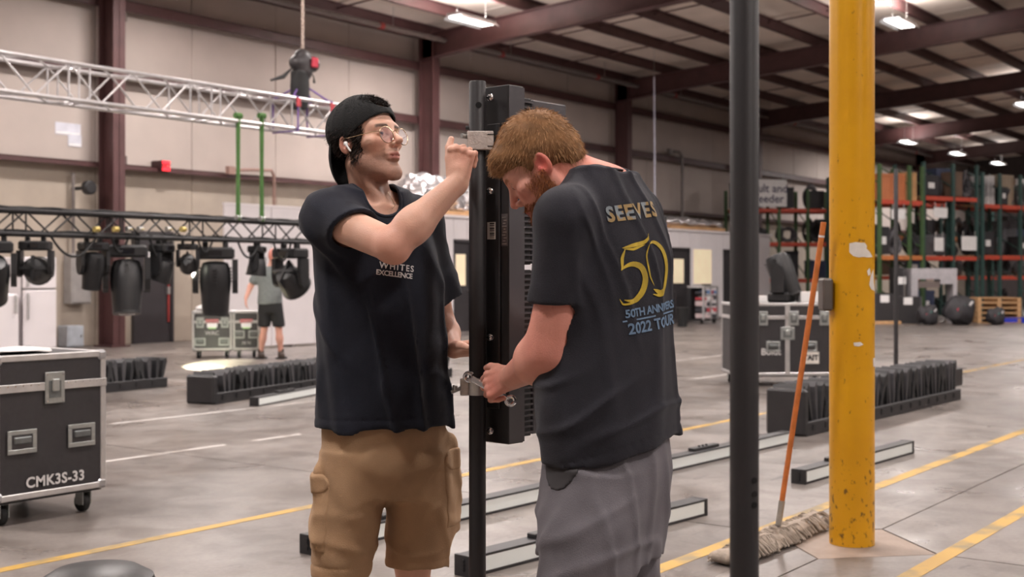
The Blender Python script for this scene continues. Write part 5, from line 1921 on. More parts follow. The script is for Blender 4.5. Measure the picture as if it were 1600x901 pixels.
# big case at the left
wr_ = ground(118, 803)
zt_case = z_at(545, 6.9)
W1, H1 = .68, .765
V1 = 6.0
ur, _d = on_v(166, V1)
big = road_case('big black road case with silver edges, stencilled letters and four casters', (ur - W1, V1, 0), 0.0, W1, .76, H1, .175, wheels=.052, latches=(.52,), handles=(.235, .765), hz=.52)
lettering(big, 'CMK3S-33', W1 * .53, .132 + .085, .078, sp=1.05, bold=.002)
PAPER2 = mat('white_cloth', S(228, 224, 222), 0.8, 0, 0.05, 12)
s = Sdf()
s.ell((0, 0, 0), (.19, .15, .012))
s.disp(lambda p: hnoise(p, 30, 91) * .006)
cl = thing('paper_sheet', 'crumpled white sheet lying on top of the big road case', 'paper', (ur - .42, V1 + .22, .136 + H1 + .011))
sdf_build('sheet', s, (-.22, -.18, -.03), (.22, .18, .03), .008, PAPER2, cl, np.zeros(3))
TAPE = mat('silver_label', S(150, 148, 150), 0.4, .3)
cb = thing('cable_bundle', 'dark loops of cable on the rear corner of the big road case', 'cable', (ur - .52, V1 + .5, .136 + H1 + .002))
MB().tube([(.12 * math.cos(a) * (1 + .1 * math.sin(3 * a)), .1 * math.sin(a), .012 + .004 * math.sin(5 * a)) for a in np.linspace(0, 4 * PI, 50)], .009, 6).build('cable', BLACKR, cb, True)

# twin case by the far man
g = ground(300, 560)
c1 = road_case('black road case far back whose lid carries a cloth and a bottle', (g[0], g[1], 0), CAMROT + .18, .62, .6, .62, .17, wheels=.05, latches=(.2, .82), handles=(.2, .8), hz=.3)
c2 = road_case('narrow black road case beside the grey-shirted man', tuple(Vector((g[0], g[1], 0)) + Matrix.Rotation(CAMROT + .18, 3, 'Z') @ Vector((.632, 0, 0))), CAMROT + .18, .42, .6, .62, .17, wheels=.05, latches=(), handles=(.24, .78), hz=.55)
GRNL = mat('green_label', S(176, 222, 150), 0.6)
REDL = mat('pink_label', S(206, 120, 122), 0.6)
for c, x in ((c1, .31), (c2, .21)):
    MB().rng(x - .1, x + .1, -.003, -.001, .56, .62).build('red_label', REDL, c)
    MB().rng(x - .08, x + .08, -.004, -.001, .49, .56).build('white_label', PAPER, c)
    MB().rng(x - .06, x + .06, -.004, -.001, .47, .49).build('green_label', GRNL, c)
lettering(c1, 'WAC', .31, .40, .09)
lettering(c2, '30 N', .21, .24, .07)
def bump_cloth(name, label, cat, loc, r3, m, seed, h=.01):
    t = thing(name, label, cat, loc, CAMROT)
    s = Sdf()
    s.ell((0, 0, r3[2] * .6), r3)
    s.disp(lambda p: hnoise(p, 22, seed) * .015)
    s.plane((0, 0, 0.0), (0, 0, -1))
    sdf_build('cloth', s, (-r3[0] - .04, -r3[1] - .04, -.01), (r3[0] + .04, r3[1] + .04, r3[2] * 2), h, m, t, np.zeros(3))
    return t
loc = Vector((g[0], g[1], 0)) + Matrix.Rotation(CAMROT + .18, 3, 'Z') @ Vector((.22, .2, .752))
bump_cloth('cleaning_cloth', 'bunched white cloth on the far road case beside the bottle', 'cloth', loc, (.2, .13, .07), PAPER2, 95, .014)
loc = Vector((g[0], g[1], 0)) + Matrix.Rotation(CAMROT + .18, 3, 'Z') @ Vector((.53, .22, .752))
bt = thing('bottle', 'white plastic bottle standing on the far road case', 'bottle', loc)
MB().lathe([(.05, 0), (.058, .01), (.058, .13), (.03, .17), (.024, .19)], 18).build('bottle_body', WHITEP, bt, True)
MB().lathe([(.026, .19), (.028, .195), (.028, .225), (.02, .23)], 14).build('cap', WHITEP, bt, True)
# wide case with a moving head on top, right of the blurred pipe
g = ground(1150, 604)
an = CAMROT + .06
mid = road_case('wide black twin road case behind the mop handle carrying a moving light', (g[0], g[1], 0), an, 1.24, .76, .86, .17, split=True, wheels=.05, latches=(.26, .56, .86), handles=(.36, .72), hz=.5)
latch(mid, .62, .13 + .5, 0, .17, .15)
lettering(mid, 'Boldt', .42, .13 + .28, .11, bold=.002)
lb = MB().rng(.80, 1.0, -.004, -.001, .13 + .14, .13 + .28).build('label_plate', LBL, mid)
lettering(mid, 'TAIT', .9, .13 + .21, .085, -.006, bold=.004, m=BLACKP)
def on_case(x, y):
    p = Vector((g[0], g[1], 0)) + Matrix.Rotation(an, 3, 'Z') @ Vector((x, y, 0))
    return (p.x, p.y, .13 + .862)
bx_ = thing('carton', 'small white carton on the twin case beside the moving light', 'box', on_case(.98, .3), an)
MB().rng(-.14, .14, -.1, .1, 0, .13, .004).build('carton_body', PAPER, bx_)
MB().rng(-.14, .14, -.015, .015, .129, .1315).build('tape', WOOD, bx_)
bx_ = thing('carton', 'flat white carton on the twin case beside the blurred pipe', 'box', on_case(.28, .35), an)
MB().rng(-.16, .16, -.12, .12, 0, .08, .004).build('carton_body', PAPER, bx_)
MB().rng(-.16, .16, -.015, .015, .079, .0815).build('tape', WOOD, bx_)

# ================================================================ moving lights
LBODY = mat('light_black', S(30, 30, 32), 0.42, 0, 0.2, 10)
def mh_prototype(kind):
    """moving head hanging from its base at local z = 0; the lens end points along local -y after tilt"""
    P = {}
    P['base'] = MB().rng(-.17, .17, -.12, .12, -.11, 0, .02).mesh('base', LBODY)
    P['clamp'] = MB().rng(-.025, .025, -.03, .03, 0, .05, .006).mesh('clamp', LBODY)
    P['display'] = MB().rng(-.06, .06, -.1225, -.1195, -.08, -.03).mesh('display', GLASSDARK)
    P['yoke_arm'] = MB().prism([(-.07, -.11), (.07, -.11), (.075, -.3), (.05, -.39), (0, -.42), (-.05, -.39), (-.075, -.3)], -.025, .025, Matrix.Rotation(PI / 2, 4, 'Z') @ Matrix.Rotation(PI / 2, 4, 'X')).mesh('yoke_arm', LBODY)
    if kind == 'spot':
        prof = [(.07, .2), (.115, .185), (.135, .12), (.14, 0), (.13, -.1), (.12, -.24), (.115, -.27)]
    else:
        prof = [(.06, .13), (.11, .12), (.135, .07), (.15, -.02), (.16, -.1), (.165, -.14)]
    P['head'] = MB().lathe(prof, 20).mesh('head', LBODY, True)
    zl = prof[-1][1]
    P['lens'] = MB().lathe([(.0005, zl - .022), (prof[-1][0] * .6, zl - .016), (prof[-1][0] * .9, zl - .001)], 20).mesh('lens', GLASSDARK, True)
    P['rim'] = MB().lathe([(prof[-1][0] * .9, zl + .01), (prof[-1][0] * 1.04, zl + .01), (prof[-1][0] * 1.04, zl - .012), (prof[-1][0] * .92, zl - .014)], 20).mesh('rim', LBODY, True)
    rib = MB()
    for k in range(5):
        z = .02 + .03 * k
        rib.rng(-.145, .145, -.018, .018, z - .006, z + .006).rng(-.018, .018, -.145, .145, z - .006, z + .006)
    P['cooling_ribs'] = rib.mesh('cooling_ribs', LBODY)
    return P
PROTO = {k: mh_prototype(k) for k in ('spot', 'wash')}
def moving_light(kind, label, loc, pan, tilt, sc=1.0, flip=False, group='moving lights hanging under the black truss'):
    P = PROTO[kind]
    t = thing('moving_light', label, 'stage light', loc, pan, group)
    t.scale = (sc, sc, sc)
    if flip:
        t.rotation_euler = (PI, 0, pan)
    link('base', P['base'], t)
    if not flip:
        for s_ in (-.09, .09):
            link('clamp', P['clamp'], t).location = (s_, 0, 0)
    link('display', P['display'], t)
    for s_ in (-1, 1):
        a = link('yoke_arm', P['yoke_arm'], t)
        a.location = (s_ * .175, 0, 0)
    h = link('head', P['head'], t)
    h.location = (0, 0, -.33)
    h.rotation_euler = (tilt, 0, 0)
    for k in ('lens', 'rim', 'cooling_ribs'):
        link(k, P[k], h)
    return t
sl = road = None
moving_light('spot', 'tall black moving light standing upright on the wide twin road case', on_case(.66, .38), CAMROT + 1.1, 2.75, 1.0, True, 'moving light on a case')
bpy.context.view_layer.update()
ml = [o for o in COL.objects if o.get('label', '').startswith('tall black moving')][0]
ml.scale = (1.12, 1.12, 1.12)

# ================================================================ trusses
VT = 12.5
def box_truss(label, m, u0, u1, z0, z1, chord, brace, web, group=None, rings=2.4, diag2=True):
    t = thing('box_truss', label, 'truss', (u0, VT, 0), 0.0, group)
    h = z1 - z0
    L_ = u1 - u0
    for y in (-h / 2, h / 2):
        for z in (z0, z1):
            MB().cyl((0, y, z), (L_, y, z), chord, 12).build('chord', m, t, True)
    n = int(L_ / web)
    seg = L_ / n
    me = {}
    def rod(a, b_, name):
        MB().cyl(a, b_, brace, 7).build(name, m, t, True)
    for i in range(n):
        x0, x1 = i * seg, (i + 1) * seg
        for y in (-h / 2, h / 2):
            if i % 2:
                rod((x0, y, z0), (x1, y, z1), 'brace')
            else:
                rod((x0, y, z1), (x1, y, z0), 'brace')
            if i % 4 == 0:
                rod((x0, y, z0), (x0, y, z1), 'upright')
        for z in (z0, z1):
            rod((x0, -h / 2, z), (x1, h / 2, z), 'brace') if i % 2 else rod((x0, h / 2, z), (x1, -h / 2, z), 'brace')
    for k in range(1, int(L_ / rings)):
        x = k * rings
        for dx in (-.07, .07):
            for y in (-h / 2, h / 2):
                rod((x + dx, y, z0), (x + dx, y, z1), 'end_frame')
            for z in (z0, z1):
                rod((x + dx, -h / 2, z), (x + dx, h / 2, z), 'end_frame')
    return t
uA, dA = on_v(-140, VT)
uB, dB = on_v(575, VT)
SILV = mat('silver_truss', S(206, 203, 204), 0.3, 0.75, 0.08, 12)
d0 = on_v(0, VT - .21)[1]
st_ = box_truss('silver aluminium box truss hanging high from a chain hoist', SILV, uA, uB, z_at(141, d0), z_at(81, d0), .026, .012, .42, rings=1.9)
uC, dC = on_v(545, VT)
btz0, btz1 = z_at(364, d0 + .05), z_at(327, d0 + .05)
BTR = mat('black_truss', S(32, 31, 33), 0.45, 0.1, 0.15, 12)
bt_ = box_truss('black box truss slung below the silver one, full of stage lights', BTR, uA, uC, btz0, btz1, .024, .011, .30, rings=2.4)
# clutter on the black truss: cable runs
for k, (y, z, ph) in enumerate(((-.05, btz1 + .035, 0), (.06, btz1 + .04, 2), (-.1, btz0 + .03, 4))):
    cbn = thing('cable_bundle', ('black cable loom lying along the top of the black truss, front strand', 'black cable loom lying along the top of the black truss, rear strand', 'black cable loom running inside the black truss')[k], 'cable', (uA, VT, 0), 0, 'truss cable looms')
    MB().tube([(x, y + .03 * math.sin(x * 3 + ph), z + .008 * math.sin(x * 9 + ph)) for x in np.linspace(.1, uC - uA - .1, 60)], .016, 6).build('cable', BLACKR, cbn, True)
GOLDC = mat('brass_tag', S(198, 178, 110), 0.4, .4)
for px in (150, 180, 200, 218, 262, 285):
    u, d = on_v(px, VT - .16)
    tg_ = thing('scaffold_clamp', {150: 'first', 180: 'second', 200: 'third', 218: 'fourth', 262: 'fifth', 285: 'last'}[px] + ' small shiny clamp along the black truss counting from the fridge side', 'clamp', (u, VT - .17, z_at(358, d)), 0, 'small clamps on the black truss')
    MB().cyl((-.03, 0, 0), (.03, 0, 0), .034, 10).build('ring', ZINC if px % 3 else GOLDC, tg_, True)
    MB().cyl((0, -.03, .0), (0, -.07, .0), .009, 8).build('bolt', GOLDC, tg_)
LGT = [('spot', -8, 1.05, .35, .75, 'big black moving light at the very edge in front of the small white fridge'), ('wash', 58, 0.85, .1, 1.45, 'round black light facing the viewer over the tall fridge'),
       ('spot', 148, .80, .8, .2, 'small black light hanging beside the maroon column'), ('spot', 200, 1.2, .35, -.18, 'large black moving light hanging in front of the dark door'),
       ('wash', 255, .82, 1.4, .4, 'black light hanging just past the dark door edge'), ('wash', 296, .62, .5, .8, 'smallest black light hanging above the twin road cases'),
       ('spot', 339, 1.25, .2, .12, 'longest black moving light hanging right above the far road case'), ('wash', 404, .72, 1.5, .1, 'small black light hanging beside the head of the far man'),
       ('wash', 456, 1.12, -.5, .9, 'wide black light tilted beside the shoulder of the capped man')]
BEAMS = {}
for kind, px, sc, pan, tilt, lab in LGT:
    u, d = on_v(px, VT - .05)
    o_ = moving_light(kind, lab, (u, VT - .02, btz0 - .024 - .05 * sc * 1.12), CAMROT + pan, tilt, sc * 1.12)
    BEAMS[px] = o_
for k, (pa, pb, dz) in enumerate(((70, 140, .22), (165, 190, .16), (225, 250, .2), (300, 322, .14), (362, 395, .2), (418, 445, .24))):
    ua_, ub_ = on_v(pa, VT)[0], on_v(pb, VT)[0]
    t_ = thing('cable_loop', ('first', 'second', 'third', 'fourth', 'fifth', 'last')[k] + ' black cable loop drooping under the black truss, counted from the fridges', 'cable', (ua_, VT - .12, btz0), 0, 'drooping truss cables')
    MB().tube([((ub_ - ua_) * s_, 0, -.02 - dz * 4 * s_ * (1 - s_)) for s_ in np.linspace(0, 1, 12)], .014, 6).build('cable', BLACKR, t_, True)
    MB().box((0, 0, 0), (.04, .05, .05)).build('tie', BLACKP, t_)
# the lit one throws a bright pool on the floor
tx, ty = ground(346, 572)
lit = BEAMS[296]
hx, hy = tx - lit.location.x, ty - lit.location.y
hz_l = lit.location.z - .33 * lit.scale.z
th_ = math.atan2(math.hypot(hx, hy), hz_l)
lit.rotation_euler = (0, 0, math.atan2(hy, hx) - PI / 2)
for ch in lit.children:
    if ch.name.startswith('head'):
        ch.rotation_euler = (th_, 0, 0)
        for g2 in ch.children:
            if g2.name.startswith('lens'):
                g2.data = g2.data.copy()
                g2.data.materials[0] = mat('lit_lens', (1, 1, .8), .3, emit=14, var=0)
sp = bpy.data.lights.new('beam', 'SPOT')
sp.energy = 18000
sp.spot_size = math.radians(22)
sp.spot_blend = .12
sp.shadow_soft_size = .05
sp.color = (1, 1, .72)
so = link('beam', sp, lit)
ld_ = Vector((0, math.sin(th_), -math.cos(th_)))
so.location = Vector((0, 0, -.33)) + ld_ * .2
so.rotation_euler = ld_.to_track_quat('-Z', 'Y').to_euler()

# hoist and slings
u, d = on_v(473, VT)
zt_ = z_at(81, d0)
hz_ = z_at(100, d)
CHAINM = mat('hoist_chain', S(186, 168, 156), 0.5, 0.5)
ho = thing('chain_hoist', 'dark chain hoist with a red badge holding up the silver truss', 'hoist', (u, VT, hz_))
s = Sdf(); s.cone((0, 0, -.09), (0, 0, .07), .15, .14, 0, flat=((0, 1, 0), .8)).cone((-.12, 0, .0), (.16, 0, .02), .1, .12, .03)
sdf_build('hoist_body', s, (-.3, -.25, -.3), (.36, .25, .3), .02, mat('hoist_body', S(52, 48, 50), 0.45), ho, np.zeros(3))
MB().rng(.04, .16, -.15, -.118, -.05, .09, .01).build('badge', mat('red_badge', S(190, 50, 70), 0.4), ho)
m = MB()
n = 60
zc = roof_z(VT) - .3 - hz_
for k in range(n):
    m.box((0, 0, .16 + (zc - .16) * (k + .5) / n), (.016 if k % 2 else .045, .045 if k % 2 else .016, (zc - .16) / n * 1.15), None, .004)
m.build('lift_chain', CHAINM, ho)
MB().tube([(-.09, 0, .02), (-.22, 0, -.1), (-.36, 0, -.22), (-.6, -.02, -.3)], [.012, .012, .03, .014], 7).build('power_cord', BLACKR, ho, True)
MB().tube([(.14, 0, -.05), (.19, -.02, -.16), (.2, -.02, -.24)], [.008, .008, .02], 6).build('remote_plug', BLACKR, ho, True)
s = Sdf(); s.loft([(-.62, -.07, 0, .13, .11, 0), (-.3, -.06, 0, .15, .12, 0), (-.1, -.05, 0, .15, .12, 0)], 0); s.disp(lambda p: hnoise(p, 20, 97) * .012)
sdf_build('chain_bag', s, (-.3, -.22, -.68), (.16, .22, -.05), .02, BLACKR, ho, np.zeros(3))
MB().tube([(0, 0, -.1), (0, 0, -.3)], .02, 8).build('hook', ZINC, ho)
PURP = mat('purple_sling', S(104, 76, 140), 0.8)
GRN = mat('green_sling', S(66, 104, 50), 0.8, 0, .15, 20)
hh = .21
for k, dx in enumerate((-.32, .32)):
    sl_ = thing('round_sling', ('purple sling wrapped round the silver truss under the chain bag', 'purple sling wrapped round the silver truss toward the capped man')[k], 'sling', (u + dx, VT, 0), 0, 'purple slings')
    zb_ = z_at(141, d0)
    MB().tube([(0, -hh - .03, zb_ - .03), (0, -hh - .035, zt_ + .02), (0, -hh + .05, zt_ + .04), (-dx * .8, 0, hz_ - .3), (0, hh - .05, zt_ + .04), (0, hh + .035, zt_ + .02), (0, hh + .03, zb_ - .03)], .014, 8, True).build('sling_loop', PURP, sl_, True)
    MB().rng(-.035, .035, -hh - .06, -hh - .03, zt_ - .12, zt_ + .0, .005).build('sling_tag', mat('red_tag', S(170, 58, 66), 0.6), sl_)
for px, lab in ((372, 'green sling hanging between the two trusses, nearer the door'), (409, 'green sling hanging between the two trusses, nearer the capped man')):
    u2, d2 = on_v(px, VT - .2)
    sl_ = thing('round_sling', lab, 'sling', (u2, VT - .2, 0), 0, 'green slings')
    zb_ = z_at(188, d2)
    for y in (-.02, .02):
        MB().tube([(0, y, zb_ + .06), (0, y * .6, (zb_ + btz1) / 2), (0, y, btz1 + .0)], .017, 7).build('sling_leg', GRN, sl_, True)
    MB().cyl((-.05, 0, zb_ + .06), (.05, 0, zb_ + .06), .04, 10).build('choke', GRN, sl_, True)
    MB().cyl((-.03, 0, btz1 + .035), (.03, 0, btz1 + .035), .036, 10).build('shackle', ZINC, sl_, True)

# black ribbed drum housing at the lower left edge
gx_, gd_ = q(152, 0, 4.0)[0], 4.0
zt2 = z_at(884, 4.0)
dr = thing('drum_housing', 'black ribbed round housing with a yellow label at the bottom edge', 'housing', cam_loc(gx_, gd_), CAMROT)
MB().lathe([(.17, 0), (.185, .02), (.19, zt2 - .09), (.175, zt2 - .035), (.13, zt2 - .008), (.0005, zt2)], 40).build('shell', LBODY, dr, True)
rb_ = MB().rng(.178, .196, -.006, .006, .03, zt2 - .08, .002).mesh('rib', LBODY)
for k in range(36):
    o_ = link('rib', rb_, dr)
    o_.rotation_euler = (0, 0, 2 * PI * k / 36)
MB().box((.0, -.1, zt2 - .014), (.06, .035, .004), Matrix.Rotation(.25, 3, 'X')).build('warning_label', mat('yellow_label', S(222, 214, 60), 0.5), dr)
# ================================================================ along the long wall
def vz(px, py, v):
    u, d = on_v(px, v)
    return u, z_at(py, d)
# ---- modular office
VO = 17.0
EGREY0 = mat('screen_foot', S(120, 112, 110), .6)
OW = mat('office_white', S(222, 216, 218), 0.5, 0, 0.03, 2)
DDOOR = mat('dark_door', S(52, 49, 52), 0.45, 0, 0.1, 4)
CREAM = mat('lit_blind', S(236, 220, 186), 0.7, 0, 0.05, 3, emit=0.35)
up0 = on_v(352, VO)[0]
uo0, uo1 = 19.0, on_v(1203, VO)[0]
HO = 2.56
of = thing('modular_office', 'long white modular office block with dark doors along the wall', 'office', (uo0, VO, 0))
LO = uo1 - uo0
MB().rng(0, LO, .06, VW - VO - .75, .0, HO).build('core', OW, of)
npan = 15
doors = [(709, 737, 370), (1049, 1078, 382), (1130, 1158, 384)]
dr_u = [(on_v(a, VO)[0] - uo0, on_v(b_, VO)[0] - uo0) for a, b_, _ in doors]
edges_ = sorted(set([0.0, LO] + [e for a in dr_u for e in a] + [LO * k / npan for k in range(1, npan)]))
for a, b_ in zip(edges_[:-1], edges_[1:]):
    if b_ - a < .05:
        continue
    isdoor = any(abs((a + b_) / 2 - (p + r_) / 2) < (r_ - p) / 2 for p, r_ in dr_u)
    MB().rng(a + .006, b_ - .006, 0, .06, (2.05 if isdoor else .0), HO, .006).build('wall_panel', OW, of)
MB().rng(-.05, LO + .05, -.05, VW - VO - .76, HO, HO + .06).build('roof_cap', OW, of)
MB().rng(-.02, LO + .02, -.012, .0, 0, .1).build('skirting', mat('grey_skirting', S(120, 112, 110), .6), of)
for k, (a, b_) in enumerate(dr_u):
    dd = MB().rng(a + .03, b_ - .03, .03, .055, .01, 2.03, .004).build('door', DDOOR, of)
    MB().rng(a, a + .05, -.01, .06, 0, 2.08).rng(b_ - .05, b_, -.01, .06, 0, 2.08).rng(a, b_, -.01, .06, 2.03, 2.1).build('door_frame', DDOOR, of)
    if k < 2:
        w_ = b_ - a
        MB().rng(a + w_ * .14, b_ - w_ * .3, .022, .03, 1.1, 1.78).build('window_pane', CREAM, dd)
    MB().cyl((b_ - .14, -.02, 1.0), (b_ - .14, .03, 1.0), .025, 10).build('knob', CHROME, dd)
for pa, pb, ya, yb in ((1083, 1111, 389, 443),):
    ua, za = vz(pa, ya, VO)
    ub, zb_ = vz(pb, yb, VO)
    f_ = MB().rng(ua - uo0 - .03, ub - uo0 + .03, -.012, .0, zb_ - .03, za + .03, .003).build('window_frame', OW, of)
    MB().rng(ua - uo0, ub - uo0, -.016, -.010, zb_, za).build('window_pane', CREAM, f_)
    for k in range(8):
        z = zb_ + (za - zb_) * (k + .5) / 8
        MB().rng(ua - uo0, ub - uo0, -.02, -.016, z - .006, z + .006).build('blind_slat', CREAM, f_)
    MB().rng(ub - uo0 - .6, ub - uo0 - .1, -.05, -.012, zb_ - .05, zb_ - .01).build('sill', DDOOR, f_)
ps = thing('partition_screen', 'freestanding white partition screen behind the grey-shirted man', 'partition', (up0, VO + .02, 0))
LP = uo0 - up0 - .02
for k in range(4):
    MB().rng(LP * k / 4 + .006, LP * (k + 1) / 4 - .006, 0, .05, .04, HO, .005).build('wall_panel', OW, ps)
    MB().rng(LP * (k + .5) / 4 - .04, LP * (k + .5) / 4 + .04, -.0, .5, 0, .04).build('foot', EGREY0, ps)
MB().rng(0, LP, -.008, .058, HO, HO + .04).build('top_rail', OW, ps)
# plywood sheets and foil-wrapped bundles on the roof
FOIL = mat('foil_wrap', S(214, 210, 212), 0.22, 0.75, 0.15, 5, 0.5, 16)
PLY = mat('plywood', S(196, 154, 110), 0.65, 0, 0.15, 4)
for k, (pa, pb, ph, lab) in enumerate(((648, 742, .85, 'capped man'), (1040, 1124, .34, 'two dark office doors'))):
    ua, ub = on_v(pa, VO + .3)[0], on_v(pb, VO + .3)[0]
    pw = thing('plywood_stack', 'plywood sheets on the office roof behind the ' + ('slim pipe' if k == 0 else 'red-haired man'), 'plywood', (ua, VO + .1, HO + .06), 0, 'plywood on the office roof')
    for j in range(3):
        MB().rng(0, ub - ua, 0, 1.2, .035 * j, .035 * j + .03).build('sheet', PLY, pw)
    z0 = HO + .06 + .105
    fb = thing('foil_bundle', 'shiny foil-wrapped bundle on the office roof behind the ' + ('slim pipe' if k == 0 else 'red-haired man'), 'bundle', (ua, VO + .15, z0), 0, 'foil bundles on the office roof')
    s = Sdf()
    n = 5
    rr_ = random.Random(3 + k)
    for j in range(n):
        xc = (ub - ua) * (j + .5) / n
        s.ell((xc, .5, ph * .3), ((ub - ua) / n * .75, .5, ph * rr_.uniform(.5, .75) * (1 if k == 0 else (1 - abs(j - 1.5) * .15))), .12)
    s.disp(lambda p: hnoise(p, 7, 5) * .08 + hnoise(p, 19, 6) * .05 + hnoise(p, 45, 7) * .02)
    s.plane((0, 0, 0), (0, 0, -1))
    sdf_build('wrap', s, (-.3, -.2, -.05), (ub - ua + .3, 1.3, ph * 1.5), .032, FOIL, fb, np.zeros(3), relax=0)
# ---- dark door in the wall behind the trusses
ua, ub = on_v(205, VW)[0], on_v(268, VW)[0]
d1_ = thing('door_1', 'dark steel door in the long wall with a white notice', 'door', (ua, VW, 0), kind='structure')
MB().rng(.05, ub - ua - .05, -.05, -.01, 0, 2.1, .004).build('leaf', DDOOR, d1_)
MB().rng(0, .06, -.08, -.0, 0, 2.15).build('jamb', DDOOR, d1_)
MB().rng(ub - ua - .06, ub - ua, -.08, -.0, 0, 2.15).build('jamb', DDOOR, d1_)
MB().rng(0, ub - ua, -.08, -.0, 2.1, 2.18).build('header', DDOOR, d1_)
MB().rng((ub - ua) * .38, (ub - ua) * .62, -.056, -.05, 1.66, 1.88).build('notice', PAPER, d1_)
MB().rng((ub - ua) * .83, (ub - ua) * .9, -.09, -.05, .95, 1.1).build('lock_plate', ZINC, d1_)
MB().rng((ub - ua) * .85, (ub - ua) * .89, -.075, -.05, .4, 1.9).build('red_strip', REDP, d1_)
# ---- fridges
FRM = mat('fridge_white', S(226, 220, 222), 0.35, 0, 0.02, 3)
GASK = mat('gasket', S(110, 104, 104), 0.7)
VF = 18.9
ua, d_ = on_v(36, VF); ub = on_v(88, VF)[0]
hf = z_at(401, d_)
fr = thing('refrigerator', 'tall white refrigerator with a freezer door on top', 'fridge', (ua, VF, 0))
W_ = ub - ua
MB().rng(0, W_, .06, .75, .05, hf, .02).build('cabinet', FRM, fr)
MB().rng(0, W_, .035, .062, .06, hf - .005).build('gasket', GASK, fr)
zs = z_at(452, d_)
dlo = MB().rng(.005, W_ - .005, -.02, .04, .09, zs - .012, .015).build('door', FRM, fr)
dhi = MB().rng(.005, W_ - .005, -.02, .04, zs + .012, hf, .015).build('freezer_door', FRM, fr)
MB().rng(.05, .09, -.06, -.018, zs - .5, zs - .06, .008).build('handle', ALU, dlo)
MB().rng(.05, .09, -.06, -.018, zs + .05, zs + .3, .008).build('handle', ALU, dhi)
MB().rng(.02, W_ - .02, .03, .1, .0, .07).build('kick_grille', GASK, fr)
ua2, d_ = on_v(-30, VF); ub2 = on_v(34, VF)[0]
hf2 = z_at(459, d_)
fr = thing('refrigerator', 'lower white freezer at the edge beside the tall refrigerator', 'freezer', (ua2, VF, 0))
W_ = ub2 - ua2 - .03
MB().rng(0, W_, .05, .75, .05, hf2, .02).build('cabinet', FRM, fr)
dlo = MB().rng(.005, W_ - .03, -.02, .04, .09, hf2 - .02, .015).build('door', FRM, fr)
MB().rng(W_ - .12, W_ - .08, -.06, -.018, .7, 1.0, .008).build('handle', ALU, dlo)
MB().rng(.02, W_ - .02, .03, .1, .0, .07).build('kick_grille', GASK, fr)
# ---- electrical gear on the wall
EGREY = mat('panel_grey', S(150, 146, 144), 0.5, 0.1)
def wall_box(name, label, cat, pa, pb, ya, yb, dep, m, extra=None, group=None):
    ua, ub = on_v(pa, VW)[0], on_v(pb, VW)[0]
    d = on_v((pa + pb) / 2, VW)[1]
    z1, z0 = z_at(ya, d), z_at(yb, d)
    t = thing(name, label, cat, (ua, VW, z0), 0, group)
    MB().rng(0, ub - ua, -dep, 0, 0, z1 - z0, .01).build('enclosure', m, t)
    MB().rng(.03, ub - ua - .03, -dep - .012, -dep, .03, z1 - z0 - .03, .004).build('cover', m, t)
    MB().rng(ub - ua - .08, ub - ua - .055, -dep - .035, -dep - .012, (z1 - z0) * .45, (z1 - z0) * .55).build('catch', ZINC, t)
    return t, ub - ua, z1 - z0
t, a, b_ = wall_box('electrical_panel', 'tall grey electrical panel on the wall past the refrigerator', 'electrical panel', 99, 130, 396, 474, .25, EGREY)
MB().tube([(a * .3, -.12, b_), (a * .3, -.12, 3.2 - t.location.z)], .03, 8).build('conduit', PIPEM, t, True)
t, a, b_ = wall_box('junction_box', 'pale low box on the wall under the grey electrical panel', 'box', 90, 116, 508, 541, .3, mat('pale_blue_box', S(176, 182, 190), .5))
t, a, b_ = wall_box('exit_sign', 'lit red exit sign on the girt of the long wall', 'exit sign', 236, 249, 252, 269, .32, mat('sign_case', S(60, 30, 32), .5))
d = on_v(242, VW)[1]
fc_ = MB().rng(.01, a - .01, -.345, -.33, .01, b_ - .01).build('face', mat('exit_red', S(255, 40, 52), 0.5, emit=1.6), t)
o_ = link('lettering', text_mesh('EXIT', .1, mat('exit_dark', S(110, 12, 16), .5), 'lettering', 1.0, 0, 0, .004), fc_)
o_.location = (a / 2, -.348, b_ / 2)
o_.rotation_euler = (PI / 2, 0, 0)
for k, (pa, pb, ya, yb) in enumerate(((86, 126, 192, 211), (106, 127, 210, 229))):
    ua, ub = on_v(pa, VW)[0], on_v(pb, VW)[0]
    d = on_v((pa + pb) / 2, VW)[1]
    pp = thing('wall_poster', ('wide pale paper patch high on the wall left of the maroon column', 'small pale paper patch just below the wide one on the wall')[k], 'paper', (ua, VW - .004 - .003 * k, z_at(yb, d)), 0, 'paper patches')
    MB().rng(0, ub - ua, -.002, 0.004, 0, z_at(ya, d) - z_at(yb, d)).build('sheet', mat('pale_blue_paper', S(206, 206, 216), .8), pp)
    MB().rng(.02, ub - ua - .02, -.004, -.002, .02, .05).build('tape', PAPER, pp)
# pipes on the wall
def wall_pipe(label, pts, r_, m, v=VW - .3, name='wall_pipe'):
    t = thing(name, label, 'pipe', (0, v, 0))
    P = []
    for px, py in pts:
        u, d = on_v(px, v)
        P.append((u, 0, z_at(py, d)))
    MB().tube(P, r_, 8).build('pipe_run', m, t, True)
    for p in (P[0], P[-1]):
        MB().box(p, (.16, .12, .16)).build('fitting', m, t)
wall_pipe('thin bent conduit descending the wall beside the green slings', [(360, 266), (395, 265), (424, 266), (428, 274), (428, 380)], .035, mat('rust_pipe', S(150, 120, 110), .6))
wall_pipe('grey bent conduit on the wall right of the red-haired man', [(1046, 236), (1062, 238), (1066, 246), (1066, 345)], .05, PIPEM)
wall_pipe('thin dark conduit rising on the wall close to the first maroon column', [(190, 26), (190, 250)], .018, mat('dark_conduit', S(96, 84, 80), .6))
u, d = on_v(1022, 16.9)
hc = thing('hanging_cord', 'long pale cord hanging from the ceiling behind the red-haired man', 'cord', (u, 16.9, 0))
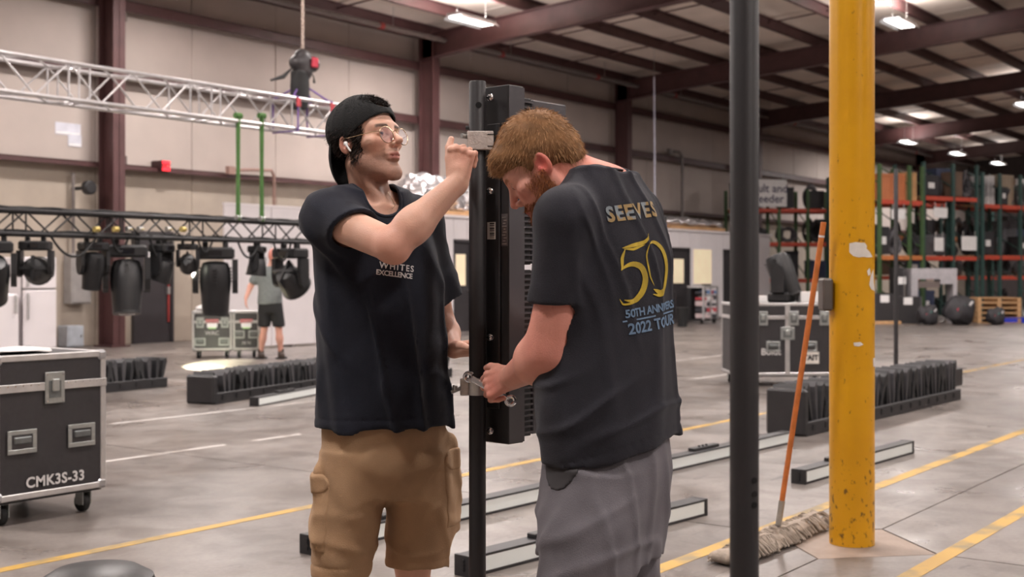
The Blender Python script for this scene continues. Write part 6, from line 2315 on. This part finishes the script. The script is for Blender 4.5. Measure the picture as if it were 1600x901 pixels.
MB().tube([(0, 0, z_at(120, d)), (.03, 0, z_at(240, d)), (.04, 0, z_at(352, d))], .022, 6).build('cord', mat('pale_cord', S(190, 190, 206), .6), hc, True)
MB().tube([(0, 0, z_at(120, d)), (0, 0, roof_z(16.9) + .02)], .008, 5).build('hook_wire', ZINC, hc)
fan = thing('wall_fan', 'dark round fan bracket beside the first maroon column', 'fan', (*ground(140, 542), 0))
fan.location = (on_v(139, VW - .5)[0], VW - .5, z_at(293, on_v(139, VW - .5)[1]))
MB().lathe([(.1, -.08), (.13, -.05), (.13, .05), (.1, .08)], 16, Matrix.Rotation(PI / 2, 4, 'X')).build('motor', BLACKP, fan, True)
MB().rng(-.03, .03, .05, .5, -.03, .03).build('bracket', BLACKP, fan)

# small things in front of the office
g = ground(1120, 505)
PALC = [S(180, 60, 70), S(225, 222, 220), S(90, 120, 160), S(210, 190, 190), S(60, 60, 66)]
rk = thing('equipment_rack', 'open black equipment rack in front of the office full of coloured parts', 'rack', (*ground(1100, 506), 0), 0.05)
Wr = .95
for x in (0, Wr / 2 - .02, Wr - .04):
    MB().rng(x, x + .04, 0, .05, .1, 1.0).build('post', ALU, rk)
MB().rng(0, Wr, 0, .5, .08, .12).build('base', BLACKP, rk)
MB().rng(0, Wr, 0, .5, .98, 1.03).build('top', ALU, rk)
MB().rng(0, Wr, .4, .5, .1, 1.0).build('back', BLACKP, rk)
rr_ = random.Random(11)
for j in range(5):
    for i in range(4):
        x = .07 + i * .22
        c = PALC[rr_.randrange(5)]
        MB().rng(x, x + .17, .03, .3, .15 + j * .165, .15 + j * .165 + rr_.uniform(.06, .14), .01).build('drawer', mat('part_%d' % PALC.index(c), c, .6), rk)
for x in (.08, Wr - .08):
    MB().cyl((x - .02, .1, .045), (x + .02, .1, .045), .045, 12).build('wheel', BLACKR, rk, True)
tb = thing('work_table', 'dark narrow table in front of the first office door past the red-haired man', 'table', (*ground(1037, 508), 0), 0.0)
MB().rng(0, .75, 0, .5, .86, .9).build('tabletop', DDOOR, tb)
for x in (.03, .70):
    for y in (.03, .45):
        MB().rng(x, x + .03, y, y + .03, 0, .86).build('leg', DDOOR, tb)
bn = thing('waste_bin', 'small black bin on the floor at the office door', 'bin', (*ground(1066, 510), 0))
MB().lathe([(.12, 0), (.16, .45), (.165, .47), (.14, .47), (.13, .1)], 16).build('bin_body', BLACKR, bn, True)
MB().lathe([(.165, .47), (.172, .47), (.172, .49), (.15, .5), (.0005, .5)], 16).build('lid', BLACKP, bn, True)
mo = thing('display_screen', 'narrow blue and green screen on a stand peeking out behind the red-haired man', 'screen', cam_loc(q(1028, 0, 24)[0], 24.0), CAMROT)
MB().rng(-.3, .17, -.03, .03, z_at(384, 24), z_at(337, 24), .01).build('panel', BLACKP, mo)
MB().rng(-.28, .15, -.035, -.029, z_at(382, 24), z_at(350, 24)).build('picture', mat('blue_picture', S(40, 80, 150), .4, 0, .3, 3, emit=.25, col2=S(60, 140, 100), thresh=(.5, .6)), mo)
MB().tube([(-.05, 0, .03), (-.05, 0, z_at(384, 24))], .025, 8).build('stand', BLACKP, mo)
MB().prism([(.25 * math.cos(a) - .05, .25 * math.sin(a)) for a in np.linspace(0, 2 * PI, 20, endpoint=False)], 0, .03).build('stand_base', BLACKP, mo)

# ================================================================ pallet racks
RG = mat('rack_green', S(72, 98, 62), 0.5, 0, .12, 6)
RT_ = mat('rack_teal', S(54, 80, 76), 0.5, 0, .12, 6)
RO = mat('rack_beam_red', S(196, 78, 58), 0.5, 0, .12, 6)
RB = mat('rack_beam_orange', S(200, 122, 72), 0.5, 0, .12, 6)
def rack(label, pxs, d0_, d1_, levels, top, m, beams, depth=1.1, tops=None):
    P = []
    for px in pxs:
        t_ = (px - pxs[0]) / (pxs[-1] - pxs[0])
        d = 1.0 / ((1 - t_) / d0_ + t_ / d1_)
        P.append(np.array([(px - 800.0) / F_PX * d, d]))
    xy0 = cam_loc(P[0][0], P[0][1])
    xy1 = cam_loc(P[-1][0], P[-1][1])
    an = math.atan2(xy1[1] - xy0[1], xy1[0] - xy0[0])
    L_ = math.hypot(xy1[0] - xy0[0], xy1[1] - xy0[1])
    t = thing('pallet_rack', label, 'rack', xy0, an, 'pallet racks at the far end')
    xs = [float(np.linalg.norm(p - P[0])) for p in P]
    for x in xs:
        for y in (0, depth):
            MB().rng(x - .05, x + .05, y - .04, y + .04, 0, top).build('upright', m, t)
        for z in np.arange(.3, top - .5, .9):
            MB().tube([(x, 0, z), (x, depth, z + .6)], .02, 5).build('brace', m, t)
    for k, z in enumerate(levels):
        bm = beams[k % len(beams)]
        for y in (-.03, depth + .03):
            for a, b_ in zip(xs[:-1], xs[1:]):
                MB().rng(a + .05, b_ - .05, y - .025, y + .025, z - .12, z).build('beam', bm, t)
        MB().rng(0, L_, 0, depth, z - .02, z + .005).build('deck', WOOD, t)
    return t, xs, L_, xy0, an
R1 = rack('light green pallet rack with plywood crates, right beside the yellow column', [1374, 1421, 1441], 35.0, 35.9, [1.88, 3.45], 4.45, RG, [RB, RO])
R2 = rack('teal pallet rack in the middle with an orange-red beam', [1443, 1489, 1526], 36.1, 37.2, [1.88, 3.62], 4.6, RT_, [RO, RO])
R3 = rack('teal pallet rack running off the picture edge', [1535, 1562, 1594, 1642], 37.3, 39.2, [1.92, 3.45], 4.4, RT_, [RO, RO])
R4 = rack('green pallet rack between the blurred pipe and the yellow column', [1150, 1217, 1262, 1310], 41.5, 42.0, [1.2, 2.42, 3.55], 4.2, RG, [RO, RO])

# stock on the racks: each crate, coil and bundle is its own thing
SC_ = [mat('stock_black', S(44, 42, 46), .6), mat('stock_grey', S(84, 82, 86), .6), mat('stock_brown', S(104, 82, 68), .65), mat('stock_white', S(196, 192, 192), .6), mat('stock_blue', S(62, 70, 96), .6)]
def coil_mesh(m):
    mb = MB()
    for k in range(3):
        mb.tube([((.24 - .03 * k) * math.cos(a), .05 * math.sin(2 * a + k) + .04 * (k - 1), .26 + (.22 - .02 * k) * math.sin(a)) for a in np.linspace(0, 2 * PI, 22, endpoint=False)], .04, 6, True)
    return mb.mesh('coil', m, True)
def bag_mesh(m, seed):
    s = Sdf()
    s.ell((0, 0, .2), (.3, .3, .22)).ell((.16, .1, .3), (.18, .2, .16), .1).ell((-.2, -.05, .24), (.18, .2, .15), .1)
    s.disp(lambda p: hnoise(p, 14, seed) * .05 + hnoise(p, 34, seed + 9) * .022)
    s.plane((0, 0, 0), (0, 0, -1))
    pos, qd = sdf_arrays(s, np.array((-.6, -.6, -.05)), np.array((.6, .6, .7)), .03)
    return np_mesh('bundle', pos, qd, m)
COILS = [coil_mesh(SC_[0]), coil_mesh(SC_[1])]
BAGS = [bag_mesh(SC_[0], 101), bag_mesh(SC_[1], 102), bag_mesh(SC_[0], 103)]
CRATE = {}
def crate_parts(m, key):
    if key not in CRATE:
        body = MB().rng(-.3, .3, -.3, .3, .02, .5, .01).mesh('box_body', m)
        lid = MB().rng(-.31, .31, -.31, .31, .46, .52, .006).mesh('lid', m)
        lab = MB().rng(-.12, .12, -.304, -.30, .2, .34).mesh('label_card', PAPER)
        CRATE[key] = (body, lid, lab)
    return CRATE[key]
rr_ = random.Random(21)
NAMES = {0: 'light green rack', 1: 'middle teal rack', 2: 'edge teal rack', 3: 'rack past the blurred pipe', 4: 'rack row behind the others'}
LEVN = {0: 'floor under the ', 1: 'lower shelf of the ', 2: 'upper shelf of the ', 3: 'top shelf of the '}
def stock(ri, R, levels, density=1.0):
    t, xs, L_, xy0, an = R
    ca, sa = math.cos(an), math.sin(an)
    for li, z, y0 in [(li, z, y0) for li, z in enumerate(levels) for y0 in ((.3, .82) if z > 0 else (.5,))]:
        zmax = (levels[li + 1] - z - .22) if li + 1 < len(levels) else .95
        if ri == 4 and y0 > .6:
            continue
        x = xs[0] + .08
        while x < L_ - .3:
            kind = rr_.choice(['coil', 'bag', 'crate', 'crate', 'bag', 'coil'])
            w_ = rr_.uniform(.42, .75)
            nx = min([v for v in xs if v > x + .02] + [L_])
            if nx - .08 - x < .36:
                x = nx + .08
                continue
            w_ = min(w_, nx - .08 - x)
            x += w_ / 2
            y = y0 + rr_.uniform(-.05, .05)
            loc = (xy0[0] + ca * x - sa * y, xy0[1] + sa * x + ca * y, z + .005 if z > 0 else 0.0)
            place = LEVN[li] + NAMES[ri]
            hs = min(zmax / .55, rr_.uniform(1.0, 1.7) + (.5 if y0 > .6 else 0))
            if kind == 'coil':
                o = thing('cable_coil', 'dark coil of cable on the ' + place, 'cable', loc, an + rr_.uniform(-.1, .1), 'cable coils on the ' + place)
                link('coil', rr_.choice(COILS), o)
            elif kind == 'bag':
                o = thing('cable_bundle', 'dark heaped bundle on the ' + place, 'bundle', loc, an + PI * rr_.randrange(2), 'dark bundles on the ' + place)
                link('bundle', rr_.choice(BAGS), o)
            else:
                ci = rr_.choice([0, 0, 0, 1, 2, 4, 3 if li == 1 else 0])
                o = thing('storage_crate', ('black', 'grey', 'brown', 'white', 'dark blue')[ci] + ' storage crate on the ' + place, 'crate', loc, an + rr_.uniform(-.1, .1), ('black', 'grey', 'brown', 'white', 'dark blue')[ci] + ' crates on the ' + place)
                b_, l_, c_ = crate_parts(SC_[ci], ci)
                link('box_body', b_, o)
                link('lid', l_, o)
                if rr_.random() < .4:
                    link('label_card', c_, o)
            o.scale = (w_ / {'coil': .62, 'bag': 1.2}.get(kind, .64), .45 / {'coil': .3, 'bag': 1.2}.get(kind, .64), hs * (.8 if kind == 'bag' else 1))
            x += w_ / 2 + .02
R5 = rack('dark loaded pallet rack row standing behind the other racks', [1330, 1400, 1470, 1550, 1650], 39.6, 43.6, [1.3, 2.6, 3.7], 4.5, RT_, [RO, RB])
stock(4, R5, [0, 1.3, 2.6, 3.7], 1.0)
stock(0, R1, [0, 1.88], 1.0)
stock(1, R2, [0, 1.88, 3.62], 1.0)
stock(2, R3, [1.92, 3.45], 1.0)
stock(3, R4, [0, 1.2, 2.42, 3.55], 1.0)
def rk_loc(R, x, y, z):
    t, xs, L_, xy0, an = R
    return (xy0[0] + math.cos(an) * x - math.sin(an) * y, xy0[1] + math.sin(an) * x + math.cos(an) * y, z)
def px_x(R, px):
    """distance along a rack front of the point seen at column px"""
    t, xs, L_, xy0, an = R
    r_ = (px - 800.0) / F_PX
    dr_ = FW + RT * r_
    # solve xy0 + s*(cos,sin) = k*dr
    A = np.array([[math.cos(an), -dr_[0]], [math.sin(an), -dr_[1]]])
    s_, k = np.linalg.solve(A, -np.array(xy0[:2]))
    return float(s_), float(k)
def rk_box(R, pa, pb, ya, yb, dep, y, label, cat, m, name='wooden_crate', battens=False, z=None):
    xa, da = px_x(R, pa); xb, db = px_x(R, pb)
    z1, z0 = z_at(ya, da), (z_at(yb, da) if z is None else z)
    t = thing(name, label, cat, rk_loc(R, xa, y, z0), R[4])
    W_, H_ = xb - xa, z1 - z0
    MB().rng(0, W_, 0, dep, 0, H_, .008).build('panel_body', m, t)
    if battens:
        for x in (0, W_ - .08):
            MB().rng(x, x + .08, -.02, 0, 0, H_).build('batten', m, t)
        for zz in (0, H_ - .08):
            MB().rng(.08, W_ - .08, -.02, 0, zz, zz + .08).build('batten', m, t)
    return t
ORP = mat('orange_plywood', S(190, 118, 78), .6, 0, .1, 3)
rk_box(R1, 1379, 1399, 270, 314, .8, .1, 'orange plywood crate on the light green rack beside the yellow column', 'crate', ORP, battens=True, z=3.462)
rk_box(R1, 1401, 1418, 270, 314, .8, .1, 'orange plywood crate behind the thin far pipe', 'crate', ORP, battens=True, z=3.462)
rk_box(R1, 1423, 1438, 268, 306, .8, .15, 'tan plywood crate next to the orange crates', 'crate', PLY, battens=True, z=3.462)
for k in range(3):
    for j in range(3):
        rk_box(R3, 1538 + 7 * k, 1544 + 7 * k, 296 - 11 * j, 306 - 11 * j, .4, .1, 'small white box in the stack on the edge teal rack', 'box', SC_[3], 'white_box', True, z=3.462 + .212 * j)['group'] = 'white boxes stacked on the edge rack'
TARP = mat('tan_tarp', S(150, 134, 116), .8)
o_ = rk_box(R3, 1566, 1590, 272, 304, .8, .15, 'big tan wrapped load on the top of the edge rack', 'load', TARP, 'wrapped_load', True, z=3.462)
def sign(R, pa, pb, ya, yb, y, label, lines=(), m=PAPER):
    xa, da = px_x(R, pa); xb, db = px_x(R, pb)
    z1, z0 = z_at(ya, da), z_at(yb, da)
    t = thing('rack_sign', label, 'sign', rk_loc(R, xa, y, z0), R[4])
    MB().rng(0, xb - xa, -.01, .01, 0, z1 - z0).build('board', m, t)
    for sx in (.1, .9):
        MB().tube([((xb - xa) * sx, 0, z1 - z0), ((xb - xa) * sx, 0, z1 - z0 + .15)], .012, 5).build('tie', ZINC, t)
    for k, ln_ in enumerate(lines):
        o = link('lettering', text_mesh(ln_, .38, mat('sign_ink', S(70, 66, 92), .7), 'lettering', 1.0, 0, 0, .006), t)
        o.location = ((xb - xa) / 2, -.013, (z1 - z0) * (.66 - .38 * k))
        o.rotation_euler = (PI / 2, 0, 0)
    return t
sign(R4, 1168, 1225, 281, 323, -.25, 'white board reading Mult and Feeder on the rack past the blurred pipe', ('Mult and', 'Feeder'))
sign(R1, 1388, 1409, 327, 342, -.12, 'white card behind the thin far pipe on the light green rack')
sign(R2, 1454, 1475, 324, 340, -.12, 'white card with faint print hung on the middle teal rack')
sign(R2, 1455, 1469, 371, 392, -.12, 'tall white sheet hung above the lower beam of the middle rack')
sign(R2, 1494, 1517, 369, 391, -.2, 'pale grey square board on the lower shelf of the middle rack')

# long grey counter, pallets, bags and bits on the floor before the racks
gc = ground(1422, 505)
CNT = mat('counter_grey', S(176, 172, 176), .5)
ct = thing('work_counter', 'pale grey counter frame standing before the middle racks', 'counter', cam_loc(q(1424, 0, 34.4)[0], 34.4), CAMROT - .02)
Wc = (1495 - 1424) / F_PX * 34.4
zc0, zc1 = z_at(455, 34.4), z_at(419, 34.4)
MB().rng(0, Wc, 0, .6, zc1 - .3, zc1).build('hood', CNT, ct)
MB().rng(0, .18, 0, .6, 0, zc1 - .3).build('side_panel', CNT, ct)
MB().rng(Wc - .45, Wc, 0, .6, zc0 + .2, zc1 - .3).build('side_panel', CNT, ct)
MB().rng(Wc - .1, Wc, 0, .6, 0, zc0 + .2).build('leg', CNT, ct)
MB().rng(.18, Wc - .45, .05, .55, zc0 + .1, zc0 + .28).build('shelf', mat('shelf_brown', S(112, 100, 96), .6), ct)
tag_c = [('black_case', 1366, 1398, 458, 503, 'black low case on the floor nearest the yellow column with a white label', True), ('black_case', 1390, 1405, 418, 452, 'black cabinet with a white card behind the thin far pipe', True),
         ('black_case', 1400, 1440, 463, 503, 'wide black case on the floor under the grey counter', True)]
for nm, pa, pb, ya, yb, lab, card in tag_c:
    d = 34.0 if ya > 440 else 35.0
    z1 = z_at(ya, d); W_ = (pb - pa) / F_PX * d
    t = thing('storage_case', lab, 'case', cam_loc(q(pa, 0, d)[0], d - (.0 if ya > 440 else .45)), CAMROT)
    MB().rng(0, W_, 0, .5, .0, z1, .01).build('case_body', LAM, t)
    for x in (0, W_ - .03):
        MB().rng(x, x + .03, -.006, .0, 0, z1).build('edge', SC_[1], t)
    MB().rng(W_ * .3, W_ * .3 + .24, -.006, 0, z1 * .7, z1 * .7 + .2).build('label_card', PAPER, t)
def pallet(label, loc, rz, parent_stack=None):
    t = thing('wooden_pallet', label, 'pallet', loc, rz, 'wooden pallets')
    for k in range(5):
        MB().rng(0, 1.2, .0 + k * .24, .1 + k * .24, .12, .14).build('deck_board', WOOD, t)
    for x in (0, .55, 1.1):
        MB().rng(x, x + .1, 0, 1.06, .02, .12).build('stringer', WOOD, t)
    for y in (0, .48, .96):
        MB().rng(0, 1.2, y, y + .1, 0, .02).build('bottom_board', WOOD, t)
    return t
PLN = ['lowest', 'second', 'third', 'fourth', 'topmost']
for k in range(5):
    d = 34.5
    p = cam_loc(q(1528, 0, d)[0], d, .0 + k * .141)
    pallet(PLN[k] + ' wooden pallet in the stack at the foot of the edge rack', (p[0], p[1], p[2]), CAMROT)
for k, (px, d, sc, lab) in enumerate(((1450, 33.2, .85, 'dark heap of fabric on the floor under the counter'), (1500, 33.2, 1.25, 'tall dark heap of cables beside the counter with coloured tags'), (1556, 33.2, .75, 'dark heap of cables in front of the pallets'))):
    t = thing('cable_heap', lab, 'heap', cam_loc(q(px, 0, d)[0], d), CAMROT)
    link('heap', BAGS[0 if k % 2 else 2], t)
    t.scale = (sc, sc * .8, sc * 1.35)
    for j, c in enumerate((S(190, 50, 70), S(50, 120, 110), S(210, 206, 206))):
        MB().box((-.12 + .14 * j, -.26, .22 + .06 * j), (.04, .06, .1), Matrix.Rotation(.4 * j, 3, 'Y'), .01).build('coloured_tag', mat('tagc_%d' % j, c, .6), t)
t = thing('blue_tub', 'bright blue tub on the floor at the picture edge', 'tub', cam_loc(q(1568, 0, 34.5)[0], 34.5), CAMROT)
MB().rng(0, .62, 0, .4, 0, .14, .02).build('tub_body', mat('blue_plastic', S(40, 60, 190), .4), t)
MB().rng(-.02, .64, -.02, .42, .13, .155, .005).build('rim', mat('blue_plastic', S(40, 60, 190), .4), t)
t = thing('timber_plank', 'pale timber plank on the floor beside the yellow column far back', 'plank', cam_loc(q(1364, 0, 33.6)[0], 33.6), CAMROT)
MB().rng(0, .75, 0, .14, 0, .09, .004).build('plank', WOOD, t)
MB().rng(.72, .76, -.005, .145, .01, .08).build('end_grain', PLY, t)
